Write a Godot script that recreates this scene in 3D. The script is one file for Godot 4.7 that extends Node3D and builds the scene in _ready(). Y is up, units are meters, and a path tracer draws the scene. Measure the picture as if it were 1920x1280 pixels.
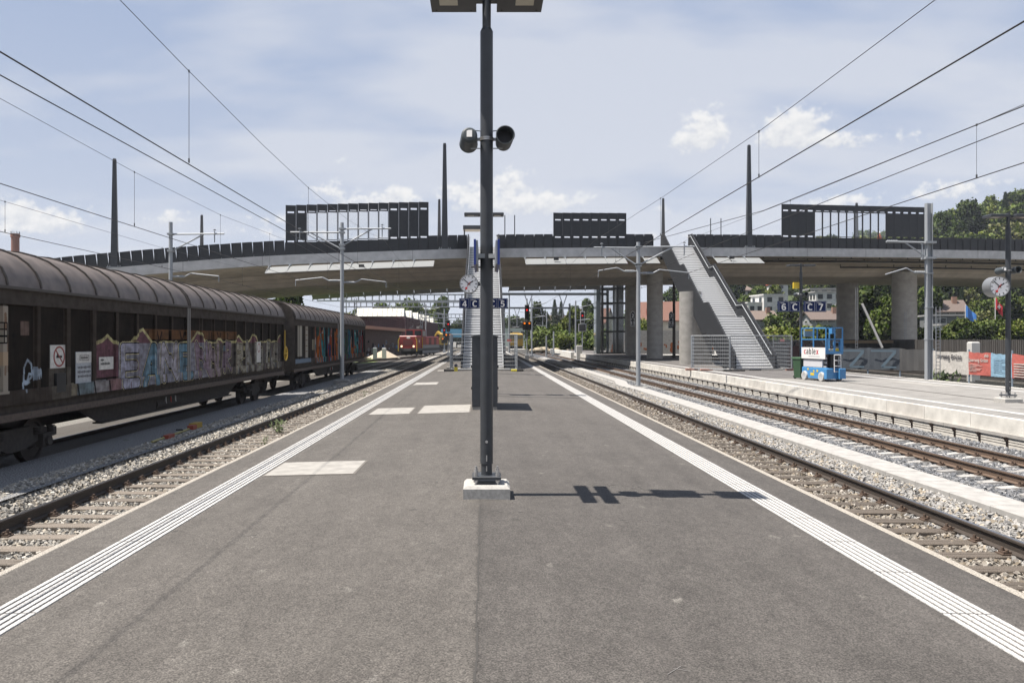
extends Node3D
# y up, metres. The track runs along -z; the platform edge is y = 0.

class MB:
	var v := PackedVector3Array()
	var n := PackedVector3Array()
	var c := PackedColorArray()
	var col := Color(1, 1, 1)
	var use_col := false
	var uo := Vector3.ZERO
	var ud := Vector3.ZERO
	var vd := Vector3.ZERO

	func tri3(a: Vector3, b: Vector3, d: Vector3, na: Vector3, nb: Vector3, nd: Vector3) -> void:
		v.append(a); v.append(d); v.append(b)
		n.append(na); n.append(nd); n.append(nb)
		if use_col:
			c.append(col); c.append(col); c.append(col)

	func tri(a: Vector3, b: Vector3, d: Vector3) -> void:
		var nn := (b - a).cross(d - a).normalized()
		tri3(a, b, d, nn, nn, nn)

	func quad(a: Vector3, b: Vector3, d: Vector3, e: Vector3) -> void:
		var nn := (d - a).cross(e - b).normalized()
		tri3(a, b, d, nn, nn, nn)
		tri3(a, d, e, nn, nn, nn)

	func hexa(p: Array) -> void:  # 0-3 bottom ring counter-clockwise seen from above, 4-7 top ring
		quad(p[3], p[2], p[1], p[0])
		quad(p[4], p[5], p[6], p[7])
		for i in 4:
			var j := (i + 1) % 4
			quad(p[i], p[j], p[j + 4], p[i + 4])

	func box(at: Vector3, size: Vector3, b := Basis.IDENTITY) -> void:
		var h := size * 0.5
		var p := []
		for y in [-h.y, h.y]:
			for q in [Vector2(-h.x, h.z), Vector2(h.x, h.z), Vector2(h.x, -h.z), Vector2(-h.x, -h.z)]:
				p.append(at + b * Vector3(q.x, y, q.y))
		hexa(p)

	func span(a: Vector3, b: Vector3) -> void:  # box between two corners
		box((a + b) * 0.5, (b - a).abs())

	func chbox(at: Vector3, size: Vector3, ch := 0.02, b := Basis.IDENTITY) -> void:  # box whose top edge is chamfered
		var h := size * 0.5
		var rings := []
		for q in [Vector3(0, -h.y, 0), Vector3(0, h.y - ch, 0), Vector3(ch, h.y, 0)]:
			var r := []
			for s in [Vector2(-1, 1), Vector2(1, 1), Vector2(1, -1), Vector2(-1, -1)]:
				r.append(at + b * Vector3(s.x * (h.x - q.x), q.y, s.y * (h.z - q.x)))
			rings.append(r)
		for k in 2:
			for i in 4:
				var j := (i + 1) % 4
				quad(rings[k][i], rings[k][j], rings[k + 1][j], rings[k + 1][i])
		quad(rings[2][0], rings[2][1], rings[2][2], rings[2][3])
		quad(rings[0][3], rings[0][2], rings[0][1], rings[0][0])

	func bar(a: Vector3, b: Vector3, w: float, h: float, up := Vector3.UP) -> void:
		var d := b - a
		var l := d.length()
		if l < 1e-6:
			return
		d /= l
		if absf(d.dot(up)) > 0.99:
			up = Vector3(1, 0, 0)
		var s := up.cross(d).normalized()
		box((a + b) * 0.5, Vector3(w, h, l), Basis(s, d.cross(s), d))

	func tube(a: Vector3, b: Vector3, r0: float, r1 := -1.0, seg := 8, caps := true) -> void:
		if r1 < 0:
			r1 = r0
		var d := (b - a).normalized()
		var s := d.cross(Vector3(0.3, 0.1, 1.0) if absf(d.y) > 0.9 else Vector3.UP).normalized()
		var t := d.cross(s)
		for i in seg:
			var a0 := TAU * i / seg
			var a1 := TAU * (i + 1) / seg
			var q0 := s * cos(a0) + t * sin(a0)
			var q1 := s * cos(a1) + t * sin(a1)
			tri3(a + q0 * r0, a + q1 * r0, b + q1 * r1, q0, q1, q1)
			tri3(a + q0 * r0, b + q1 * r1, b + q0 * r1, q0, q1, q0)
			if caps:
				tri(a, a + q1 * r0, a + q0 * r0)
				tri(b, b + q0 * r1, b + q1 * r1)

	func path(p: Array, r: float, seg := 6) -> void:
		for i in p.size() - 1:
			tube(p[i], p[i + 1], r, r, seg, i == 0 or i == p.size() - 2)

	func lathe(prof: Array, x: Transform3D, seg := 20) -> void:  # profile of (radius, y), from bottom to top
		for k in prof.size() - 1:
			var p: Vector2 = prof[k]
			var q: Vector2 = prof[k + 1]
			var nn := Vector2(q.y - p.y, p.x - q.x).normalized()
			for i in seg:
				var a0 := TAU * i / seg
				var a1 := TAU * (i + 1) / seg
				var e0 := Vector3(cos(a0), 0, -sin(a0))
				var e1 := Vector3(cos(a1), 0, -sin(a1))
				var u := Vector3.UP
				var n0 := x.basis * (e0 * nn.x + u * nn.y)
				var n1 := x.basis * (e1 * nn.x + u * nn.y)
				var A := x * (e0 * p.x + u * p.y)
				var B := x * (e1 * p.x + u * p.y)
				var C := x * (e1 * q.x + u * q.y)
				var D := x * (e0 * q.x + u * q.y)
				if p.x > 1e-5:
					tri3(A, B, C, n0, n1, n1)
				if q.x > 1e-5:
					tri3(A, C, D, n0, n1, n0)

	func prism(poly: PackedVector2Array, z0: float, z1: float, x := Transform3D()) -> void:  # outline counter-clockwise in local xy, drawn out along local z
		if Geometry2D.is_polygon_clockwise(poly):
			poly.reverse()
		# Geometry2D counts y downwards, so check by area
		var area := 0.0
		for i in poly.size():
			area += poly[i].cross(poly[(i + 1) % poly.size()])
		if area < 0:
			poly.reverse()
		var idx := Geometry2D.triangulate_polygon(poly)
		for i in range(0, idx.size(), 3):
			var a := poly[idx[i]]
			var b := poly[idx[i + 1]]
			var d := poly[idx[i + 2]]
			if (b - a).cross(d - a) < 0:
				var t := b
				b = d
				d = t
			tri(x * Vector3(a.x, a.y, z1), x * Vector3(b.x, b.y, z1), x * Vector3(d.x, d.y, z1))
			tri(x * Vector3(a.x, a.y, z0), x * Vector3(d.x, d.y, z0), x * Vector3(b.x, b.y, z0))
		for i in poly.size():
			var a := poly[i]
			var b := poly[(i + 1) % poly.size()]
			quad(x * Vector3(a.x, a.y, z0), x * Vector3(b.x, b.y, z0), x * Vector3(b.x, b.y, z1), x * Vector3(a.x, a.y, z1))

	func mesh() -> ArrayMesh:
		var m := ArrayMesh.new()
		if v.is_empty():
			return m
		var a := []
		a.resize(Mesh.ARRAY_MAX)
		a[Mesh.ARRAY_VERTEX] = v
		a[Mesh.ARRAY_NORMAL] = n
		if use_col:
			a[Mesh.ARRAY_COLOR] = c
		if ud != Vector3.ZERO:
			var uv := PackedVector2Array()
			uv.resize(v.size())
			for i in v.size():
				uv[i] = Vector2((v[i] - uo).dot(ud), (v[i] - uo).dot(vd))
			a[Mesh.ARRAY_TEX_UV] = uv
			a[Mesh.ARRAY_TEX_UV2] = uv
		m.add_surface_from_arrays(Mesh.PRIMITIVE_TRIANGLES, a)
		return m

const F := 1470.0
const U0 := 907.5
const V0 := 636.0
const EYE := 1.9

func P(u: float, v: float, z: float) -> Vector3:  # the point of the place that a surveyed sight line meets at distance z
	return Vector3((u - U0) * z / F, EYE - (v - V0) * z / F, -z)

var R := RandomNumberGenerator.new()
var mats := {}
var tex := {}
var avg := {}

func thing(called: String, label: String, category: String, at := Vector3.ZERO, turn := 0.0, group := "") -> Node3D:
	var o := Node3D.new()
	o.name = called
	add_child(o, true)
	o.position = at
	o.rotation.y = turn
	tag(o, label, category, group)
	return o

func tag(o: Node, label: String, category := "", group := "", kind := "") -> Node:
	if label: o.set_meta("label", label)
	if category: o.set_meta("category", category)
	if group: o.set_meta("group", group)
	if kind: o.set_meta("kind", kind)
	return o

func put(what, called: String, m: Material, parent: Node = null, x := Transform3D()) -> MeshInstance3D:
	var o := MeshInstance3D.new()
	o.name = called
	o.mesh = what.mesh() if what is MB else what
	o.material_override = m
	o.transform = x
	(parent if parent else self).add_child(o, true)
	return o

func struct(what, called: String, m: Material, label := "") -> MeshInstance3D:
	var o := put(what, called, m)
	tag(o, label, "", "", "structure")
	return o

const ORD := ["first", "second", "third", "fourth", "fifth", "sixth", "seventh", "eighth", "ninth", "tenth", "eleventh", "twelfth", "thirteenth", "fourteenth", "fifteenth", "sixteenth", "seventeenth", "eighteenth", "nineteenth", "twentieth"]

func nth(k: int) -> String:
	if k < 20:
		return ORD[k]
	return ["twenty", "thirty", "forty"][k / 10 - 2] + "-" + ORD[k % 10]

func at(p: Vector3, turn := 0.0) -> Transform3D:
	return Transform3D(Basis(Vector3.UP, turn), p)

func words(s: String, height: float, m: Material, parent: Node, x: Transform3D, called := "lettering", bold := true) -> MeshInstance3D:
	var t := TextMesh.new()
	var f := SystemFont.new()
	f.font_names = PackedStringArray(["Droid Sans"])
	f.font_weight = 700 if bold else 400
	t.font = f
	t.text = s
	t.font_size = 64
	t.pixel_size = height / 46.0
	t.depth = 0.004
	t.curve_step = 2.0
	return put(t, called, m, parent, x)

# ---------- textures and materials
func noise(called: String, freq: float, lo: float, hi: float, oct := 4, kind := FastNoiseLite.TYPE_SIMPLEX_SMOOTH, size := 512, tint := Color(1, 1, 1)) -> NoiseTexture2D:
	if tex.has(called):
		return tex[called]
	var f := FastNoiseLite.new()
	f.noise_type = kind
	f.seed = called.hash() % 1000
	f.frequency = freq
	f.fractal_octaves = oct
	var t := NoiseTexture2D.new()
	t.width = size
	t.height = size
	t.seamless = true
	t.noise = f
	var g := Gradient.new()
	g.set_color(0, Color(lo * tint.r, lo * tint.g, lo * tint.b))
	g.set_color(1, Color(hi, hi, hi))
	t.color_ramp = g
	avg[t] = pow((lo + hi) * 0.5, 2.2)
	tex[called] = t
	return t

func bumps(called: String, freq: float, strength: float, oct := 4, size := 512) -> NoiseTexture2D:
	if tex.has(called):
		return tex[called]
	var f := FastNoiseLite.new()
	f.seed = called.hash() % 1000
	f.frequency = freq
	f.fractal_octaves = oct
	var t := NoiseTexture2D.new()
	t.width = size
	t.height = size
	t.seamless = true
	t.noise = f
	t.as_normal_map = true
	t.bump_strength = strength
	tex[called] = t
	return t

func M(r: float, g: float, b: float, rough := 0.8, metal := 0.0, t: Texture2D = null, scale := 1.0, bump: Texture2D = null, depth := 1.0) -> StandardMaterial3D:
	var key := [r, g, b, rough, metal, t, scale, bump, depth]
	if mats.has(key):
		return mats[key]
	var m := StandardMaterial3D.new()
	var k := 1.0 / float(avg.get(t, 1.0))
	m.albedo_color = Color(minf(r * k, 1), minf(g * k, 1), minf(b * k, 1)).linear_to_srgb()
	m.roughness = rough
	m.metallic = metal
	if t:
		m.albedo_texture = t
	if bump:
		m.normal_enabled = true
		m.normal_texture = bump
		m.normal_scale = depth
	if t or bump:
		m.uv1_triplanar = true
		m.uv1_world_triplanar = true
		m.uv1_scale = Vector3.ONE * scale
	mats[key] = m
	return m

func matt(m: StandardMaterial3D, spec := 0.12) -> StandardMaterial3D:  # no sheen at low angles
	m.metallic_specular = spec
	return m

func glow(r: float, g: float, b: float, e: float) -> StandardMaterial3D:
	var key := ["glow", r, g, b, e]
	if not mats.has(key):
		var m := StandardMaterial3D.new()
		m.albedo_color = Color(r, g, b)
		m.emission_enabled = true
		m.emission = Color(r, g, b)
		m.emission_energy_multiplier = e
		mats[key] = m
	return mats[key]

# ---------- painting on images
func fill_poly(im: Image, p: Array, col: Color) -> void:
	var lo := 1e9
	var hi := -1e9
	for q in p:
		lo = minf(lo, q.y)
		hi = maxf(hi, q.y)
	for y in range(maxi(0, int(lo)), mini(im.get_height() - 1, int(hi)) + 1):
		var xs := []
		for i in p.size():
			var a: Vector2 = p[i]
			var b: Vector2 = p[(i + 1) % p.size()]
			if (a.y <= y + 0.5) != (b.y <= y + 0.5):
				xs.append(a.x + (y + 0.5 - a.y) / (b.y - a.y) * (b.x - a.x))
		xs.sort()
		for k in range(0, xs.size() - 1, 2):
			var x0 := clampi(int(xs[k]), 0, im.get_width())
			var x1 := clampi(int(xs[k + 1]) + 1, 0, im.get_width())
			if x1 > x0:
				if col.a >= 1.0:
					im.fill_rect(Rect2i(x0, y, x1 - x0, 1), col)
				else:
					for x in range(x0, x1):
						im.set_pixel(x, y, im.get_pixel(x, y).lerp(Color(col, 1), col.a))

func disc(im: Image, c: Vector2, r: float, col: Color) -> void:
	for y in range(maxi(0, int(c.y - r)), mini(im.get_height() - 1, int(c.y + r)) + 1):
		var w := sqrt(maxf(0.0, r * r - (y - c.y) * (y - c.y)))
		var x0 := clampi(int(c.x - w), 0, im.get_width())
		var x1 := clampi(int(c.x + w) + 1, 0, im.get_width())
		if x1 > x0:
			im.fill_rect(Rect2i(x0, y, x1 - x0, 1), col)

func stroke(im: Image, p: Array, r: float, col: Color) -> void:
	for i in p.size() - 1:
		var a: Vector2 = p[i]
		var b: Vector2 = p[i + 1]
		var k := maxi(1, int(a.distance_to(b) / maxf(1.0, r * 0.5)))
		for j in k + 1:
			disc(im, a.lerp(b, float(j) / k), r, col)

func _ready() -> void:
	R.seed = 7
	# camera: level, lens shifted; sky; sun; exposure
	var cam := Camera3D.new()
	cam.name = "camera"
	cam.position = Vector3(0, EYE, 0)
	var near := 0.1
	cam.set_frustum(near * 1280.0 / F, Vector2((960.0 - U0) / F, -(640.0 - V0) / F) * near, near, 5000.0)
	add_child(cam)
	cam.current = true
	var env := Environment.new()
	env.background_mode = Environment.BG_SKY
	env.tonemap_mode = Environment.TONE_MAPPER_LINEAR
	env.tonemap_exposure = 2.2
	env.sdfgi_enabled = true
	env.ssao_enabled = true
	env.ssil_enabled = true
	var sky := Sky.new()
	var pano := PanoramaSkyMaterial.new()
	pano.panorama = sky_picture()
	pano.energy_multiplier = 0.415
	sky.sky_material = pano
	env.sky = sky
	env.fog_enabled = true
	env.fog_density = 0.00018
	env.fog_light_color = Color(0.85, 0.89, 0.95)
	var we := WorldEnvironment.new()
	we.name = "world_environment"
	we.environment = env
	add_child(we)
	var sun := DirectionalLight3D.new()
	sun.name = "sun"
	sun.light_energy = 1.6
	sun.light_color = Color(1.0, 0.965, 0.92)
	sun.light_angular_distance = 0.5
	sun.shadow_enabled = true
	sun.look_at_from_position(Vector3.ZERO, Vector3(0.99 * cos(deg_to_rad(65)), -sin(deg_to_rad(65)), -0.13 * cos(deg_to_rad(65))), Vector3.UP)
	add_child(sun)
	build_textures()
	ground()
	platform_main()
	platform_right()
	tracks()
	bridge()
	stairs_all()
	poles()
	masts_and_wires()
	wagons()
	fences()
	vehicles()
	yard()
	houses()
	trees()

# ---------- sky
func sky_picture() -> ImageTexture:
	var f := FastNoiseLite.new()
	f.seed = 11
	f.frequency = 1.0
	f.fractal_octaves = 5
	var low := Image.create_empty(1024, 512, false, Image.FORMAT_RGBF)
	for y in 512:
		for x in 1024:
			low.set_pixel(x, y, sky_color(f, (x + 0.5) / 1024.0, (y + 0.5) / 512.0, false))
	low.resize(4096, 2048, Image.INTERPOLATE_BILINEAR)
	# the sector ahead, more finely; -z is at u = 0
	for y in range(690, 1030):
		for xx in range(-500, 580):
			var x := posmod(xx, 4096)
			low.set_pixel(x, y, sky_color(f, (x + 0.5) / 4096.0, (y + 0.5) / 2048.0, true))
	return ImageTexture.create_from_image(low)

# cumulus heaps seen low over the horizon: azimuth (photo column), height (photo row), half width, half height, strength
const HEAPS := [
	[1310, 262, 42, 26, 0.8], [1325, 228, 36, 30, 0.9], [1275, 266, 30, 14, 0.5], [1345, 250, 28, 18, 0.6],
	[1465, 246, 40, 28, 0.9], [1505, 228, 50, 28, 1.0], [1560, 262, 40, 14, 0.7], [1615, 262, 36, 14, 0.55], [1500, 264, 70, 16, 0.8], [1700, 255, 50, 16, 0.4],
	[1590, 374, 60, 18, 0.7], [1545, 384, 40, 10, 0.5], [1790, 352, 60, 18, 0.7], [1740, 366, 50, 10, 0.6], [1860, 340, 40, 14, 0.4],
	[60, 404, 90, 18, 0.9], [25, 388, 34, 18, 0.9], [110, 420, 60, 14, 0.8], [20, 430, 80, 16, 0.7], [325, 402, 30, 14, 0.6], [310, 412, 40, 8, 0.5],
	[615, 355, 40, 16, 0.7], [640, 300, 22, 12, 0.35], [750, 362, 32, 16, 0.9], [700, 378, 90, 20, 0.6], [520, 415, 60, 14, 0.5],
	[955, 340, 38, 22, 0.9], [900, 372, 60, 26, 0.9], [860, 352, 40, 14, 0.5], [1030, 374, 40, 18, 0.8], [980, 385, 90, 18, 0.8], [1100, 372, 24, 14, 0.6], [1250, 392, 40, 10, 0.4], [1380, 400, 60, 10, 0.4],
	[1180, 440, 200, 10, 0.35], [600, 440, 200, 12, 0.4],
]

func sky_color(f: FastNoiseLite, pu: float, pv: float, fine: bool) -> Color:
	var az := wrapf(pu * TAU, -PI, PI)  # 0 is ahead, right positive
	var el := (0.5 - pv) * PI
	var h := maxf(0.0, sin(el))
	var k := pow(1.0 - h, 1.8)
	# linear, as displayed at the chosen exposure
	var c := Color(0.23, 0.36, 0.64).lerp(Color(0.71, 0.765, 0.875), clampf(k, 0, 1))
	c = c.lerp(Color(0.78, 0.82, 0.88), exp(-h * 16.0) * 0.5)
	# veil of high cloud
	var d := Vector3(sin(az) * cos(el), sin(el), cos(az) * cos(el))
	var sheet := Vector2(d.x, d.z) / (d.y + 0.22)
	var ci := f.get_noise_2d(sheet.x * 1.1 + 3.0, sheet.y * 2.3 - 1.0) * 0.5 + 0.5
	var ci2 := f.get_noise_2d(sheet.x * 0.45 - 7.0, sheet.y * 0.6 + 9.0) * 0.5 + 0.5
	c = c.lerp(Color(0.77, 0.80, 0.88), clampf((ci * 1.1 + ci2 * 1.2 - 0.88) * 1.7, 0.0, 0.72) * smoothstep(0.0, 0.12, h))
	if el < 0.0:
		return Color(0.30, 0.30, 0.29)
	if fine:
		var u := U0 + tan(az) * F
		var v := V0 - tan(el) / cos(az) * F
		var dens := 0.0
		var under := 0.0
		for b in HEAPS:
			var qx: float = (u - b[0]) / b[2]
			var qy: float = (v - b[1]) / b[3]
			var r2 := qx * qx + qy * qy
			if r2 < 3.0:
				var e: float = b[4] * exp(-r2 * 1.1)
				dens += e
				under += e * clampf(qy * 0.7 + 0.3, 0, 1)
		if dens > 0.04:
			var n1 := f.get_noise_2d(u * 0.03, v * 0.045)
			var n2 := f.get_noise_2d(u * 0.11 + 40.0, v * 0.13)
			var m := clampf((dens + n1 * 0.55 + n2 * 0.26 - 0.21) * 1.5, 0, 1)
			m = m * m * (3 - 2 * m)
			var sh := clampf(under / maxf(dens, 0.01) * 0.8 - n1 * 0.5 - n2 * 0.3, 0, 1)
			c = c.lerp(Color(1.02, 1.01, 1.0).lerp(Color(0.66, 0.70, 0.78), sh), m * 0.92)
	else:
		var p2 := Vector2(az * 3.0, el * 9.0)
		var m := clampf((f.get_noise_2d(p2.x, p2.y) - 0.12) * 3.0, 0, 1) * smoothstep(0.45, 0.25, el) * smoothstep(0.02, 0.10, el)
		c = c.lerp(Color(0.92, 0.92, 0.94), m * 0.6)
	return c

var asphalt: StandardMaterial3D
var gravel_t: Texture2D
var fine: Texture2D
var blotch: Texture2D
var streak: Texture2D
var conc: StandardMaterial3D
var conc_light: StandardMaterial3D
var conc_white: StandardMaterial3D
var anthracite: StandardMaterial3D
var dark_panel: StandardMaterial3D
var galv: StandardMaterial3D
var white_paint: StandardMaterial3D
var glass: StandardMaterial3D
var black: StandardMaterial3D
var navy: StandardMaterial3D
var plain_white: StandardMaterial3D

func build_textures() -> void:
	fine = noise("fine", 0.26, 0.38, 1.0, 2, FastNoiseLite.TYPE_VALUE, 1024)
	blotch = noise("blotch", 0.010, 0.84, 1.0, 4)
	streak = noise("streak", 0.012, 0.78, 1.0, 4)
	gravel_t = noise("gravel", 0.09, 0.35, 1.0, 3, FastNoiseLite.TYPE_CELLULAR, 1024)
	var rough_n := bumps("rough_n", 0.10, 6.0, 4)
	var soft_n := bumps("soft_n", 0.02, 2.0, 5)
	conc = M(0.22, 0.215, 0.205, 0.9, 0, blotch, 0.35, rough_n, 0.08)
	conc_light = M(0.47, 0.46, 0.43, 0.9, 0, blotch, 0.3, rough_n, 0.08)
	conc_white = M(0.235, 0.228, 0.213, 0.9, 0, blotch, 0.6, rough_n, 0.15)
	anthracite = M(0.030, 0.034, 0.040, 0.42, 0.0, blotch, 0.8)
	dark_panel = M(0.016, 0.018, 0.022, 0.5, 0.0, blotch, 0.5)
	galv = M(0.27, 0.29, 0.31, 0.55, 0.3)
	white_paint = M(0.34, 0.34, 0.335, 0.8, 0, noise("paint", 0.05, 0.62, 1.0, 5), 1.1)
	plain_white = M(0.55, 0.55, 0.55, 0.6)
	black = M(0.012, 0.012, 0.013, 0.6)
	navy = M(0.010, 0.017, 0.062, 0.9)
	navy.metallic_specular = 0.15
	glass = StandardMaterial3D.new()
	glass.transparency = BaseMaterial3D.TRANSPARENCY_ALPHA
	glass.albedo_color = Color(0.6, 0.66, 0.68, 0.06)
	glass.roughness = 0.05

func hill(x: float, z: float) -> float:
	var s := maxf(0.0, x - 42.0)
	var r := s * s / (s + 14.0) * 0.45
	r = 70.0 * (1.0 - exp(-r / 70.0))
	return r * smoothstep(130.0, 300.0, z)

func gy(x: float, z: float) -> float:
	return -0.8 + hill(x, z)

func ground() -> void:
	var m := MB.new()
	var soil := M(0.16, 0.155, 0.14, 0.95, 0, gravel_t, 0.35, bumps("rough_n", 0.10, 6.0, 4), 1.0)
	m.quad(Vector3(-2500, -0.8, 300), Vector3(2500, -0.8, 300), Vector3(2500, -0.8, -3000), Vector3(-2500, -0.8, -3000))
	struct(m, "ground", soil, "grey gravelly ground of the railway yard")
	var g := MB.new()
	var xs := []
	for i in 27:
		xs.append(40.0 + i * i * 0.9 + i * 3.0)
	var zs := []
	for i in 24:
		zs.append(94.0 + i * i * 0.9 + i * 4.0)
	var grid := []
	for x in xs:
		var row := []
		for z in zs:
			row.append(Vector3(x, gy(x, z) + 0.01, -z))
		grid.append(row)
	for i in xs.size() - 1:
		for j in zs.size() - 1:
			g.quad(grid[i][j], grid[i + 1][j], grid[i + 1][j + 1], grid[i][j + 1])
	struct(g, "hillside", M(0.035, 0.052, 0.018, 1.0, 0, blotch, 0.05), "green hillside rising behind the houses on the right")
	# service path between the near track and the wagons
	var p := MB.new()
	p.quad(Vector3(-9.55, -0.64, 6), Vector3(-7.35, -0.56, 6), Vector3(-7.35, -0.56, -66), Vector3(-9.55, -0.64, -66))
	struct(p, "service_path", M(0.165, 0.168, 0.172, 0.95, 0, noise("path", 0.12, 0.30, 1.0, 3, FastNoiseLite.TYPE_SIMPLEX, 512), 0.35, bumps("rough_n", 0.10, 6.0, 4), 1.5), "grey fine gravel service path beside the brown wagons")

func py(x: float) -> float:
	return 0.1 * (1.0 - absf(x) / 3.92)

func wear_map() -> ImageTexture:
	# stains, patches and wheel marks of the platform: x -4..4 over 256, z 0..64 over 1536
	var w := 320
	var h := 1536
	var im := Image.create_empty(w, h, false, Image.FORMAT_RGB8)
	var f := FastNoiseLite.new()
	f.seed = 5
	f.frequency = 1.0
	f.fractal_octaves = 4
	for y in h:
		var z := 64.0 * (1.0 - (y + 0.5) / h)
		for x in w:
			var px := -4.0 + 8.0 * (x + 0.5) / w
			var n := f.get_noise_2d(px * 0.55, z * 0.55) * 0.05 + f.get_noise_2d(px * 3.4 + 31, z * 1.7) * 0.05 + f.get_noise_2d(px * 9.0, z * 7.0 + 50) * 0.08 + f.get_noise_2d(px * 2.0, z * 0.12 + 80) * 0.05
			var b := 0.80 + n
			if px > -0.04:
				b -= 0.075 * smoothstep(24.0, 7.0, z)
			if absf(px + 0.04) < 0.03 and z < 40:
				b *= 0.93 + 0.12 * f.get_noise_2d(px * 20, z * 9)
			var band := absf(absf(px) - 3.27)
			if band > 0.17 and band < 0.29:
				b += 0.05 * (0.5 + f.get_noise_2d(px, z * 2.0))
			for jz in [25.0, 41.5, 58.0]:
				if absf(z - jz) < 0.065 and px < 3.1 and px > 0.3:
					b *= 0.4
			b = clampf(b, 0.3, 1.0)
			im.set_pixel(x, y, Color(b, b * (0.99 + n * 0.02), b * ((0.97 if px < -0.04 else 0.978) + n * 0.03)))
	var r := RandomNumberGenerator.new()
	r.seed = 3
	for k in 150:
		var q := Vector2(r.randf() * w, h * (1.0 - pow(r.randf(), 1.6) * 0.5))
		var L := r.randf_range(0.2, 4)
		var br := r.randf_range(0.88, 1.0) if r.randf() < 0.7 else r.randf_range(0.6, 0.68)
		stroke(im, [q, q + Vector2(L * 0.4, r.randf_range(-0.7, 0.7))], 0.5, Color(br, br, br * 0.98))
	return ImageTexture.create_from_image(im)

func platform_main() -> void:
	var root := Node3D.new()
	root.name = "station_platform"
	add_child(root)
	tag(root, "grey asphalt island platform running away from the camera", "", "", "structure")
	asphalt = StandardMaterial3D.new()
	asphalt.albedo_color = Color(0.242, 0.228, 0.217).linear_to_srgb()
	asphalt.roughness = 0.95
	asphalt.albedo_texture = fine
	asphalt.uv1_triplanar = true
	asphalt.uv1_world_triplanar = true
	asphalt.uv1_scale = Vector3.ONE * 0.52
	asphalt.detail_enabled = true
	asphalt.detail_uv_layer = BaseMaterial3D.DETAIL_UV_2
	asphalt.detail_blend_mode = BaseMaterial3D.BLEND_MODE_MUL
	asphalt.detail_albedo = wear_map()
	var m := MB.new()
	m.ud = Vector3(1.0 / 8.0, 0, 0)
	m.vd = Vector3(0, 0, 1.0 / 64.0)
	m.uo = Vector3(-4, 0, -64)
	for q in [[4.0, -20.0], [-20.0, -64.0], [-64.0, -130.0]]:
		m.quad(Vector3(-3.88, 0, q[0]), Vector3(-0.03, 0.1, q[0]), Vector3(-0.03, 0.1, q[1]), Vector3(-3.88, 0, q[1]))
		m.quad(Vector3(-0.03, 0.1, q[0]), Vector3(3.955, 0, q[0]), Vector3(3.955, 0, q[1]), Vector3(-0.03, 0.1, q[1]))
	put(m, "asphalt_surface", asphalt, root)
	var w := MB.new()
	w.span(Vector3(-3.86, -0.9, 4), Vector3(3.93, -0.02, -130))
	put(w, "platform_core", conc, root)
	# edge stones, one each 2 m
	var es := []
	for k in 3:
		var e := MB.new()
		var tilt := (k - 1) * 0.002
		e.chbox(Vector3(0, -0.13 + tilt, 0), Vector3(0.075, 0.27, 1.992), 0.006)
		es.append(e.mesh())
	var edge_m := M(0.27, 0.25, 0.22, 0.95, 0, noise("edge", 0.08, 0.55, 1.0, 5), 1.2, bumps("rough_n", 0.10, 6.0, 4), 0.8)
	for s in [-3.915, 3.995]:
		for k in 66:
			put(es[R.randi() % 3], "edge_stone", edge_m, root, at(Vector3(s + R.randf_range(-0.004, 0.004), 0, 3 - 2.0 * k)))
	# ribbed white guide strips, in lengths of 0.96 m
	var strip := MB.new()
	for k in 6:
		strip.chbox(Vector3(-0.15 + k * 0.0602, 0.002, 0), Vector3(0.038, 0.012, 0.943), 0.002)
	var sm := strip.mesh()
	var slope := atan(0.1 / 3.9)
	for side in [-1.0, 1.0]:
		var cx: float = -3.24 if side < 0 else 3.31
		for k in 128:
			var z := 2.49 + 0.96 * (k + 0.5)
			var x := Transform3D(Basis(Vector3(0, 0, 1), -side * slope), Vector3(cx, py(cx), -z))
			put(sm, "guide_strip", white_paint, root, x)
	# pale concrete covers set into the asphalt
	for q in [[-3.02, -1.80, 10.75, 11.9], [-2.86, -1.87, 19.4, 21.2], [-1.64, -0.37, 19.4, 21.7], [-2.9, -1.95, 32.0, 33.8], [-2.75, -1.6, 46.0, 47.4]]:
		var c := MB.new()
		var fr := MB.new()
		for pass_i in 2:
			var g := 0.03 * (1 - pass_i)
			var y: float = 0.004 + 0.004 * pass_i
			var b: MB = fr if pass_i == 0 else c
			var x0: float = q[0] - g
			var x1: float = q[1] + g
			b.quad(Vector3(x0, py(x0) + y, -(q[2] - g)), Vector3(x1, py(x1) + y, -(q[2] - g)), Vector3(x1, py(x1) + y, -(q[3] + g)), Vector3(x0, py(x0) + y, -(q[3] + g)))
		put(fr, "cover_frame", M(0.12, 0.11, 0.10, 0.9), root)
		put(c, "concrete_cover", conc_white, root)
	# paint and chalk marks of the surveyors
	var mk := MB.new()
	var r := RandomNumberGenerator.new()
	r.seed = 21
	for c in [Vector2(1.45, 9.9), Vector2(1.75, 9.8), Vector2(-0.6, 9.9), Vector2(0.2, 8.2), Vector2(1.6, 7.9)]:
		for k in 6:
			var p := Vector2(c.x + r.randf_range(-0.22, 0.22), c.y + r.randf_range(-0.12, 0.12))
			mk.box(Vector3(p.x, py(p.x) + 0.003, -p.y), Vector3(r.randf_range(0.01, 0.06), 0.003, r.randf_range(0.003, 0.008)))
	for c in [[1.05, 4.35, 0.4], [-2.2, 7.4, 1.1]]:
		for k in 2:
			var a: float = c[2] + k * 1.9
			var p0 := Vector3(c[0] + 0.05 * k, 0, -c[1] - 0.03 * k)
			var p1 := p0 + Vector3(cos(a), 0, sin(a)) * (0.10 + 0.05 * k)
			p0.y = py(p0.x) + 0.002
			p1.y = py(p1.x) + 0.002
			mk.bar(p0, p1, 0.004, 0.002)
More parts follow.
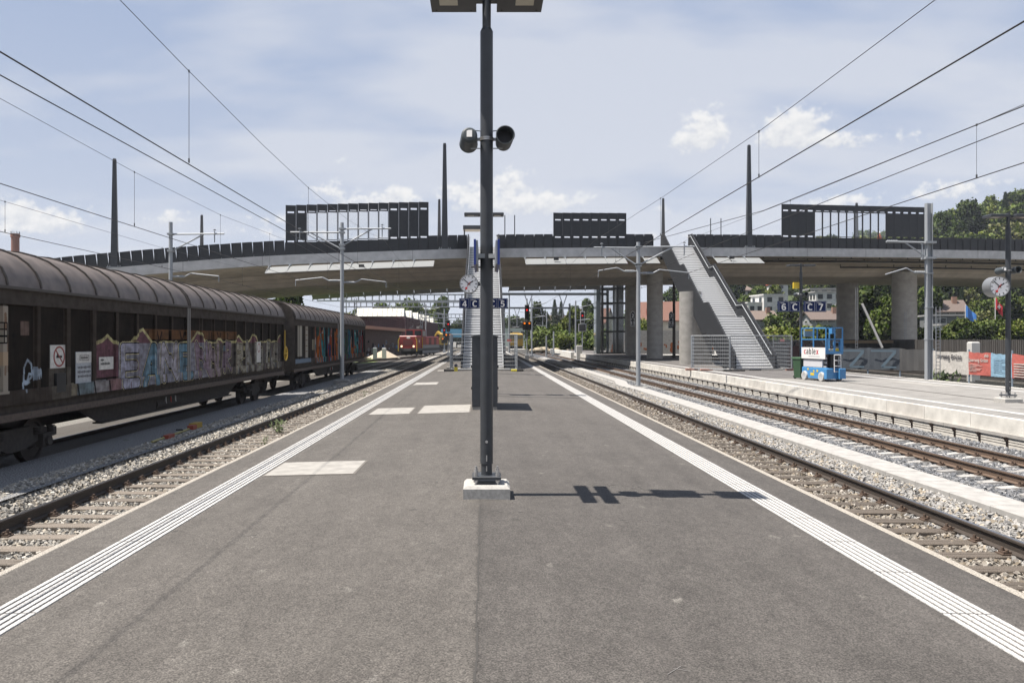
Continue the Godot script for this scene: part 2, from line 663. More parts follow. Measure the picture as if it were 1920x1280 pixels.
	put(mk, "chalk_marks", M(0.15, 0.145, 0.14, 0.9), root)
	# raised seam of the two asphalt lanes
	var sl := MB.new()
	for k in 70:
		var z := 0.5 - k * 0.13
		var x := -0.045 + r.randf_range(-0.006, 0.006)
		sl.box(Vector3(x, 0.098, z), Vector3(0.008 + r.randf() * 0.008, 0.008, 0.132))
	tag(put(sl, "asphalt_seam", M(0.040, 0.038, 0.036, 1.0), root), "", "", "", "stuff")

func platform_right() -> void:
	var root := Node3D.new()
	root.name = "second_platform"
	add_child(root)
	tag(root, "pale asphalt island platform with concrete front wall on the right", "", "", "structure")
	var m := MB.new()
	m.quad(Vector3(12.75, 0, 6), Vector3(20.85, 0, 6), Vector3(20.85, 0, -180), Vector3(12.75, 0, -180))
	put(m, "asphalt_surface", M(0.190, 0.185, 0.176, 0.95, 0, blotch, 0.2, bumps("grain_n", 0.3, 5.0, 2, 1024), 0.4), root)
	var dk := MB.new()
	dk.quad(Vector3(12.75, 0.004, -38.2), Vector3(20.85, 0.004, -38.2), Vector3(20.85, 0.004, -180), Vector3(12.75, 0.004, -180))
	put(dk, "dark_asphalt_surface", M(0.095, 0.09, 0.088, 0.95, 0, blotch, 0.2, bumps("grain_n", 0.3, 5.0, 2, 1024), 0.4), root)
	var core := MB.new()
	core.span(Vector3(12.74, -1.0, 6), Vector3(20.84, -0.02, -180))
	put(core, "platform_core", conc, root)
	# wall elements of 2.1 m
	for k in 90:
		var e := MB.new()
		var z := 2.0 - 2.13 * k
		e.chbox(Vector3(12.70 + R.randf_range(-0.003, 0.003), -0.19, z), Vector3(0.10, 0.39, 2.118), 0.012)
		put(e, "wall_element", conc_light if k % 3 else M(0.43, 0.415, 0.385, 0.9, 0, blotch, 0.3), root)
	var ledge := MB.new()
	for k in 46:
		ledge.box(Vector3(12.63, -0.415, 2.0 - 4.26 * k), Vector3(0.12, 0.08, 4.25))
	put(ledge, "bearing_ledge", M(0.26, 0.25, 0.235, 0.9, 0, blotch, 0.5), root)
	var bk := MB.new()
	var tri := PackedVector2Array([Vector2(0, 0), Vector2(0.14, 0), Vector2(0.14, -0.30), Vector2(0.11, -0.30), Vector2(0.10, -0.12)])
	bk.prism(tri, -0.035, 0.035)
	var bm := bk.mesh()
	for k in 110:
		put(bm, "bracket", M(0.045, 0.03, 0.024, 0.8), root, at(Vector3(12.475, -0.446, -9.4 - 1.05 * k)))
	var back := MB.new()
	back.span(Vector3(12.60, -1.0, 4), Vector3(12.69, -0.45, -180))
	put(back, "back_boards", M(0.45, 0.43, 0.39, 0.9, 0, blotch, 0.7), root)
	var gap := MB.new()
	for y in [-0.50, -0.565, -0.63]:
		gap.span(Vector3(12.595, y, 4), Vector3(12.602, y + 0.012, -180))
	put(gap, "board_joint", M(0.05, 0.045, 0.04, 0.9), root)
	for q in [[13.50, 13.80], [19.36, 19.66]]:
		for k in 30:
			var l := MB.new()
			l.box(Vector3((q[0] + q[1]) * 0.5, 0.008, 2.0 - 5.0 * k), Vector3(q[1] - q[0], 0.006, 4.99))
			put(l, "white_line", white_paint, root)
	var dr := MB.new()
	dr.span(Vector3(15.98, 0.004, 4), Vector3(16.06, 0.010, -45))
	put(dr, "drain_slot", M(0.06, 0.055, 0.05, 0.8), root)
	var patch := MB.new()
	patch.quad(Vector3(18.2, 0.005, -31.5), Vector3(19.1, 0.005, -31.5), Vector3(19.1, 0.005, -35.5), Vector3(18.2, 0.005, -35.5))
	put(patch, "concrete_cover", conc_white, root)
	for k in 60:
		var e := MB.new()
		e.chbox(Vector3(20.9, -0.14, 2.0 - 2.13 * k), Vector3(0.10, 0.30, 2.118), 0.01)
		put(e, "edge_stone", conc_light, root)

# ---------- tracks
func rail_mesh(z0: float, z1: float, s := 1.0) -> MB:
	var p := PackedVector2Array([Vector2(-0.075, 0), Vector2(0.075, 0), Vector2(0.075, 0.012), Vector2(0.012, 0.032), Vector2(0.010, 0.125), Vector2(0.036, 0.138), Vector2(0.036, 0.163), Vector2(0.030, 0.172), Vector2(-0.030, 0.172), Vector2(-0.036, 0.163), Vector2(-0.036, 0.138), Vector2(-0.010, 0.125), Vector2(-0.012, 0.032), Vector2(-0.075, 0.012)])
	var m := MB.new()
	m.prism(p, z1, z0)
	return m

func fastening(wide: float) -> ArrayMesh:
	var m := MB.new()
	m.box(Vector3(0, 0.005, 0), Vector3(0.34, 0.016, wide + 0.03))
	for s in [0.0]:
		for t in [-1.0, 1.0]:
			var c := Vector3(t * 0.115, 0.02, 0)
			m.box(c + Vector3(-t * 0.02, 0, 0), Vector3(0.10, 0.035, wide))
			m.tube(c + Vector3(t * 0.01, 0.01, 0), c + Vector3(t * 0.01, 0.065, 0), 0.022, 0.018, 6)
			m.tube(c + Vector3(-t * 0.025, 0.02, -wide * 0.5), c + Vector3(-t * 0.025, 0.03, wide * 0.5), 0.014, 0.014, 5)
	return m.mesh()

func make_track(called: String, label: String, cx: float, top: float, z0: float, z1: float, s0: float, s1: float, kind: String, rail_m: Material, fast_to := 30.0, turn := 0.0, pivot := Vector3.ZERO) -> Node3D:
	var t := thing(called, label, "railway track", Vector3(cx, top, 0))
	if turn != 0.0:
		t.position = pivot
		t.rotation.y = turn
	for s in [-1.0, 1.0]:
		var r := put(rail_mesh(-z0, -z1), "rail", rail_m, t, at(Vector3(s * 0.7525, -0.172, 0)))
		var h := MB.new()
		h.span(Vector3(-0.027, 0.1725, -z0), Vector3(0.027, 0.175, -z1))
		put(h, "running_surface", M(0.30, 0.31, 0.34, 0.25, 0.9), r)
	var sl := []
	for k in 4:
		var m := MB.new()
		if kind == "concrete":
			var pts := [[-1.25, 0.12, -0.02], [-0.95, 0.14, 0.0], [-0.55, 0.135, 0.0], [-0.3, 0.10, -0.035], [0.3, 0.10, -0.035], [0.55, 0.135, 0.0], [0.95, 0.14, 0.0], [1.25, 0.12, -0.02]]
			for i in pts.size() - 1:
				var a = pts[i]
				var b = pts[i + 1]
				var pa := []
				for yy in [0, 1]:
					var wa: float = a[1] if yy == 0 else a[1] * 0.78
					var wb: float = b[1] if yy == 0 else b[1] * 0.78
					var ya: float = -0.18 if yy == 0 else a[2]
					var yb: float = -0.18 if yy == 0 else b[2]
					pa += [Vector3(a[0], ya, wa), Vector3(b[0], yb, wb), Vector3(b[0], yb, -wb), Vector3(a[0], ya, -wa)]
				m.hexa(pa)
		else:
			var L := 1.28 + R.randf_range(-0.04, 0.04)
			var wz := 0.115 + R.randf_range(-0.012, 0.012)
			m.chbox(Vector3(0, -0.08, 0), Vector3(L * 2, 0.16, wz * 2), 0.012)
			for q in 3:  # splits in the grain
				m.box(Vector3(R.randf_range(-1.0, 1.0), 0.0005, R.randf_range(-wz * 0.7, wz * 0.7)), Vector3(R.randf_range(0.3, 0.9), 0.004, 0.006))
		sl.append(m.mesh())
	var fm := fastening(0.11)
	var wt := noise("wood", 0.05, 0.45, 1.0, 5)
	var tones := []
	for k in 4:
		var b := 0.85 + 0.12 * k
		tones.append(M(0.25 * b, 0.245 * b, 0.235 * b, 0.9, 0, blotch, 1.0) if kind == "concrete" else (M(0.132 * b, 0.114 * b, 0.096 * b, 0.95, 0, wt, 2.0, bumps("rough_n", 0.10, 6.0, 4), 0.6) if kind == "wood" else M(0.072 * b, 0.060 * b, 0.049 * b, 0.95, 0, wt, 2.0, bumps("rough_n", 0.10, 6.0, 4), 0.6)))
	var z := s0
	while z < s1:
		var o := put(sl[R.randi() % 4], "sleeper", tones[R.randi() % 4], t, at(Vector3(R.randf_range(-0.03, 0.03), -0.182 + R.randf_range(-0.006, 0.006), -z), R.randf_range(-0.012, 0.012)))
		if z < fast_to:
			for s in [-1.0, 1.0]:
				put(fm, "fastening", M(0.075, 0.050, 0.036, 0.8), o, at(Vector3(s * 0.7525, 0.006, 0)))
		z += 0.6
	return t

func stones(called: String, label: String, bands: Array, tones: Array, yf: Callable) -> void:
	var st := MB.new()
	var r := RandomNumberGenerator.new()
	r.seed = called.hash()
	# a broken stone: a cube whose corners are pushed about
	var p := []
	for y in [-0.36, 0.36]:
		for q in [Vector2(-0.5, 0.42), Vector2(0.5, 0.42), Vector2(0.5, -0.42), Vector2(-0.5, -0.42)]:
			p.append(Vector3(q.x * r.randf_range(0.55, 1.1), y * r.randf_range(0.6, 1.2), q.y * r.randf_range(0.55, 1.1)))
	for f in [[3, 2, 1, 0], [4, 5, 6, 7], [0, 1, 5, 4], [1, 2, 6, 5], [2, 3, 7, 6], [3, 0, 4, 7]]:
		st.tri(p[f[0]], p[f[1]], p[f[2]])
		st.tri(p[f[0]], p[f[2]], p[f[3]])
	var buf := PackedFloat32Array()
	var count := 0
	for b in bands:  # x0, x1, z0, z1, per square metre, size
		var k := int((b[1] - b[0]) * (b[3] - b[2]) * b[4])
		for i in k:
			var x := r.randf_range(b[0], b[1])
			var z := r.randf_range(b[2], b[3])
			var s: float = b[5] * r.randf_range(0.65, 1.4)
			var bs := Basis.from_euler(Vector3(r.randf() * TAU, r.randf() * TAU, r.randf() * TAU)).scaled(Vector3(s, s, s))
			var c: Color = tones[r.randi() % tones.size()]
			var br := r.randf_range(0.7, 1.3)
			var y: float = yf.call(x, z) + r.randf_range(-0.012, 0.022)
			buf.append_array(PackedFloat32Array([bs.x.x, bs.y.x, bs.z.x, x, bs.x.y, bs.y.y, bs.z.y, y, bs.x.z, bs.y.z, bs.z.z, -z, c.r * br, c.g * br, c.b * br, 1.0]))
			count += 1
	var mm := MultiMesh.new()
	mm.transform_format = MultiMesh.TRANSFORM_3D
	mm.use_colors = true
	mm.mesh = st.mesh()
	mm.instance_count = count
	mm.buffer = buf
	var o := MultiMeshInstance3D.new()
	o.name = called
	o.multimesh = mm
	var m := StandardMaterial3D.new()
	m.vertex_color_use_as_albedo = true
	m.roughness = 0.9
	o.material_override = m
	add_child(o, true)
	tag(o, label, "ballast", "", "stuff")

func tracks() -> void:
	var rust := M(0.085, 0.055, 0.038, 0.75, 0.2, noise("rust", 0.05, 0.6, 1.0, 4), 1.5)
	var rust2 := M(0.105, 0.072, 0.052, 0.75, 0.2, noise("rust", 0.05, 0.6, 1.0, 4), 1.5)
	var dark := M(0.045, 0.036, 0.030, 0.7, 0.2, noise("rust", 0.05, 0.6, 1.0, 4), 1.5)
	make_track("railway_track", "rusty track on wooden sleepers along the left platform edge", -5.79, -0.55, -3, 190, 5.1, 66, "wood", dark, 30)
	make_track("railway_track", "rusty track on dark worn sleepers along the right platform edge", 5.75, -0.55, -3, 260, 4.2, 66, "old", dark, 34)
	make_track("railway_track", "brown rails on pale concrete sleepers before the second platform", 10.44, -0.55, -3, 260, 12.2, 100, "concrete", rust2, 60)
	make_track("railway_track", "old track under the brown wagons", -10.4, -0.69, -3, 260, 6.2, 110, "old", dark, 0)
	make_track("railway_track", "yard track beyond the wagons on the far left", -15.0, -0.66, 40, 230, 60, 130, "old", rust, 0)
	make_track("railway_track", "outermost rail pair between the second platform and the banner fence", 23.2, -0.55, 10, 200, 20, 60, "old", dark, 0)
	make_track("railway_track", "rails behind the mesh fence with red and blue banners", 28.9, -0.55, 20, 200, 36, 70, "old", dark, 0)
	make_track("railway_track", "farthest rail pair before the dark slatted wall", 33.4, -0.55, 20, 200, 40, 60, "old", dark, 0)
	# ballast beds
	var bed_old := M(0.13, 0.118, 0.10, 0.95, 0, gravel_t, 1.6, bumps("rough_n", 0.10, 6.0, 4), 2.0)
	var bed_new := M(0.09, 0.095, 0.105, 0.95, 0, gravel_t, 1.6, bumps("rough_n", 0.10, 6.0, 4), 2.0)
	var b := MB.new()
	b.quad(Vector3(-7.0, -0.797, 4), Vector3(-3.9, -0.797, 4), Vector3(-3.9, -0.797, -260), Vector3(-7.0, -0.797, -260))
	b.quad(Vector3(-7.9, -0.60, 4), Vector3(-7.0, -0.797, 4), Vector3(-7.0, -0.797, -260), Vector3(-7.9, -0.60, -260))
	struct(b, "ballast_bed", bed_old, "beige ballast bed of the left track")
	var b2 := MB.new()
	b2.quad(Vector3(4.0, -0.797, 4), Vector3(7.5, -0.778, 4), Vector3(7.5, -0.778, -260), Vector3(4.0, -0.797, -260))
	struct(b2, "ballast_bed", bed_old, "brownish ballast bed of the track right of the platform")
	var b3 := MB.new()
	b3.quad(Vector3(7.5, -0.785, 4), Vector3(12.7, -0.785, 4), Vector3(12.7, -0.785, -260), Vector3(7.5, -0.785, -260))
	struct(b3, "ballast_bed", bed_new, "blue grey ballast bed before the second platform")
	var b4 := MB.new()
	b4.quad(Vector3(-13, -0.786, 4), Vector3(-7.8, -0.786, 4), Vector3(-7.8, -0.786, -260), Vector3(-13, -0.786, -260))
	struct(b4, "ballast_bed", M(0.085, 0.078, 0.07, 0.95, 0, gravel_t, 1.6, bumps("rough_n", 0.10, 6.0, 4), 2.0), "dark ballast bed under the wagons")
	var b5 := MB.new()
	b5.quad(Vector3(21, -0.74, 4), Vector3(37, -0.74, 4), Vector3(37, -0.74, -200), Vector3(21, -0.74, -200))
	struct(b5, "ballast_bed", bed_old, "ballast bed behind the second platform")
	var beige := [Color(0.28, 0.265, 0.235), Color(0.22, 0.21, 0.19), Color(0.33, 0.315, 0.285), Color(0.16, 0.155, 0.145), Color(0.25, 0.225, 0.185)]
	var brown := [Color(0.155, 0.138, 0.118), Color(0.21, 0.192, 0.165), Color(0.10, 0.088, 0.076), Color(0.25, 0.232, 0.205), Color(0.165, 0.138, 0.104)]
	var mixed := [Color(0.215, 0.21, 0.20), Color(0.275, 0.268, 0.255), Color(0.17, 0.168, 0.165), Color(0.27, 0.235, 0.185), Color(0.235, 0.232, 0.228)]
	var blue := [Color(0.115, 0.122, 0.135), Color(0.165, 0.170, 0.180), Color(0.075, 0.080, 0.090), Color(0.225, 0.225, 0.225), Color(0.105, 0.108, 0.112)]
	stones("ballast", "beige broken stones of the left track", [[-6.9, -5.0, 7, 26, 460, 0.05], [-6.9, -5.0, 26, 66, 220, 0.065]], beige, func(x, z): return -0.786)
	stones("ballast", "loose stone shoulder between left rail and service path", [[-7.95, -6.6, 8, 26, 480, 0.06], [-7.95, -6.6, 26, 66, 220, 0.08]], beige, func(x, z): return -0.765 + 0.20 * smoothstep(-6.75, -7.8, x))
	stones("ballast", "brown broken stones of the track right of the platform", [[4.9, 6.4, 6, 26, 460, 0.05], [4.9, 6.4, 26, 66, 220, 0.065]], brown, func(x, z): return -0.78)
	stones("ballast", "pale mixed stones between the right rail and the cable trough", [[6.35, 7.45, 9, 26, 560, 0.052], [6.35, 7.45, 26, 70, 240, 0.075]], mixed, func(x, z): return -0.765 + 0.115 * smoothstep(6.5, 7.4, x))
	stones("ballast", "blue grey stones between the cable trough and the second platform", [[8.05, 12.55, 12, 28, 380, 0.064], [8.05, 12.55, 28, 80, 190, 0.08]], blue, func(x, z): return -0.802 + 0.187 * smoothstep(9.2, 8.2, x) + 0.07 * smoothstep(11.5, 12.4, x))
	# concrete cable trough, lids of 1 m
	var tr := thing("cable_trough", "pale concrete cable trough with flat lids between the two right tracks", "cable trough")
	var lid := MB.new()
	lid.chbox(Vector3(0, -0.045, 0), Vector3(0.66, 0.09, 0.993), 0.012)
	var lm := lid.mesh()
	for k in 100:
		var z := 8.0 + k
		var dx := 0.0
		if z > 38: dx = -0.22 * smoothstep(38, 41, z) + 0.5 * smoothstep(42, 47, z)
		put(lm, "lid", M(0.27, 0.265, 0.255, 0.9, 0, blotch, 0.6), tr, at(Vector3(7.76 + dx, -0.535 + R.randf_range(-0.003, 0.003), -z), -0.1 * smoothstep(41.5, 43, z) * smoothstep(47, 45, z)))
	var side := MB.new()
	side.span(Vector3(7.46, -0.8, -7), Vector3(8.06, -0.63, -108))
	put(side, "trough_body", conc, tr)
	# tufts of weeds
	var leaf := M(0.085, 0.115, 0.045, 0.9)
	for w in [["tall green weed beside the left rail", -5.75, 22.0, 0.42, 80], ["bright green tuft at the left platform edge", -5.5, 19.6, 0.24, 34], ["grass tuft under the wagon's bogie on the service path", -8.9, 19.5, 0.16, 40], ["small weed between right sleepers near the camera", 5.4, 9.2, 0.10, 14], ["weed patch on the yard gravel before the red locomotive", -7.6, 93.0, 0.4, 60], ["big bush by the foot of the steel mast", 21.9, 37.2, 1.25, 260], ["weed at the left platform edge farther away", -5.5, 36, 0.3, 30]]:
		var m := MB.new()
		for k in w[4]:
			var a := R.randf() * TAU
			var rr: float = R.randf() * w[3] * 0.55
			var c := Vector3(cos(a) * rr, R.randf() * w[3] * 0.8, sin(a) * rr)
			var d: Vector3 = Vector3(R.randf_range(-1, 1), R.randf_range(0.1, 1.2), R.randf_range(-1, 1)).normalized() * w[3] * R.randf_range(0.12, 0.28)
			var s: Vector3 = d.cross(Vector3(R.randf(), 1, R.randf())).normalized() * w[3] * 0.04
			m.quad(c - s, c + s, c + d + s * 0.3, c + d - s * 0.3)
			if k % 5 == 0:
				m.tube(Vector3(0, -0.05, 0), c, 0.006, 0.003, 4, false)
		var o := put(m, "weed", leaf, null, at(Vector3(w[1], -0.72, -w[2])))
		tag(o, w[0], "weed")

# ---------- the road bridge
const DECK := [[-62.0, 2.2], [-45.0, 5.3], [-33.3, 7.0], [-25.7, 7.9], [-18.5, 8.6], [-9.2, 9.2], [-1.7, 9.58], [8.0, 9.9], [20.9, 10.2], [34.7, 10.41], [51.9, 10.53], [95.0, 10.3]]

func deck_y(x: float) -> float:
	for i in DECK.size() - 1:
		if x <= DECK[i + 1][0] or i == DECK.size() - 2:
			var a = DECK[i]
			var b = DECK[i + 1]
			var p = DECK[maxi(i - 1, 0)]
			var q = DECK[mini(i + 2, DECK.size() - 1)]
			var t: float = (x - a[0]) / (b[0] - a[0])
			var ma: float = (b[1] - p[1]) / (b[0] - p[0]) * (b[0] - a[0])
			var mb: float = (q[1] - a[1]) / (q[0] - a[0]) * (b[0] - a[0])
			var t2 := t * t
			var t3 := t2 * t
			return (2 * t3 - 3 * t2 + 1) * a[1] + (t3 - 2 * t2 + t) * ma + (-2 * t3 + 3 * t2) * b[1] + (t3 - t2) * mb
	return 10.0

func bz(x: float) -> float:  # distance of the near edge
	return 67.0 + 0.19 * x

func BP(x: float, t: float, dy: float) -> Vector3:
	return Vector3(x, deck_y(x) + dy, -(bz(x) + t))

func sweep(sec: Array, x0: float, x1: float, step: float, m: MB) -> void:
	var x := x0
	while x < x1 - 0.01:
		var y := minf(x + step, x1)
		for i in sec.size():
			var a: Vector2 = sec[i]
			var b: Vector2 = sec[(i + 1) % sec.size()]
			m.quad(BP(x, a.x, a.y), BP(x, b.x, b.y), BP(y, b.x, b.y), BP(y, a.x, a.y))
		x = y

func bridge() -> void:
	var root := thing("road_bridge", "long concrete road bridge with dark metal parapet crossing over all tracks", "bridge")
	var soffit := M(0.56, 0.50, 0.42, 0.9, 0, blotch, 0.12)
	var beam := MB.new()
	sweep([Vector2(0, 0), Vector2(0.45, 0), Vector2(0.45, -0.70), Vector2(0.32, -0.78), Vector2(0, -0.78)], -62, 95, 2.0, beam)
	put(beam, "edge_beam", M(0.42, 0.42, 0.42, 0.85, 0, blotch, 0.2), root)
	var g := MB.new()
	sweep([Vector2(0.45, -0.1), Vector2(26.5, -0.1), Vector2(26.5, -0.75), Vector2(21.8, -1.0), Vector2(20.2, -1.95), Vector2(19.4, -2.05), Vector2(8.6, -2.05), Vector2(8.0, -1.97), Vector2(6.2, -1.0), Vector2(0.45, -0.68)], -62, 95, 2.0, g)
	put(g, "box_girder", soffit, root)
	var fb := MB.new()
	sweep([Vector2(26.5, 0), Vector2(26.95, 0), Vector2(26.95, -0.78), Vector2(26.5, -0.78)], -62, 95, 2.0, fb)
	put(fb, "edge_beam", conc, root)
	# joints of the concreting stages
	for k in 24:
		var jx := -54.0 + k * 6.0
		var jm := MB.new()
		jm.box(BP(jx, -0.002, -0.39), Vector3(0.035, 0.78, 0.012), Basis(Vector3.UP, atan(0.19)))
		put(jm, "beam_joint", M(0.17, 0.168, 0.165, 0.9), root)
	for q in [[6.8, -1.32], [7.4, -1.64]]:
		var fm := MB.new()
		var fx := -60.0
		while fx < 92.0:
			fm.bar(BP(fx, q[0], q[1]), BP(fx + 4.0, q[0], q[1]), 0.03, 0.03)
			fx += 4.0
		put(fm, "formwork_line", M(0.23, 0.21, 0.185, 0.9), root)
	# piers in pairs
	for q in [[44.0, 82.0], [42.7, 92.0], [16.9, 77.5], [17.4, 92.0], [-34.0, 68.5], [-34.0, 79.0]]:
		var m := MB.new()
		var wide := 1.22 if q[0] > 30 or q[0] < 0 else 0.78
		var top: float = deck_y(q[0]) - 1.6
		m.lathe([Vector2(1, -1.0), Vector2(1, top)], Transform3D(Basis(Vector3(wide, 0, 0), Vector3.UP, Vector3(0, 0, wide * 0.9)), Vector3(q[0], 0, -q[1])), 28)
		put(m, "pier", M(0.36, 0.345, 0.32, 0.85, 0, blotch, 0.25), root)
		for k in 4:
			var j := MB.new()
			j.lathe([Vector2(1.004, 1.6 + k * 2.4), Vector2(1.004, 1.62 + k * 2.4)], Transform3D(Basis(Vector3(wide, 0, 0), Vector3.UP, Vector3(0, 0, wide * 0.9)), Vector3(q[0], -0.8, -q[1])), 28)
			put(j, "formwork_joint", M(0.27, 0.26, 0.245, 0.9), root)
	# parapet: one dark panel in each bay
	var turn := atan(0.19)
	var low := MB.new()
	low.box(Vector3(0, 0.61, 0), Vector3(0.785, 1.2, 0.05))
	low.box(Vector3(0, 1.19, 0.036), Vector3(0.76, 0.04, 0.022))
	var low_m := low.mesh()
	var low2 := MB.new()
	low2.box(Vector3(0, 0.60, 0), Vector3(0.780, 1.19, 0.05), Basis(Vector3(0, 0, 1), 0.010))
	low2.box(Vector3(-0.01, 1.17, 0.036), Vector3(0.755, 0.04, 0.022), Basis(Vector3(0, 0, 1), 0.010))
	var low2_m := low2.mesh()
	var post := MB.new()
	post.box(Vector3(0, 0.52, -0.06), Vector3(0.06, 1.1, 0.10))
	post.box(Vector3(0, 0.03, -0.02), Vector3(0.12, 0.05, 0.16))
	var post_m := post.mesh()
	var tall := MB.new()  # with an upper and a middle slot
	tall.box(Vector3(0, 0.52, 0), Vector3(0.824, 1.06, 0.05))
	tall.box(Vector3(0, 2.30, 0), Vector3(0.824, 2.24, 0.05))
	tall.box(Vector3(0, 3.82, 0), Vector3(0.824, 0.50, 0.05))
	for s in [-1.0, 1.0]:
		for y in [1.115, 3.495]:
			tall.box(Vector3(s * 0.337, y, 0), Vector3(0.15, 0.15, 0.05))
	var tall_m := tall.mesh()
	var win := MB.new()  # open glazed bay
	win.box(Vector3(0, 0.50, 0), Vector3(0.824, 1.02, 0.05))
	win.box(Vector3(0, 1.10, 0), Vector3(0.80, 0.06, 0.05))
	win.box(Vector3(0, 3.42, 0), Vector3(0.80, 0.10, 0.05))
	win.box(Vector3(0, 3.80, 0), Vector3(0.824, 0.54, 0.05))
	for s in [-1.0, 1.0]:
		win.box(Vector3(s * 0.385, 2.25, 0), Vector3(0.055, 2.3, 0.06))
		win.box(Vector3(s * 0.33, 3.5, 0), Vector3(0.14, 0.06, 0.05))
	var win_m := win.mesh()
	var mid := MB.new()
	mid.box(Vector3(0, 0.45, 0), Vector3(0.824, 0.90, 0.05))
	mid.box(Vector3(0, 1.71, 0), Vector3(0.824, 1.40, 0.05))
	mid.box(Vector3(0, 2.80, 0), Vector3(0.824, 0.56, 0.05))
	for s in [-1.0, 1.0]:
		for y in [0.955, 2.465]:
			mid.box(Vector3(s * 0.337, y, 0), Vector3(0.15, 0.11, 0.05))
	var mid_m := mid.mesh()
	var pane := MB.new()
	pane.box(Vector3(0, 2.25, 0), Vector3(0.70, 2.24, 0.012))
	var pane_m := pane.mesh()
	var x := -48.0
	var n := 0
	while x < 84.0:
		var u := U0 + x * F / bz(x)
		var gap := (u > 868 and u < 937) or (u > 1229 and u < 1297)
		if not gap:
			var y := deck_y(x)
			var slope := atan((deck_y(x + 0.4) - deck_y(x - 0.4)) / 0.8)
			var p := Transform3D(Basis(Vector3.UP, turn) * Basis(Vector3(0, 0, 1), slope), Vector3(x, y, -(bz(x) + 0.16)))
			var flat := at(p.origin, turn)
			if (u > 530 and u < 796) or (u > 1461 and u < 1758):
				var first: int = 0
				var lo := 568.0 if u < 900 else 1528.0
				var hi := 719.0 if u < 900 else 1662.0
				if u > lo and u < hi:
					var f := put(win_m, "screen_frame", dark_panel, root, flat)
					put(pane_m, "pane", glass, f)
				else:
					put(tall_m, "screen_panel", dark_panel, root, flat)
			elif u > 1036 and u < 1182:
				put(mid_m, "screen_panel", dark_panel, root, flat)
			else:
				put(low_m if n % 3 else low2_m, "parapet_panel", dark_panel, root, p)
			put(post_m, "parapet_post", black, root, at(p.origin + Vector3(0.412, 0, 0), turn))
		x += 0.825
		n += 1
	# far parapet as one band of panels
	var far := MB.new()
	x = -48.0
	while x < 84.0:
		far.box(BP(x, 26.7, 0.6), Vector3(0.78, 1.16, 0.05), Basis(Vector3.UP, turn))
		x += 0.825
	put(far, "far_parapet", dark_panel, root)
	# plates that guard the overhead line
	for q in [[505.0, 815.0, 8], [984.0, 1172.0, 5], [1337.0, 1424.0, 3], [1205.0, 1232.0, 1]]:
		for k in q[2]:
			var ua: float = lerpf(q[0], q[1], float(k) / q[2])
			var ub: float = lerpf(q[0], q[1], float(k + 1) / q[2])
			var pts := []
			for uu in [ua, ub]:
				var s: float = (uu - U0) / F
				pts.append(67.0 * s / (1.0 - 0.19 * s))
			var gp := MB.new()
			var e := 0.02
			var a := BP(pts[0] + e, -0.05, -0.92)
			var b := BP(pts[1] - e, -0.05, -0.92)
			var drop := Vector3(0, -0.62, 1.45)
			var t := Vector3(0, -0.03, 0.0)
			gp.hexa([a + drop + t, b + drop + t, b + t, a + t, a + drop, b + drop, b, a])
			put(gp, "guard_plate", M(0.20, 0.21, 0.215, 0.45, 0.0), root)
			var br := MB.new()
			br.tube(BP(pts[0], -0.02, -0.80), a + drop * 0.9, 0.025)
			br.box(BP(pts[0], 0.0, -0.84), Vector3(0.22, 0.10, 0.2))
			put(br, "plate_bracket", galv, root)
	for q in [[-20.0, -2.5, 9], [3.0, 14.5, 6]]:
		for k in q[2]:
			var xa: float = lerpf(q[0], q[1], float(k) / q[2])
			var xb: float = lerpf(q[0], q[1], float(k + 1) / q[2])
			var gp := MB.new()
			var a := BP(xa + 0.02, 27.0, -1.0)
			var b := BP(xb - 0.02, 27.0, -1.0)
			var drop := Vector3(0, -0.95, -1.2)
			var t := Vector3(0, 0.03, 0)
			gp.hexa([a, b, b + drop, a + drop, a + t, b + t, b + drop + t, a + drop + t])
			put(gp, "guard_plate", M(0.20, 0.21, 0.215, 0.45, 0.0), root)
			var br := MB.new()
			br.box(a + drop, Vector3(0.10, 0.28, 0.12))
			put(br, "plate_bracket", galv, root)
	# pipes under the overhang
	for q in [[2.2, -0.98, 0.11, 22.0, 80.0], [5.3, -1.25, 0.09, 36.0, 80.0], [1.0, -0.85, 0.05, 20.0, 80.0]]:
		var pm := MB.new()
		var xx: float = q[3]
		while xx < q[4]:
			pm.tube(BP(xx, q[0], q[1]), BP(xx + 3.0, q[0], q[1]), q[2], q[2], 8, false)
			pm.bar(BP(xx, q[0], q[1]), BP(xx, q[0], q[1] + 0.3), 0.06, 0.06)
			xx += 3.0
		put(pm, "drain_pipe", M(0.02, 0.02, 0.02, 0.5), root)
	# survey lamp boxes below the plates
	for q in [[681.0, -1.25, 0.3], [1041.0, -1.05, 0.3], [1366.0, -1.0, 0.3]]:
		var s: float = (q[0] - U0) / F
		var bx := 67.0 * s / (1.0 - 0.19 * s)
		var bm := MB.new()
		bm.box(BP(bx, -1.0, q[1]), Vector3(0.42, 0.24, 0.2))
		put(bm, "lamp_box", black, root)
	# masts that stand on the edge beams
	var label := ["tall tapered dark mast at the left end of the bridge parapet", "tall tapered dark mast left of the central stairs", "tall tapered dark mast right of the second stairs", "farther dark mast behind the parapet at the left", "farther dark mast close behind the mast left of the central stairs", "farther dark mast on the bridge before the second stairs", "farther dark mast just showing over the right screen"]
	var i := 0
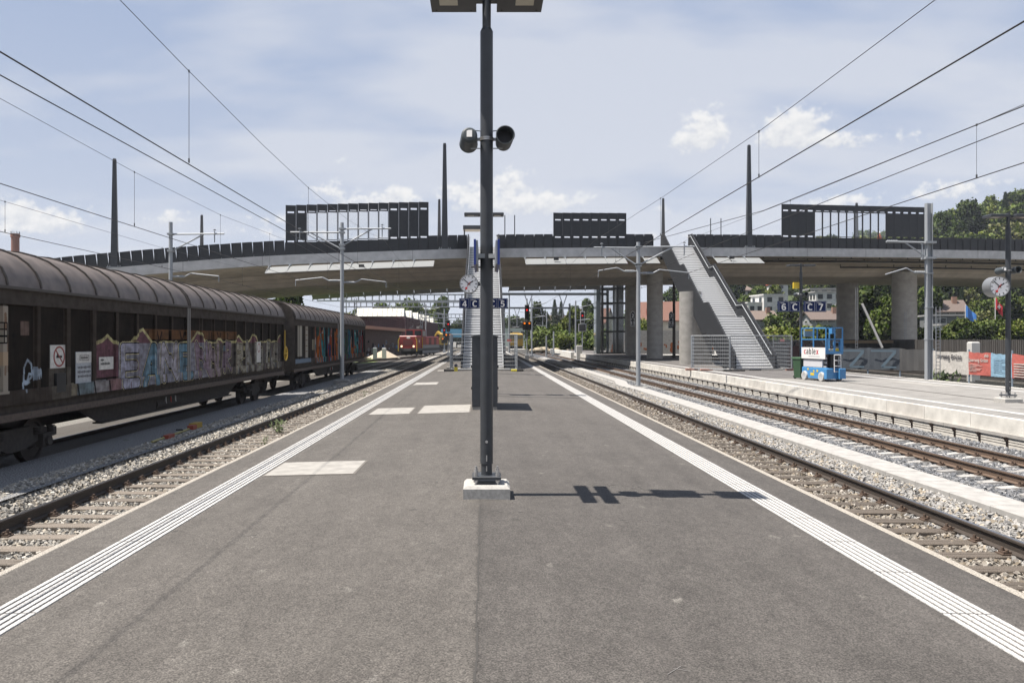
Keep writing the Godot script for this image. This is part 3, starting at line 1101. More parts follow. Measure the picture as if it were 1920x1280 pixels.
	for q in [[-29.1, 0.22, 8.6], [-3.35, 0.22, 9.05], [24.3, 0.22, 9.45], [-31.6, 26.7, 8.6], [-5.3, 26.7, 9.05], [22.4, 26.7, 9.3], [49.0, 26.7, 9.3]]:
		var o := thing("bridge_mast", label[i], "mast", BP(q[0], q[1], 0.0), turn, "masts on the road bridge")
		var m := MB.new()
		var pts := []
		for hh in [[0.05, 0.27, 0.16], [q[2] - 0.12, 0.13, 0.09], [q[2], 0.10, 0.06]]:
			pts.append([Vector3(-hh[1], hh[0], hh[2]), Vector3(hh[1], hh[0], hh[2]), Vector3(hh[1], hh[0], -hh[2]), Vector3(-hh[1], hh[0], -hh[2])])
		m.hexa(pts[0] + pts[1])
		m.hexa(pts[1] + pts[2])
		put(m, "shaft", anthracite, o)
		var f := MB.new()
		f.box(Vector3(0, 0.03, 0), Vector3(1.1, 0.06, 0.5))
		for s in [-0.45, -0.3, 0.3, 0.45]:
			f.tube(Vector3(s, 0.06, 0.18), Vector3(s, 0.2, 0.18), 0.025)
		put(f, "foot_plate", galv, o)
		i += 1
	i = 0
	for q in [[1.8, 0.3, 2.9], [2.65, 0.3, 2.9], [20.6, 0.3, 2.7], [21.6, 0.3, 2.7]]:
		var m := MB.new()
		m.tube(Vector3.ZERO, Vector3(0, q[2], 0), 0.045, 0.045, 6)
		var o := put(m, "thin_post", anthracite, null, Transform3D(Basis(), BP(q[0], q[1], 0)))
		tag(o, ["first thin post on the bridge right of the central stairs", "second thin post on the bridge right of the central stairs", "first thin post on the bridge right of the second stairs", "second thin post on the bridge right of the second stairs"][i], "post", "thin posts on the bridge")
		i += 1
	# dark frame of the stair head and a car that shows over it
	var hd := thing("stair_canopy", "small dark frame at the head of the central stairs", "canopy", BP(-0.9, 3.0, -0.1))
	var hm := MB.new()
	hm.box(Vector3(0, 2.25, 0), Vector3(1.9, 0.35, 1.6))
	for s in [-0.85, 0.85]:
		hm.box(Vector3(s, 1.05, 0), Vector3(0.12, 2.1, 0.12))
	put(hm, "frame", anthracite, hd)

# ---------- stairs
func make_stairs(called: String, label: String, base: Vector3, rise: float, run: float, wide: float, turn: float, n: int) -> void:
	var root := thing(called, label, "stairs", base, turn)
	var land := 1.35
	var tread := (run - 2 * land) / n
	var h := rise / n
	var third := n / 3
	var line := [Vector2(0, 0)]
	var s := 0.0
	var y := 0.0
	var st := MB.new()
	st.span(Vector3(-wide * 0.5, -0.172, 0.0), Vector3(wide * 0.5, -0.03, -tread - 0.05))
	var sm := st.mesh()
	var ns := MB.new()
	ns.span(Vector3(-wide * 0.5, -0.085, 0.05), Vector3(wide * 0.5, 0.002, -tread - 0.04))
	var nm := ns.mesh()
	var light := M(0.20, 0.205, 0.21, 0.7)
	for k in n:
		y += h
		var so := put(sm, "step", light, root, at(Vector3(0, y, -s)))
		put(nm, "nosing", M(0.62, 0.63, 0.64, 0.6), so)
		s += tread
		if (k + 1) % third == 0 and k < n - 2:
			line.append(Vector2(s, y))
			var lm := MB.new()
			lm.span(Vector3(-wide * 0.5, y - 0.12, -s), Vector3(wide * 0.5, y - 0.004, -s - land))
			put(lm, "landing", light, root)
			s += land
			line.append(Vector2(s, y))
	line.append(Vector2(s, y))
	line.append(Vector2(s + 1.2, y))
	var flip := Transform3D(Basis(Vector3(0, 0, -1), Vector3.UP, Vector3(1, 0, 0)), Vector3.ZERO)
	var up := PackedVector2Array()
	up.append(Vector2(-0.35, -0.1))
	up.append(Vector2(-0.35, 0.85))
	for i in line.size():
		up.append(line[i] + Vector2(0.0 if i else -0.1, 1.12))
	for i in range(line.size() - 1, 0, -1):
		up.append(line[i] + Vector2(0.25, -1.05))
	up.append(Vector2(1.9, -0.1))
	for side in [-1.0, 1.0]:
		var m := MB.new()
		var x: float = side * (wide * 0.5 + 0.06)
		m.prism(up, x - 0.05, x + 0.05, flip)
		put(m, "side_panel", matt(M(0.030, 0.032, 0.036, 0.92)), root)
		var hr := MB.new()
		var hx: float = side * (wide * 0.5 - 0.07)
		for i in line.size() - 1:
			hr.tube(Vector3(hx, line[i].y + 0.92, -line[i].x), Vector3(hx, line[i + 1].y + 0.92, -line[i + 1].x), 0.028)
			if i % 2 == 0:
				for k in 5:
					var q: Vector2 = line[i].lerp(line[i + 1], (k + 0.5) / 5.0)
					hr.tube(Vector3(hx, q.y + 0.92, -q.x), Vector3(x, q.y + 0.80, -q.x), 0.014, 0.014, 5)
		put(hr, "handrail", galv, root)
		var ed := MB.new()
		for i in line.size() - 1:
			ed.bar(Vector3(side * (wide * 0.5 - 0.03), line[i].y + 0.10, -line[i].x), Vector3(side * (wide * 0.5 - 0.03), line[i + 1].y + 0.10, -line[i + 1].x), 0.05, 0.03)
		put(ed, "edge_strip", galv, root)
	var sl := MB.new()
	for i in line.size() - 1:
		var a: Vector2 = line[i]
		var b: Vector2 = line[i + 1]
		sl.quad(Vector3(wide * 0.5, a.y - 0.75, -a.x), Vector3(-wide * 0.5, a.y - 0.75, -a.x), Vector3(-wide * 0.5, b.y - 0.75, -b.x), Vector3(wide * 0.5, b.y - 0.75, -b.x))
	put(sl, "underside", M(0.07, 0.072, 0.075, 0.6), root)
	var bs := MB.new()
	bs.chbox(Vector3(0, -0.02, 0.1), Vector3(wide + 0.7, 0.14, 1.3), 0.02)
	put(bs, "base_slab", conc_white, root)

func stairs_all() -> void:
	make_stairs("stairs", "grey steel stairs rising from the middle platform straight up to the bridge", Vector3(-0.05, py(0) + 0.03, -46.7), 9.55, 19.6, 2.45, 0.0, 57)
	make_stairs("stairs", "grey stepped steel stairs with zigzag side panels on the second platform", Vector3(16.75, 0.03, -48.6), 10.1, 20.9, 2.35, -0.022, 60)
	var o := thing("stair_support", "broad concrete support under the second stairs", "support", Vector3(16.2, 0, -59.5))
	var m := MB.new()
	m.span(Vector3(-0.55, -0.1, 0.8), Vector3(0.9, 4.4, -0.8))
	m.lathe([Vector2(0.8, -0.1), Vector2(0.8, 5.5)], at(Vector3(-0.55, 0, 0)), 20)
	m.span(Vector3(-0.9, 4.2, 0.7), Vector3(-0.45, 5.45, -0.7))
	put(m, "wall_pier", conc, o)
	# glazed lift tower
	var l := thing("lift_tower", "glazed lift tower with black steel frame beyond the bridge", "lift", Vector3(16.9, 0, -103.0))
	var fr := MB.new()
	for x in [-1.55, 0.4, 1.55]:
		for z in [-1.4, 1.4]:
			fr.span(Vector3(x - 0.13, 0, z - 0.13), Vector3(x + 0.13, 11.0, z + 0.13))
	for y in [0.1, 2.9, 4.7, 6.6, 8.5, 10.4]:
		for z in [-1.4, 1.4]:
			fr.box(Vector3(0, y, z), Vector3(3.3, 0.22, 0.2))
		fr.box(Vector3(-1.55, y, 0), Vector3(0.2, 0.22, 2.8))
		fr.box(Vector3(1.55, y, 0), Vector3(0.2, 0.22, 2.8))
	put(fr, "frame", M(0.012, 0.013, 0.014, 0.5), l)
	var tower_glass := M(0.05, 0.06, 0.06, 0.06, 0.0)
	for k in 5:
		var y0: float = [0.1, 2.9, 4.7, 6.6, 8.5][k] + 0.13
		var y1: float = [2.9, 4.7, 6.6, 8.5, 10.4][k] - 0.13
		for q in [[Vector3(-1.4, y0, 1.4), Vector3(0.25, y1, 1.42)], [Vector3(0.55, y0, 1.4), Vector3(1.4, y1, 1.42)], [Vector3(-1.57, y0, -1.25), Vector3(-1.55, y1, 1.25)], [Vector3(-1.4, y0, -1.42), Vector3(1.4, y1, -1.4)]]:
			var pm := MB.new()
			pm.span(q[0], q[1])
			put(pm, "pane", glass, l)
	var sh := MB.new()
	sh.span(Vector3(0.5, 0.1, -1.0), Vector3(1.3, 10.3, 0.2))
	put(sh, "guide_rail_shaft", M(0.03, 0.032, 0.034, 0.5), l)
	var wl := MB.new()
	wl.span(Vector3(-2.3, 0, -1.2), Vector3(-1.75, 10.6, 1.3))
	put(wl, "glass_fin", M(0.07, 0.085, 0.09, 0.06, 0.0), l)

# ---------- platform furniture
func lamp_pole(called: String, label: String, p: Vector3, h := 5.75, block := true) -> Node3D:
	var o := thing(called, label, "lamp post", p, 0.0, "lamp posts along the platforms")
	var b := MB.new()
	if block:
		b.chbox(Vector3(0, 0.06, 0), Vector3(0.53, 0.16, 0.53), 0.03)
		put(b, "concrete_foot", M(0.31, 0.305, 0.29, 0.9, 0, noise("foot", 0.02, 0.82, 1.0, 5), 1.6), o)
	var pl := MB.new()
	pl.chbox(Vector3(0, 0.215, 0), Vector3(0.33, 0.035, 0.33), 0.006)
	put(pl, "base_plate", anthracite, o)
	for x in [-0.125, 0.125]:
		for z in [-0.125, 0.125]:
			var bt := MB.new()
			bt.tube(Vector3(x, 0.14, z), Vector3(x, 0.31, z), 0.012, 0.012, 7)
			bt.tube(Vector3(x, 0.233, z), Vector3(x, 0.262, z), 0.026, 0.026, 6)
			bt.tube(Vector3(x, 0.268, z), Vector3(x, 0.288, z), 0.022, 0.022, 6)
			bt.tube(Vector3(x, 0.165, z), Vector3(x, 0.19, z), 0.026, 0.026, 6)
			put(bt, "anchor_bolt", M(0.5, 0.5, 0.5, 0.3, 0.8), o)
	var s := MB.new()
	s.lathe([Vector2(0.064, 0.23), Vector2(0.064, 0.36), Vector2(0.074, 0.362), Vector2(0.074, h - 0.16), Vector2(0.055, h - 0.12), Vector2(0.050, h - 0.118), Vector2(0.050, h + 0.3)], Transform3D(), 28)
	put(s, "shaft", anthracite, o)
	var d := MB.new()
	d.tube(Vector3(0.0, 0.62, 0.070), Vector3(0.0, 0.62, 0.082), 0.016, 0.016, 10)
	d.box(Vector3(0, 0.43, 0.075), Vector3(0.012, 0.07, 0.008))
	d.box(Vector3(0, 0.31, 0.066), Vector3(0.012, 0.06, 0.008))
	put(d, "service_lock", M(0.5, 0.5, 0.5, 0.3, 0.8), o)
	for sd in [-1.0, 1.0]:
		var l := MB.new()
		l.chbox(Vector3(sd * 0.385, h + 0.20, 0), Vector3(0.53, 0.085, 0.44), 0.02)
		l.box(Vector3(sd * 0.09, h + 0.21, 0), Vector3(0.12, 0.05, 0.10))
		var lm := put(l, "lamp_head", anthracite, o)
		var g := MB.new()
		g.box(Vector3(sd * 0.44, h + 0.156, 0.06), Vector3(0.21, 0.012, 0.15))
		put(g, "lens", M(0.45, 0.43, 0.36, 0.3), lm)
		for x in [0.18, 0.59]:
			for z in [-0.17, 0.17]:
				var sc := MB.new()
				sc.tube(Vector3(sd * x, h + 0.16, z), Vector3(sd * x, h + 0.153, z), 0.012, 0.012, 6)
				put(sc, "screw", black, lm)
	return o

func speakers(p: Vector3, where: String) -> void:
	# a horn turned away on the left, one turned to the camera on the right
	var ring := MB.new()
	for sd in [-1.0, 1.0]:
		var o := thing("loudspeaker", ("round dark loudspeaker turned away, left side of " if sd < 0 else "round dark loudspeaker with open mouth, right side of ") + where, "loudspeaker", p + Vector3(sd * 0.205, 0, 0), 0.0, "loudspeakers on the lamp posts")
		var ax := Basis(Vector3(1, 0, 0), PI * 0.5 - 0.12) * Basis(Vector3(0, 0, 1), -0.06)
		if sd < 0:
			ax = Basis(Vector3(0, 1, 0), 0.05) * Basis(Vector3(1, 0, 0), -PI * 0.5 - 0.12)
		var m := MB.new()
		m.lathe([Vector2(0.0, -0.16), Vector2(0.07, -0.155), Vector2(0.092, -0.13), Vector2(0.100, 0.0), Vector2(0.106, 0.13), Vector2(0.110, 0.15), Vector2(0.100, 0.152), Vector2(0.092, 0.13), Vector2(0.085, 0.05)], Transform3D(ax, Vector3.ZERO), 28)
		put(m, "housing", M(0.045, 0.055, 0.062, 0.5, 0, blotch, 2.0), o)
		var g := MB.new()
		g.lathe([Vector2(0.09, 0.05), Vector2(0.0, 0.055)], Transform3D(ax, Vector3.ZERO), 24)
		put(g, "grille", M(0.006, 0.006, 0.007, 0.6), o)
		if sd < 0:
			var pl := MB.new()
			pl.box(ax * Vector3(0.0, -0.159, 0.01), Vector3(0.062, 0.085, 0.004), Basis(Vector3(1, 0, 0), -0.22))
			put(pl, "type_plate", plain_white, o)
		var br := MB.new()
		br.bar(Vector3(-sd * 0.20, 0.0, 0), Vector3(-sd * 0.09, 0.0, 0), 0.03, 0.03)
		br.bar(Vector3(-sd * 0.16, 0.09, 0.02), Vector3(-sd * 0.02, 0.10, 0.02), 0.02, 0.008)
		br.bar(Vector3(-sd * 0.16, -0.11, 0.02), Vector3(-sd * 0.02, -0.11, 0.02), 0.02, 0.008)
		put(br, "bracket", galv, o)
		var rg := MB.new()
		rg.lathe([Vector2(0.0755, -0.018 - 0.001 * sd), Vector2(0.082, -0.016), Vector2(0.082, 0.016), Vector2(0.0755, 0.018)], Transform3D(Basis(), Vector3(-sd * 0.205, sd * 0.0022, 0)), 24)
		put(rg, "clamp", M(0.5, 0.5, 0.5, 0.3, 0.7), o)

func clock_at(p: Vector3, label: String, arm: float) -> void:
	var o := thing("station_clock", label, "clock", p, 0.0, "station clocks")
	var r := 0.305
	var face_z := Basis(Vector3(1, 0, 0), PI * 0.5)
	var m := MB.new()
	m.lathe([Vector2(r - 0.02, -0.19), Vector2(r, -0.18), Vector2(r, 0.18), Vector2(r - 0.004, 0.195), Vector2(r - 0.022, 0.195), Vector2(r - 0.025, 0.178)], Transform3D(face_z, Vector3.ZERO), 40)
	put(m, "case", M(0.22, 0.23, 0.24, 0.4, 0.5), o)
	for sd in [-1.0, 1.0]:
		var turn := Transform3D(Basis(Vector3.UP, 0.0 if sd > 0 else PI), Vector3.ZERO)
		var f := MB.new()
		f.lathe([Vector2(r - 0.022, 0.170), Vector2(0.0, 0.1705)], turn * Transform3D(face_z, Vector3.ZERO), 40)
		var dial := put(f, "dial", M(0.78, 0.78, 0.78, 0.5), o)
		var t := MB.new()
		for k in 12:
			var a := k * TAU / 12
			var dd := Vector3(sin(a), cos(a), 0)
			t.bar(turn * (dd * 0.205 + Vector3(0, 0, 0.174)), turn * (dd * 0.268 + Vector3(0, 0, 0.174)), 0.021, 0.004, turn.basis * Vector3(0, 0, 1))
		put(t, "hour_marks", black, dial)
		for q in [[56.0, 0.17, 0.034, "hour_hand", 0.178], [312.0, 0.25, 0.026, "minute_hand", 0.182]]:
			var a := deg_to_rad(q[0])
			var dd := Vector3(sin(a), cos(a), 0)
			var h := MB.new()
			h.bar(turn * (dd * -0.06 + Vector3(0, 0, q[4])), turn * (dd * q[1] + Vector3(0, 0, q[4])), q[2], 0.003, turn.basis * Vector3(0, 0, 1))
			put(h, q[3], black, dial)
		var s := MB.new()
		var a2 := deg_to_rad(211.0)
		var d2 := Vector3(sin(a2), cos(a2), 0)
		s.bar(turn * (d2 * -0.09 + Vector3(0, 0, 0.186)), turn * (d2 * 0.17 + Vector3(0, 0, 0.186)), 0.010, 0.003, turn.basis * Vector3(0, 0, 1))
		s.lathe([Vector2(0.036, 0.185), Vector2(0.036, 0.189), Vector2(0, 0.189)], turn * Transform3D(face_z, Vector3(d2.x * 0.17, d2.y * 0.17, 0.0)), 16)
		put(s, "second_hand", M(0.55, 0.02, 0.02, 0.5), dial)
	var b := MB.new()
	b.tube(Vector3(r - 0.02, 0, 0), Vector3(arm - 0.07, 0, 0), 0.03)
	b.box(Vector3(r + 0.02, 0, 0), Vector3(0.05, 0.13, 0.10))
	b.box(Vector3(arm - 0.06, 0, 0), Vector3(0.05, 0.2, 0.16))
	put(b, "arm", anthracite, o)

func sector_sign(p: Vector3, a: String, b: String, label: String, sq: float) -> void:
	var o := thing("platform_sign", label, "platform sign", p, 0.0, "blue platform signs")
	var m := MB.new()
	m.box(Vector3.ZERO, Vector3(sq * 2.06, sq, 0.10))
	put(m, "board", navy, o)
	var k := 0
	for s in [a, b]:
		var cx: float = (k - 0.5) * sq * 1.02
		var f := MB.new()
		var e := sq * 0.44
		for q in [[Vector3(0, e, 0), Vector3(2 * e, 0.009, 0.006)], [Vector3(0, -e, 0), Vector3(2 * e, 0.009, 0.006)], [Vector3(e, 0, 0), Vector3(0.009, 2 * e, 0.006)], [Vector3(-e, 0, 0), Vector3(0.009, 2 * e, 0.006)]]:
			f.box(q[0] + Vector3(cx, 0, 0.052), q[1])
		put(f, "white_rim", M(0.35, 0.38, 0.45, 0.5), o)
		words(s, sq * 0.60, plain_white, o, at(Vector3(cx, -sq * 0.07, 0.052)))
		words("Gleis" if s.is_valid_int() else "Sektor", sq * 0.12, plain_white, o, at(Vector3(cx - sq * 0.13, sq * 0.33, 0.052)), "small_lettering", false)
		k += 1

func poles() -> void:
	var z := [9.1, 25.9, 41.2]
	lamp_pole("lamp_post", "big dark lamp post on a white concrete foot in the middle of the platform", Vector3(0.03, py(0), -9.1), 5.53)
	lamp_pole("lamp_post", "second dark lamp post, hidden behind the big one", Vector3(0.0, py(0), -25.9), 5.72)
	lamp_pole("lamp_post", "third dark lamp post in line, just before the central stairs", Vector3(-0.02, py(0), -41.2), 5.4)
	lamp_pole("lamp_post", "dark lamp post at the right edge on the second platform", Vector3(15.86, 0.0, -23.7), 5.42)
	lamp_pole("lamp_post", "dark lamp post between blue signs beside the blue lift machine", Vector3(15.9, 0.0, -39.3), 5.4)
	speakers(Vector3(0.03, 4.22, -9.1), "the big middle post")
	speakers(Vector3(15.86, 3.98, -23.7), "the post at the right edge")
	speakers(Vector3(15.9, 4.15, -39.3), "the post between the blue signs")
	clock_at(Vector3(-0.49, 3.70, -25.6), "round white station clock left of the middle lamp post", 0.49)
	clock_at(Vector3(15.42, 3.48, -23.6), "round white station clock with grey case at the right edge", 0.44)
	sector_sign(P(880.3, 568.4, 41.0), "4", "C", "blue sign with 4 and C left of the middle post", 0.52)
	sector_sign(P(932.8, 568.4, 41.0), "C", "5", "blue sign with C and 5 right of the middle post", 0.52)
	sector_sign(P(1479.5, 574.4, 39.1), "6", "C", "blue sign with 6 and C on the second platform", 0.535)
	sector_sign(P(1528.5, 574.4, 39.1), "C", "7", "blue sign with C and 7 on the second platform", 0.535)
	# station name boards seen edge-on
	for s in [-1.0, 1.0]:
		var o := thing("name_board", "blue board seen edge-on on the " + ("left" if s < 0 else "right") + " of the big middle post", "sign", Vector3(0.03 + s * 0.125, 2.86, -9.12), 0.0, "boards edge-on at the middle post")
		var m := MB.new()
		m.box(Vector3(s * 0.006, 0, 0), Vector3(0.024, 0.28, 1.03))
		put(m, "board", M(0.01, 0.03, 0.20, 0.35), o)
		var b := MB.new()
		b.box(Vector3(-s * 0.018, 0, 0), Vector3(0.02, 0.262, 1.0))
		put(b, "back_frame", galv, o)
		for zz in [-0.10, 0.10]:
			var c := MB.new()
			c.bar(Vector3(-s * 0.02, 0, zz), Vector3(-s * 0.12, 0, zz * 0.7), 0.03, 0.05)
			put(c, "bracket", galv, o)
	var yb := MB.new()
	yb.box(P(1493, 535, 39.35), Vector3(0.28, 0.32, 0.16))
	tag(put(yb, "yellow_box", M(0.45, 0.32, 0.02, 0.5)), "small yellow box on the post between the blue signs", "box")
	# information case
	var cb := thing("information_case", "tall dark grey case with a shallow roof behind the big lamp post", "display case", Vector3(0.02, py(0), -21.15))
	var m := MB.new()
	m.span(Vector3(-0.325, 0.07, 1.1), Vector3(0.325, 1.86, -1.1))
	put(m, "body", anthracite, cb)
	var rf := MB.new()
	rf.prism(PackedVector2Array([Vector2(-0.35, 1.862), Vector2(0.35, 1.862), Vector2(0.35, 1.885), Vector2(0, 1.94), Vector2(-0.35, 1.885)]), -1.14, 1.14)
	put(rf, "roof", anthracite, cb)
	var pb := MB.new()
	pb.span(Vector3(-0.318, -0.03, 1.09), Vector3(0.318, 0.07, -1.09))
	put(pb, "plinth", conc_white, cb)
	for s in [-1.0, 1.0]:
		for y in [0.55, 1.1]:
			var hg := MB.new()
			hg.box(Vector3(s * 0.337, y, 1.02), Vector3(0.03, 0.06, 0.08))
			put(hg, "hinge", black, cb)
		var sd := MB.new()
		sd.span(Vector3(s * 0.326, 0.2, 0.98), Vector3(s * 0.332, 1.75, -0.98))
		put(sd, "door", M(0.04, 0.045, 0.05, 0.2), cb)

# ---------- masts and wires
func wire(pts: Array, called: String, parent: Node, r := 0.011) -> void:
	var m := MB.new()
	m.path(pts, r, 5)
	put(m, called, M(0.035, 0.034, 0.033, 0.5, 0.3), parent)

func overhead(label: String, x: float, yc: float, mess: Array, drops: Array, z0 := -4.0, z1 := 140.0, r := 0.011) -> void:
	# mess: points (distance, height) of the carrying wire
	var o := thing("overhead_line", label, "overhead line", Vector3(x, 0, 0))
	wire([Vector3(0, yc, -z0), Vector3(-0.05, yc, -20), Vector3(0.05, yc, -42), Vector3(-0.05, yc, -70), Vector3(0, yc, -z1)], "contact_wire", o, r)
	var p := []
	for q in mess:
		p.append(Vector3(0, q[1], -q[0]))
	wire(p, "messenger_wire", o, r * 0.55)
	for d in drops:
		var y := yc
		for i in mess.size() - 1:
			if d >= mess[i][0] and d <= mess[i + 1][0]:
				y = lerpf(mess[i][1], mess[i + 1][1], (d - mess[i][0]) / (mess[i + 1][0] - mess[i][0]))
		var m := MB.new()
		m.tube(Vector3(0, yc, -d), Vector3(0, y, -d), 0.005, 0.005, 4)
		m.box(Vector3(0, yc + 0.05, -d), Vector3(0.02, 0.08, 0.03))
		m.box(Vector3(0, y, -d), Vector3(0.02, 0.05, 0.03))
		put(m, "dropper", M(0.05, 0.05, 0.05, 0.5, 0.4), o)

func insulator(a: Vector3, b: Vector3, m: MB) -> void:
	for k in 6:
		var p := a.lerp(b, k / 6.0)
		var q := a.lerp(b, (k + 0.5) / 6.0)
		m.tube(p, q, 0.075, 0.06, 8)
		m.tube(q, a.lerp(b, (k + 1) / 6.0), 0.04, 0.04, 8)

func tube_mast(called: String, label: String, p: Vector3, h: float, arms: Array) -> void:
	var o := thing(called, label, "mast", p, 0.0, "overhead line masts")
	var b := MB.new()
	b.chbox(Vector3(0, -0.08, 0), Vector3(0.8, 0.25, 0.8), 0.03)
	b.box(Vector3(0, 0.06, 0), Vector3(0.42, 0.04, 0.42))
	put(b, "footing", conc, o)
	var m := MB.new()
	m.tube(Vector3.ZERO, Vector3(0, h, 0), 0.115, 0.10, 14)
	put(m, "shaft", galv, o)
	for s in arms:  # side, top arm height, reach, lower arm height
		var a := MB.new()
		a.tube(Vector3(0, s[1], 0), Vector3(s[0] * s[2], s[1] + 0.02, 0), 0.045)
		a.tube(Vector3(0, s[1] - 0.95, 0), Vector3(s[0] * s[2] * 0.62, s[1], 0), 0.04)
		a.box(Vector3(0, s[1] - 0.9, 0), Vector3(0.3, 0.12, 0.3))
		a.box(Vector3(0, s[1], 0), Vector3(0.3, 0.10, 0.3))
		put(a, "cantilever", galv, o)
		var c := MB.new()
		c.tube(Vector3(0, s[3], 0), Vector3(s[0] * 0.75, s[3], 0), 0.045)
		c.tube(Vector3(s[0] * 0.75, s[3], 0), Vector3(s[0] * 1.1, s[3] + 0.18, 0), 0.035)
		c.tube(Vector3(s[0] * 1.1, s[3] + 0.18, 0), Vector3(s[0] * s[2] * 0.9, s[3] + 0.02, 0), 0.03)
		c.tube(Vector3(s[0] * s[2] * 0.9, s[3] + 0.02, 0), Vector3(s[0] * s[2] * 0.9, s[3] - 0.3, 0), 0.02)
		insulator(Vector3(s[0] * 0.25, s[3], 0), Vector3(s[0] * 0.7, s[3], 0), c)
		put(c, "registration_arm", galv, o)
		var hg := MB.new()
		hg.tube(Vector3(s[0] * s[2] * 0.82, s[1] + 0.15, 0), Vector3(s[0] * s[2] * 0.82, s[1] - 0.45, 0), 0.03)
		hg.tube(Vector3(s[0] * s[2] * 0.82, s[1] + 0.2, 0), Vector3(s[0] * s[2] * 0.82, s[1] + 0.26, 0), 0.09, 0.05, 8)
		put(hg, "hanger", galv, o)

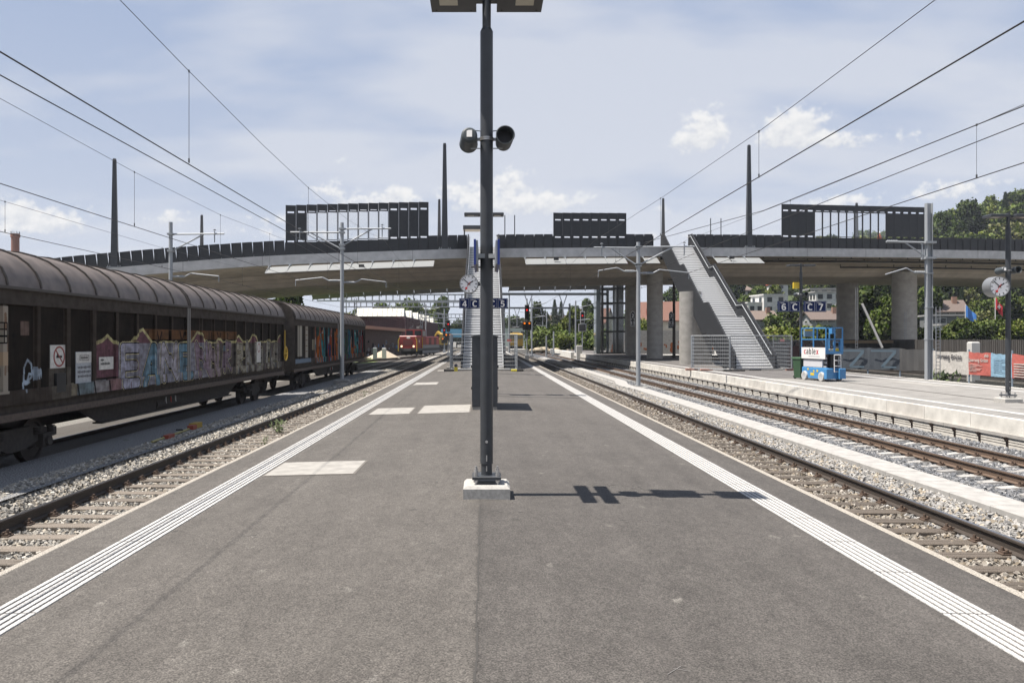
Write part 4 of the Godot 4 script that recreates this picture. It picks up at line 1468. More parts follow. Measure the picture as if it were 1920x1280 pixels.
func masts_and_wires() -> void:
	var par4 := [[-6.0, 7.3], [6.0, 7.28], [12.2, 7.16], [15.0, 7.03], [20.0, 6.86], [25.2, 6.77], [32.0, 6.85], [38.0, 7.1], [44.0, 7.5], [60, 6.9], [75, 6.7], [100, 7.2], [140, 7.0]]
	overhead("overhead wires of the track left of the platform", -5.65, 5.27, par4, [15.0, 25.2, 35.0, 52.0])
	overhead("overhead wires above the brown wagons", -10.4, 5.26, [[-6.0, 7.2], [10.0, 7.15], [16.85, 7.07], [23.3, 6.87], [30.9, 6.8], [44.0, 7.2], [75, 6.7], [140, 7.0]], [23.3, 30.9, 38.0, 52.0])
	overhead("lowest overhead wires at the far left", -14.8, 5.2, [[2.0, 6.4], [23.6, 6.15], [36.0, 6.1], [60, 6.4], [140, 6.5]], [24.2, 36.0, 48.0])
	overhead("overhead wires of the track right of the platform", 5.72, 5.25, [[-6.0, 6.5], [5.0, 6.3], [9.9, 6.2], [16.3, 6.22], [25.0, 6.45], [40.5, 7.0], [70, 6.5], [140, 6.9]], [16.3, 25.4, 34.0, 52.0])
	overhead("overhead wires of the track before the second platform", 10.44, 5.3, [[-6.0, 6.8], [8.0, 6.45], [16.6, 6.44], [26.7, 6.62], [40.5, 7.0], [70, 6.5], [140, 6.9]], [16.6, 26.7, 36.0, 52.0])
	var o := thing("feeder_wire", "single feeder wire running down to the left screen on the bridge", "wire", Vector3.ZERO)
	wire([Vector3(-8.0, 6.27, 4), Vector3(-8.0, 6.26, -25), Vector3(-8.0, 6.27, -66)], "feeder", o, 0.012)
	var o2 := thing("feeder_wire", "double feeder wires high on the right", "wire", Vector3.ZERO)
	wire([Vector3(10.3, 6.42, 4), Vector3(10.3, 6.33, -14), Vector3(10.0, 6.5, -28), Vector3(8.3, 6.9, -40.5)], "feeder", o2, 0.012)
	var o3 := thing("feeder_wire", "middle feeder wire on the right below the double ones", "wire", Vector3.ZERO)
	wire([Vector3(11.6, 6.55, 4), Vector3(11.6, 6.54, -17), Vector3(11.6, 6.63, -40), Vector3(11.6, 6.6, -100)], "feeder", o3, 0.012)
	tube_mast("overhead_mast", "slim grey mast with two arms in front of the second brown wagon", P(641, 713, 44.0), 8.85, [[-1.0, 8.3, 2.9, 5.6], [1.0, 8.5, 2.75, 5.5]])
	tube_mast("overhead_mast", "grey mast standing behind the first brown wagon's roof", Vector3(-17.0, -0.6, -42.5), 8.85, [[1.0, 8.2, 2.9, 5.9]])
	tube_mast("overhead_mast", "slim grey mast between the two right tracks by the cable trough", P(1197, 726, 40.5), 7.5, [[1.0, 7.25, 2.9, 5.9], [-1.0, 7.2, 2.3, 6.0]])
	# steel section mast
	var h := thing("steel_mast", "thick grey steel section mast at the back of the second platform", "mast", Vector3(20.95, 0, -36.9), 0.0, "overhead line masts")
	var m := MB.new()
	for x in [-0.12, 0.12]:
		m.span(Vector3(x - 0.012, -0.1, -0.12), Vector3(x + 0.012, 8.3, 0.12))
	m.span(Vector3(-0.108, -0.1, -0.012), Vector3(0.108, 8.3, 0.012))
	put(m, "shaft", galv, h)
	var a := MB.new()
	a.tube(Vector3(-0.1, 6.45, 0), Vector3(-2.0, 6.5, 0), 0.05)
	a.tube(Vector3(-0.1, 5.75, 0), Vector3(-1.1, 6.45, 0), 0.04)
	a.box(Vector3(0, 6.45, 0), Vector3(0.5, 0.1, 0.45))
	a.box(Vector3(0, 5.72, 0), Vector3(0.5, 0.1, 0.45))
	a.tube(Vector3(-0.3, 6.45, 0), Vector3(-0.3, 5.75, 0), 0.04)
	insulator(Vector3(-1.5, 6.5, 0), Vector3(-2.0, 6.5, 0), a)
	put(a, "cantilever", galv, h)
	var c := MB.new()
	insulator(Vector3(-0.2, 5.05, 0), Vector3(-0.7, 5.06, 0), c)
	c.tube(Vector3(-0.7, 5.06, 0), Vector3(-1.05, 5.25, 0), 0.035)
	c.tube(Vector3(-1.05, 5.25, 0), Vector3(-2.05, 4.95, 0), 0.03)
	put(c, "registration_arm", galv, h)
	for y in [1.9, 3.4, 5.0, 5.7, 6.4]:
		var cl := MB.new()
		cl.box(Vector3(0, y, 0), Vector3(0.30, 0.05, 0.30))
		put(cl, "clamp_band", galv, h)
	# lattice beams far down the line
	for q in [["lattice beam across the yard beyond the bridge", -23.0, -2.0, 108.0, 7.2, 0.85, [-19.2, -2.2]], ["second lattice beam farther along the yard", -23.0, 1.0, 128.0, 7.2, 0.75, [-21.0, 0.8]], ["small distant lattice beam over the yard", -14.0, 0.5, 175.0, 6.7, 0.8, [-14.0, 0.4]], ["most distant lattice beam over the yard", -11.0, 0.5, 215.0, 6.3, 0.8, [-11.0, 0.4]]]:
		var t := thing("lattice_beam", q[0], "gantry", Vector3(0, 0, -q[3]), 0.0, "lattice gantries of the yard")
		for y in [q[4], q[4] + q[5]]:
			var ch := MB.new()
			ch.span(Vector3(q[1], y - 0.09, -0.06), Vector3(q[2], y + 0.09, 0.06))
			put(ch, "chord", galv, t)
		var x: float = q[1]
		while x < q[2]:
			var w := MB.new()
			w.span(Vector3(x - 0.07, q[4], -0.05), Vector3(x + 0.07, q[4] + q[5], 0.05))
			put(w, "brace", galv, t)
			x += 0.95
		for px in q[6]:
			var lg := MB.new()
			for s in [-0.2, 0.2]:
				lg.span(Vector3(px + s - 0.06, -0.8, -0.06), Vector3(px + s + 0.06, q[4] + q[5] + 0.6, 0.06))
			for k in 12:
				lg.box(Vector3(px, k * 0.7, 0), Vector3(0.4, 0.08, 0.1))
			put(lg, "leg", galv, t)
	for q in [["plain grey gantry beam right behind the bridge", 2.0, 16.5, 104.0, 7.9, [1.9, 16.4]], ["second plain gantry beam farther right", 3.5, 15.5, 140.0, 7.5, [3.6, 15.3]]]:
		var t := thing("gantry_beam", q[0], "gantry", Vector3(0, 0, -q[3]), 0.0, "plain gantries on the right")
		var bm := MB.new()
		bm.span(Vector3(q[1], q[4] - 0.16, -0.15), Vector3(q[2], q[4] + 0.16, 0.15))
		put(bm, "beam", M(0.09, 0.10, 0.11, 0.5), t)
		for px in q[5]:
			var lg := MB.new()
			lg.span(Vector3(px - 0.15, -0.8, -0.15), Vector3(px + 0.15, q[4] + 0.8, 0.15))
			put(lg, "leg", M(0.09, 0.10, 0.11, 0.5), t)
		for px in [5.9, 10.5]:
			var hg := MB.new()
			hg.tube(Vector3(px - 0.5, q[4] - 0.1, 0), Vector3(px, q[4] - 1.6, 0), 0.06, 0.06, 5)
			hg.tube(Vector3(px + 0.5, q[4] - 0.1, 0), Vector3(px, q[4] - 1.6, 0), 0.06, 0.06, 5)
			hg.tube(Vector3(px, q[4] - 1.6, 0), Vector3(px, q[4] - 3.2, 0), 0.06, 0.06, 5)
			put(hg, "hanger", galv, t)
	# slim masts beyond the bridge
	var i := 0
	for q in [[3.6, 112.0, 9.2], [7.2, 118.0, 8.8], [9.0, 150.0, 8.6], [13.1, 112.0, 8.2], [-7.6, 150.0, 8.5], [-9.8, 132.0, 8.6], [-2.2, 150.0, 8.0], [5.6, 170.0, 8.0], [12.0, 150.0, 8.0], [8.6, 108.0, 3.2], [11.2, 126.0, 4.0]]:
		var pm := MB.new()
		pm.tube(Vector3.ZERO, Vector3(0, q[2], 0), 0.14, 0.11, 8)
		pm.box(Vector3(0, 0.1, 0), Vector3(0.6, 0.4, 0.6))
		if q[2] > 5.0:
			pm.tube(Vector3(0, q[2] - 1.0, 0), Vector3(2.2 if i % 2 else -2.2, q[2] - 0.6, 0), 0.05)
			pm.tube(Vector3(0, q[2] - 2.8, 0), Vector3(2.0 if i % 2 else -2.0, q[2] - 2.6, 0), 0.05)
		var e := put(pm, "yard_mast", galv, null, Transform3D(Basis(), Vector3(q[0], -0.8, -q[1])))
		tag(e, "thin grey mast beyond the bridge, " + ["right of the central stairs", "behind the yellow rail car", "by the distant gantry at the right", "by the lift tower", "by the distant signals on the left", "before the maroon hall", "far behind the central stairs", "far down the right tracks", "far off near the red roofed house", "short one on the right gravel", "short one before the dark wall"][i], "mast", "thin masts beyond the bridge")
		i += 1
	# old wooden pole
	var wp := MB.new()
	wp.tube(Vector3.ZERO, Vector3(0, 9.5, 0), 0.16, 0.12, 10)
	wp.box(Vector3(0, 8.0, 0), Vector3(1.2, 0.12, 0.12))
	wp.box(Vector3(0, 7.2, 0), Vector3(1.0, 0.12, 0.12))
	tag(put(wp, "wooden_pole", M(0.05, 0.042, 0.035, 0.9), null, Transform3D(Basis(), Vector3(19.4, 0, -80.0))), "dark pole with cross arms seen between pier and second stairs", "pole")

# ---------- covered wagons
const STROKES := {
	"E": [[0.9, 0.0, 0.1, 0.0, 0.1, 1.0, 0.9, 1.0], [0.1, 0.5, 0.75, 0.5]],
	"A": [[0.0, 1.0, 0.5, 0.0, 1.0, 1.0], [0.2, 0.62, 0.8, 0.62]],
	"N": [[0.05, 1.0, 0.05, 0.0, 0.95, 1.0, 0.95, 0.0]],
	"R": [[0.1, 1.0, 0.1, 0.0, 0.8, 0.05, 0.85, 0.4, 0.15, 0.5, 0.9, 1.0]],
	"D": [[0.1, 0.0, 0.1, 1.0, 0.6, 0.95, 0.9, 0.5, 0.6, 0.05, 0.1, 0.0]],
	"I": [[0.5, 0.0, 0.5, 1.0]],
}
const BODY_LOW := 1.31
const BODY_H := 2.30

func grime(w: int, h: int, sd: int, L: float, n: int) -> Image:
	var f := FastNoiseLite.new()
	f.seed = sd
	f.frequency = 1.0
	f.fractal_octaves = 4
	var im := Image.create_empty(w, h, false, Image.FORMAT_RGB8)
	var rib := PackedByteArray()
	rib.resize(w)
	for s in 2:
		for k in n + 1:
			var c := (s + float(k) / n) * 0.5 * w
			for x in range(maxi(0, int(c - 0.085 * w / L)), mini(w, int(c + 0.085 * w / L))):
				rib[x] = 1
	for y in h:
		for x in w:
			var nn := f.get_noise_2d(x * 0.02, y * 0.012)
			var k := f.get_noise_2d(x * 0.16, y * 0.015 + 30)
			var b := 0.130 + nn * 0.035 + k * 0.025
			if y < h * 0.155 or y > h * 0.865:
				b += 0.115 + nn * 0.06
			elif rib[x]:
				b += 0.115
			im.set_pixel(x, y, Color(b * 1.06, b * 0.96, b * 0.88))
	return im

func dirty(im: Image, sd: int, amount: float) -> void:
	# rain streaks and rust run over the paint
	var f := FastNoiseLite.new()
	f.seed = sd
	f.frequency = 1.0
	f.fractal_octaves = 3
	for y in im.get_height():
		for x in im.get_width():
			var k := f.get_noise_2d(x * 0.22, y * 0.02) * 0.5 + f.get_noise_2d(x * 0.03 + 9, y * 0.05) * 0.7
			var a := clampf(amount + k * 0.5, 0.0, 0.7)
			if a > 0.02:
				im.set_pixel(x, y, im.get_pixel(x, y).lerp(Color(0.19, 0.165, 0.145), a))

func letters(im: Image, s: String, x0: float, y0: float, w: float, h: float, fills: Array, outline: Color) -> void:
	var n := s.length()
	for layer in 3:
		for i in n:
			var c := s[i]
			for st in STROKES[c]:
				var p := []
				for k in range(0, st.size(), 2):
					p.append(Vector2(x0 + (i + 0.14 + 0.06 * sin(i * 2.1) + st[k] * (0.70 + 0.10 * sin(i * 3.7))) * w + (0.5 - st[k + 1]) * w * 0.16 * sin(i * 1.3), y0 + (0.10 + 0.04 * sin(i * 2.9) + st[k + 1] * (0.80 + 0.05 * sin(i * 1.7))) * h))
				if layer == 0:
					stroke(im, p, w * 0.095 + 4.4, outline)
				elif layer == 1:
					stroke(im, p, w * 0.095 + 2.2, Color(0.10, 0.10, 0.12))
				else:
					stroke(im, p, w * 0.095, fills[i % fills.size()])

func wagon_picture_a(L: float) -> Image:
	var w := 2048
	var k := w / L
	var h := int(BODY_H * k)
	var im := grime(w, h, 3, L, 10)
	# a mark given by distance along the track and height above the platform edge
	var z0 := 23.85 - L * 0.5
	var q := func(z: float, y: float) -> Vector2: return Vector2((z - z0) * k, (2.92 - y) * k)
	var rect := func(za: float, zb: float, ya: float, yb: float, c: Color) -> void:
		var a: Vector2 = q.call(za, ya)
		var b: Vector2 = q.call(zb, yb)
		im.fill_rect(Rect2i(int(a.x), int(a.y), int(b.x - a.x), int(b.y - a.y)), c)
	# faded letters of an older lettering on a brown patch
	rect.call(20.7, 28.6, 2.18, 1.9, Color(0.40, 0.29, 0.20))
	for i in 9:
		var a: Vector2 = q.call(20.9 + i * 0.82, 2.12)
		stroke(im, [a, a + Vector2(14, 26), a + Vector2(28, 2)] if i % 2 else [a, a + Vector2(0, 26), a + Vector2(20, 26), a + Vector2(20, 0)], 3.0, Color(0.16, 0.12, 0.10))
	# mauve crown over the letters with a cream outline
	var r := RandomNumberGenerator.new()
	r.seed = 4
	var top := []
	var z := 18.3
	while z < 34.9:
		var up := 1.76 + maxf(0.0, sin(z * 3.1) * 0.24 + sin(z * 1.27 + 1.0) * 0.16) + r.randf_range(-0.05, 0.07)
		top.append(q.call(z, up))
		z += 0.28
	var poly := top.duplicate()
	poly.append(q.call(34.9, 1.0))
	poly.append(q.call(18.3, 1.0))
	fill_poly(im, poly, Color(0.42, 0.30, 0.33))
	stroke(im, top, 3.6, Color(0.74, 0.71, 0.52))
	rect.call(19.3, 26.0, 1.80, 0.68, Color(0.52, 0.52, 0.56))
	rect.call(26.0, 34.9, 1.76, 0.68, Color(0.33, 0.31, 0.30))
	var lilac := [Color(0.62, 0.62, 0.68), Color(0.42, 0.54, 0.60), Color(0.66, 0.65, 0.68), Color(0.42, 0.54, 0.60), Color(0.55, 0.48, 0.53), Color(0.58, 0.52, 0.54), Color(0.50, 0.44, 0.48), Color(0.60, 0.58, 0.52), Color(0.57, 0.56, 0.53), Color(0.55, 0.54, 0.50), Color(0.60, 0.59, 0.55), Color(0.52, 0.50, 0.46)]
	var a0: Vector2 = q.call(19.4, 1.80)
	letters(im, "EANENNRRADIA", a0.x, a0.y, 1.27 * k, 1.12 * k, lilac, Color(0.78, 0.74, 0.58))
	# lower strip, more letters and a broken wall
	var zz := 16.9
	var i := 0
	while zz < 19.2:
		var c: Color = [Color(0.52, 0.48, 0.36), Color(0.36, 0.47, 0.52), Color(0.60, 0.58, 0.60), Color(0.58, 0.36, 0.38), Color(0.42, 0.50, 0.54)][i % 5]
		var ze := zz + r.randf_range(0.35, 0.8)
		rect.call(zz, ze, 0.95, 0.66, c.lerp(Color(0.5, 0.49, 0.47), 0.5 if zz < 26 else 0.85))
		stroke(im, [q.call(zz, 0.95), q.call(zz + 0.08, 0.66)], 2.2, Color(0.15, 0.15, 0.16))
		zz = ze
		i += 1
	for j in 90:  # runs of paint
		var dz := r.randf_range(18.5, 34.8)
		var dy := r.randf_range(0.8, 1.8)
		stroke(im, [q.call(dz, dy), q.call(dz + 0.01, dy - r.randf_range(0.1, 0.5))], r.randf_range(0.6, 1.4), [Color(0.70, 0.70, 0.70), Color(0.14, 0.13, 0.14), Color(0.46, 0.55, 0.60), Color(0.50, 0.40, 0.42)][j % 4])
	# white tag
	var tg := []
	for p in [[15.42, 0.88], [15.40, 1.05], [15.50, 1.02], [15.62, 1.06], [15.42, 1.08], [15.44, 1.36], [15.55, 1.50], [15.68, 1.42], [15.72, 1.2], [15.60, 1.22], [15.54, 1.08], [15.70, 1.16], [15.78, 1.34], [15.77, 1.10], [15.84, 1.30], [15.86, 1.12], [15.90, 1.30], [16.0, 1.02]]:
		tg.append(q.call(p[0], p[1]))
	stroke(im, tg, 2.0, Color(0.62, 0.68, 0.74))
	rect.call(15.32, 15.62, 2.25, 1.96, Color(0.42, 0.36, 0.33))
	rect.call(16.32, 17.1, 1.30, 0.62, Color(0.36, 0.34, 0.31))
	dirty(im, 8, 0.22)
	# end panel with faded white fields and wagon marks
	rect.call(12.2, 14.86, 2.52, 0.86, Color(0.56, 0.53, 0.49))
	for j in 60:
		var c2: Vector2 = q.call(r.randf_range(12.2, 14.86), r.randf_range(0.86, 2.52))
		stroke(im, [c2, c2 + Vector2(r.randf_range(-3, 3), r.randf_range(6, 34))], r.randf_range(0.8, 3.0), Color(0.56, 0.53, 0.49).lerp(Color(0.36, 0.24, 0.16), r.randf() * 0.6))
	rect.call(14.4, 14.84, 1.66, 1.40, Color(0.62, 0.55, 0.47))
	for rr in 3:
		for cc in 6:
			var c3: Vector2 = q.call(14.2 + cc * 0.1, 2.22 - rr * 0.13)
			stroke(im, [c3, c3 + Vector2(8, 0), c3 + Vector2(8, 11), c3 + Vector2(0, 11), c3], 0.6, Color(0.08, 0.08, 0.08))
	stroke(im, [q.call(15.08, 2.0), q.call(15.08, 1.96)], 2.0, Color(0.1, 0.1, 0.1))
	return im

func wagon_picture_b(L: float) -> Image:
	var w := 1024
	var k := w / L
	var h := int(BODY_H * k)
	var im := grime(w, h, 13, L, 10)
	var r := RandomNumberGenerator.new()
	r.seed = 9
	var cols := [Color(0.16, 0.40, 0.44), Color(0.20, 0.50, 0.52), Color(0.55, 0.24, 0.15), Color(0.62, 0.34, 0.14), Color(0.16, 0.20, 0.36), Color(0.50, 0.56, 0.60), Color(0.24, 0.32, 0.28), Color(0.45, 0.14, 0.16), Color(0.10, 0.10, 0.13)]
	for i in 150:
		var x := (4.8 + r.randf() * (L - 5.6)) * k
		var y := r.randf_range(-0.1, 0.7) * h
		var p := [Vector2(x, y)]
		for j in 3:
			p.append(p[-1] + Vector2(r.randf_range(-0.25, 0.30) * k, r.randf_range(0.1, 0.5) * h))
		stroke(im, p, r.randf_range(2.0, 6.5), cols[r.randi() % cols.size()])
	for i in 40:
		var x := (4.8 + r.randf() * (L - 5.6)) * k
		var y := r.randf_range(0.1, 0.8) * h
		stroke(im, [Vector2(x, y), Vector2(x + r.randf_range(-6, 12), y + r.randf_range(8, 26))], 1.2, Color(0.72, 0.76, 0.78) if i % 2 else Color(0.06, 0.06, 0.08))
	dirty(im, 21, 0.16)
	im.fill_rect(Rect2i(int(0.9 * k), int(0.12 * h), int(0.95 * k), int(0.7 * h)), Color(0.58, 0.56, 0.52))
	im.fill_rect(Rect2i(int(2.3 * k), int(0.14 * h), int(0.85 * k), int(0.72 * h)), Color(0.56, 0.54, 0.50))
	for i in 5:
		im.fill_rect(Rect2i(int(2.45 * k), int((0.22 + i * 0.12) * h), int(0.6 * k), 2), Color(0.42, 0.33, 0.27))
	im.fill_rect(Rect2i(int(4.1 * k), int(0.45 * h), int(0.35 * k), int(0.25 * h)), Color(0.50, 0.47, 0.40))
	im.fill_rect(Rect2i(int(0.2 * k), int(0.86 * h), int(3.4 * k), int(0.10 * h)), Color(0.40, 0.45, 0.50))
	return im

func painted(im: Image) -> StandardMaterial3D:
	var m := StandardMaterial3D.new()
	m.albedo_texture = ImageTexture.create_from_image(im)
	m.roughness = 0.85
	m.metallic_specular = 0.15
	m.texture_repeat = false
	return m

func make_wagon(label: String, zc: float, L: float, paint: Material, bays: int) -> Node3D:
	var o := thing("covered_wagon", label, "freight wagon", Vector3(-10.4, -0.69, -zc), 0.0, "brown covered wagons")
	var half := L * 0.5
	var brown := matt(M(0.058, 0.050, 0.044, 0.85, 0.0, streak, 0.6, bumps("soft_n", 0.02, 2.0, 5), 0.4))
	var roof_m := M(0.140, 0.116, 0.103, 0.6, 0.0, noise("roofdirt", 0.012, 0.62, 1.0, 5), 0.3, bumps("soft_n", 0.02, 2.0, 5), 0.25)
	var under := M(0.036, 0.030, 0.026, 0.85, 0, streak, 1.0)
	var uv := func(m: MB) -> MB:
		m.uo = Vector3(0, BODY_LOW + BODY_H, half)
		m.ud = Vector3(0, 0, -1.0 / L)
		m.vd = Vector3(0, -1.0 / BODY_H, 0)
		return m
	# body: floor, far side, ends
	var b := MB.new()
	b.span(Vector3(-1.34, 1.0, half), Vector3(1.30, BODY_LOW + 0.05, -half))
	b.span(Vector3(-1.38, BODY_LOW, half), Vector3(-1.32, 3.62, -half))
	put(b, "floor_and_far_side", brown, o)
	for s in [-1.0, 1.0]:
		var e := MB.new()
		var pf := PackedVector2Array([Vector2(-1.36, BODY_LOW), Vector2(1.36, BODY_LOW), Vector2(1.40, 3.55), Vector2(1.30, 3.92), Vector2(1.0, 4.24), Vector2(0.5, 4.43), Vector2(0, 4.48), Vector2(-0.5, 4.43), Vector2(-1.0, 4.24), Vector2(-1.30, 3.92), Vector2(-1.40, 3.55)])
		e.prism(pf, s * half - 0.04, s * half + 0.04)
		put(e, "end_wall", brown, o)
		for x in [-0.8, 0.0, 0.8]:
			var st := MB.new()
			st.box(Vector3(x, 2.7, s * (half + 0.08)), Vector3(0.14, 2.6, 0.10))
			put(st, "end_stiffener", brown, o)
	# the two sliding side walls with their curved roofs
	var door := 0
	for s in [1.0, -1.0]:
		var z1: float = half - 0.02 if s > 0 else -0.03
		var z0: float = 0.03 if s > 0 else -half + 0.02
		var sh: MB = uv.call(MB.new())
		sh.span(Vector3(1.30, BODY_LOW + 0.03, z0), Vector3(1.335, 3.61, z1))
		var wall := put(sh, "sliding_wall", paint, o)
		var lo: MB = uv.call(MB.new())
		lo.span(Vector3(1.336, BODY_LOW + 0.02, z0), Vector3(1.40, BODY_LOW + 0.30, z1))
		put(lo, "lower_rail", paint, wall)
		var up := MB.new()
		up.span(Vector3(1.336, 3.26, z0), Vector3(1.395, 3.56, z1))
		put(up, "upper_rail", brown, wall)
		var gut := MB.new()
		gut.span(Vector3(1.40, 3.545, z0), Vector3(1.46, 3.60, z1))
		put(gut, "gutter", M(0.06, 0.052, 0.047, 0.7), wall)
		var n := bays / 2
		for k in n + 1:
			var z := lerpf(z1 - 0.07, z0 + 0.07, float(k) / n)
			var rb: MB = uv.call(MB.new())
			rb.chbox(Vector3(1.366, 2.435, z), Vector3(0.062, 1.65, 0.15), 0.01)
			put(rb, "rib", paint, wall)
		# roof shell
		var arc := [Vector2(1.43, 3.60), Vector2(1.40, 3.74), Vector2(1.31, 3.93), Vector2(1.16, 4.10), Vector2(0.95, 4.25), Vector2(0.66, 4.37), Vector2(0.34, 4.45), Vector2(0.0, 4.475), Vector2(-0.34, 4.45), Vector2(-0.66, 4.37), Vector2(-0.95, 4.25), Vector2(-1.16, 4.10), Vector2(-1.31, 3.93), Vector2(-1.40, 3.74), Vector2(-1.43, 3.60)]
		var rf := MB.new()
		for i in arc.size() - 1:
			var p: Vector2 = arc[i]
			var q: Vector2 = arc[i + 1]
			var np := Vector2(p.x * 1.0, p.y - 3.2).normalized()
			var nq := Vector2(q.x * 1.0, q.y - 3.2).normalized()
			var A := Vector3(p.x, p.y, z1)
			var B := Vector3(p.x, p.y, z0)
			var C := Vector3(q.x, q.y, z0)
			var D := Vector3(q.x, q.y, z1)
			var n0 := Vector3(np.x, np.y, 0)
			var n1 := Vector3(nq.x, nq.y, 0)
			rf.tri3(A, B, C, n0, n0, n1)
			rf.tri3(A, C, D, n0, n1, n1)
		var roof := put(rf, "roof", roof_m, o)
		for k in n + 1:
			var z := lerpf(z1 - 0.05, z0 + 0.05, float(k) / n)
			var rr := MB.new()
			for i in arc.size() - 1:
				var p: Vector2 = arc[i]
				var q: Vector2 = arc[i + 1]
				rr.bar(Vector3(p.x, p.y + 0.012, z), Vector3(q.x, q.y + 0.012, z), 0.055, 0.045, Vector3(0, 0, 1))
			put(rr, "roof_rib", M(0.05, 0.042, 0.037, 0.7, 0, streak, 1.0), roof)
		door += 1
	var bar := MB.new()
	bar.box(Vector3(1.41, 2.45, 0.07), Vector3(0.05, 2.2, 0.05))
	bar.box(Vector3(1.40, 2.45, -0.10), Vector3(0.04, 2.2, 0.05))
	put(bar, "locking_bar", M(0.22, 0.21, 0.20, 0.6), o)
	# underframe
	var fr := MB.new()
	fr.span(Vector3(-1.30, 0.98, half), Vector3(-1.18, 1.20, -half))
	fr.span(Vector3(1.22, 1.02, half), Vector3(1.38, 1.16, -half))
	fr.span(Vector3(-1.2, 1.02, 0.3), Vector3(1.2, 1.18, -0.3))
	put(fr, "underframe", M(0.080, 0.060, 0.048, 0.85, 0, streak, 1.5), o)
	var cs := MB.new()
	cs.span(Vector3(-0.35, 0.52, half - 1.2), Vector3(-0.15, 1.0, -half + 1.2))
	put(cs, "centre_sill", under, o)
	var fish := MB.new()
	var flip := Transform3D(Basis(Vector3(0, 0, -1), Vector3.UP, Vector3(1, 0, 0)), Vector3.ZERO)
	var c := half - 5.6
	for x in [-0.62, 1.02]:
		fish.prism(PackedVector2Array([Vector2(-c, 0.98), Vector2(-c + 1.1, 0.56), Vector2(c - 1.1, 0.56), Vector2(c, 0.98)]), x - 0.03, x + 0.03, flip)
		fish.prism(PackedVector2Array([Vector2(-c + 1.0, 0.545), Vector2(c - 1.0, 0.545), Vector2(c - 1.0, 0.58), Vector2(-c + 1.0, 0.58)]), x - 0.12, x + 0.12, flip)
	put(fish, "long_sill", under, o)
	var gear := MB.new()
	gear.tube(Vector3(0.9, 0.72, 1.5), Vector3(0.9, 0.72, -0.2), 0.2, 0.2, 12)
	gear.box(Vector3(1.06, 0.78, 0.6), Vector3(0.05, 0.12, 0.9))
	gear.box(Vector3(1.1, 0.95, -3.0), Vector3(0.06, 0.03, 0.7))
	put(gear, "brake_gear", under, o)
	for q in [[0.2, M(0.5, 0.5, 0.48, 0.6)], [0.55, M(0.35, 0.05, 0.04, 0.6)], [0.9, M(0.5, 0.5, 0.48, 0.6)]]:
		var hd := MB.new()
		hd.bar(Vector3(1.09, 0.72, q[0]), Vector3(1.10, 0.90, q[0] + 0.04), 0.03, 0.03)
		put(hd, "lever", q[1], o)
	# bogies
	for s in [-1.0, 1.0]:
		var bg := MB.new()
		var zc2: float = s * (half - 3.3)
		for x in [-0.98, 0.98]:
			bg.prism(PackedVector2Array([Vector2(-1.45, 0.52), Vector2(-0.55, 0.44), Vector2(-0.3, 0.34), Vector2(0.3, 0.34), Vector2(0.55, 0.44), Vector2(1.45, 0.52), Vector2(1.45, 0.70), Vector2(0.5, 0.80), Vector2(-0.5, 0.80), Vector2(-1.45, 0.70)]), x - 0.06, x + 0.06, Transform3D(flip.basis, Vector3(0, 0, zc2)))
		bg.box(Vector3(0, 0.62, zc2), Vector3(2.0, 0.25, 0.4))
		bg.box(Vector3(0, 0.6, zc2 + 1.4), Vector3(2.0, 0.12, 0.12))
		bg.box(Vector3(0, 0.6, zc2 - 1.4), Vector3(2.0, 0.12, 0.12))
		var bogie := put(bg, "bogie", under, o)
		for dz in [-0.9, 0.9]:
			for x in [-0.76, 0.76]:
				var wh := MB.new()
				var ax := Basis(Vector3(0, 0, 1), -PI * 0.5)
				wh.lathe([Vector2(0.0, -0.05), Vector2(0.16, -0.06), Vector2(0.2, -0.03), Vector2(0.38, -0.03), Vector2(0.40, -0.068), Vector2(0.46, -0.066), Vector2(0.46, 0.05), Vector2(0.485, 0.055), Vector2(0.485, 0.075), Vector2(0.40, 0.078), Vector2(0.38, 0.04), Vector2(0.2, 0.04), Vector2(0.0, 0.06)], Transform3D(ax * Basis(Vector3(1, 0, 0), 0.0 if x < 0 else PI), Vector3(x, 0.46, zc2 + dz)), 28)
				put(wh, "wheel", M(0.04, 0.033, 0.03, 0.6, 0.4), bogie)
			var bx := MB.new()
			for x in [-1.07, 1.07]:
				bx.box(Vector3(x, 0.47, zc2 + dz), Vector3(0.16, 0.28, 0.32))
				bx.tube(Vector3(x, 0.46, zc2 + dz), Vector3(x * 1.13, 0.46, zc2 + dz), 0.11, 0.10, 12)
				for k in 5:
					bx.tube(Vector3(x, 0.62 + k * 0.03, zc2 + dz - 0.26), Vector3(x, 0.635 + k * 0.03, zc2 + dz - 0.26), 0.09, 0.09, 8)
					bx.tube(Vector3(x, 0.62 + k * 0.03, zc2 + dz + 0.26), Vector3(x, 0.635 + k * 0.03, zc2 + dz + 0.26), 0.09, 0.09, 8)
			put(bx, "axle_box", under, bogie)
	for s in [-1.0, 1.0]:
		for x in [-0.87, 0.87]:
			var bf := MB.new()
			bf.tube(Vector3(x, 1.06, s * half), Vector3(x, 1.06, s * (half + 0.40)), 0.10, 0.09, 12)
			bf.tube(Vector3(x, 1.06, s * (half + 0.40)), Vector3(x, 1.06, s * (half + 0.46)), 0.20, 0.20, 18)
			put(bf, "buffer", under, o)
		var cp := MB.new()
		cp.bar(Vector3(0, 1.04, s * half), Vector3(0, 0.92, s * (half + 0.5)), 0.10, 0.14)
		put(cp, "coupling_hook", under, o)
	return o

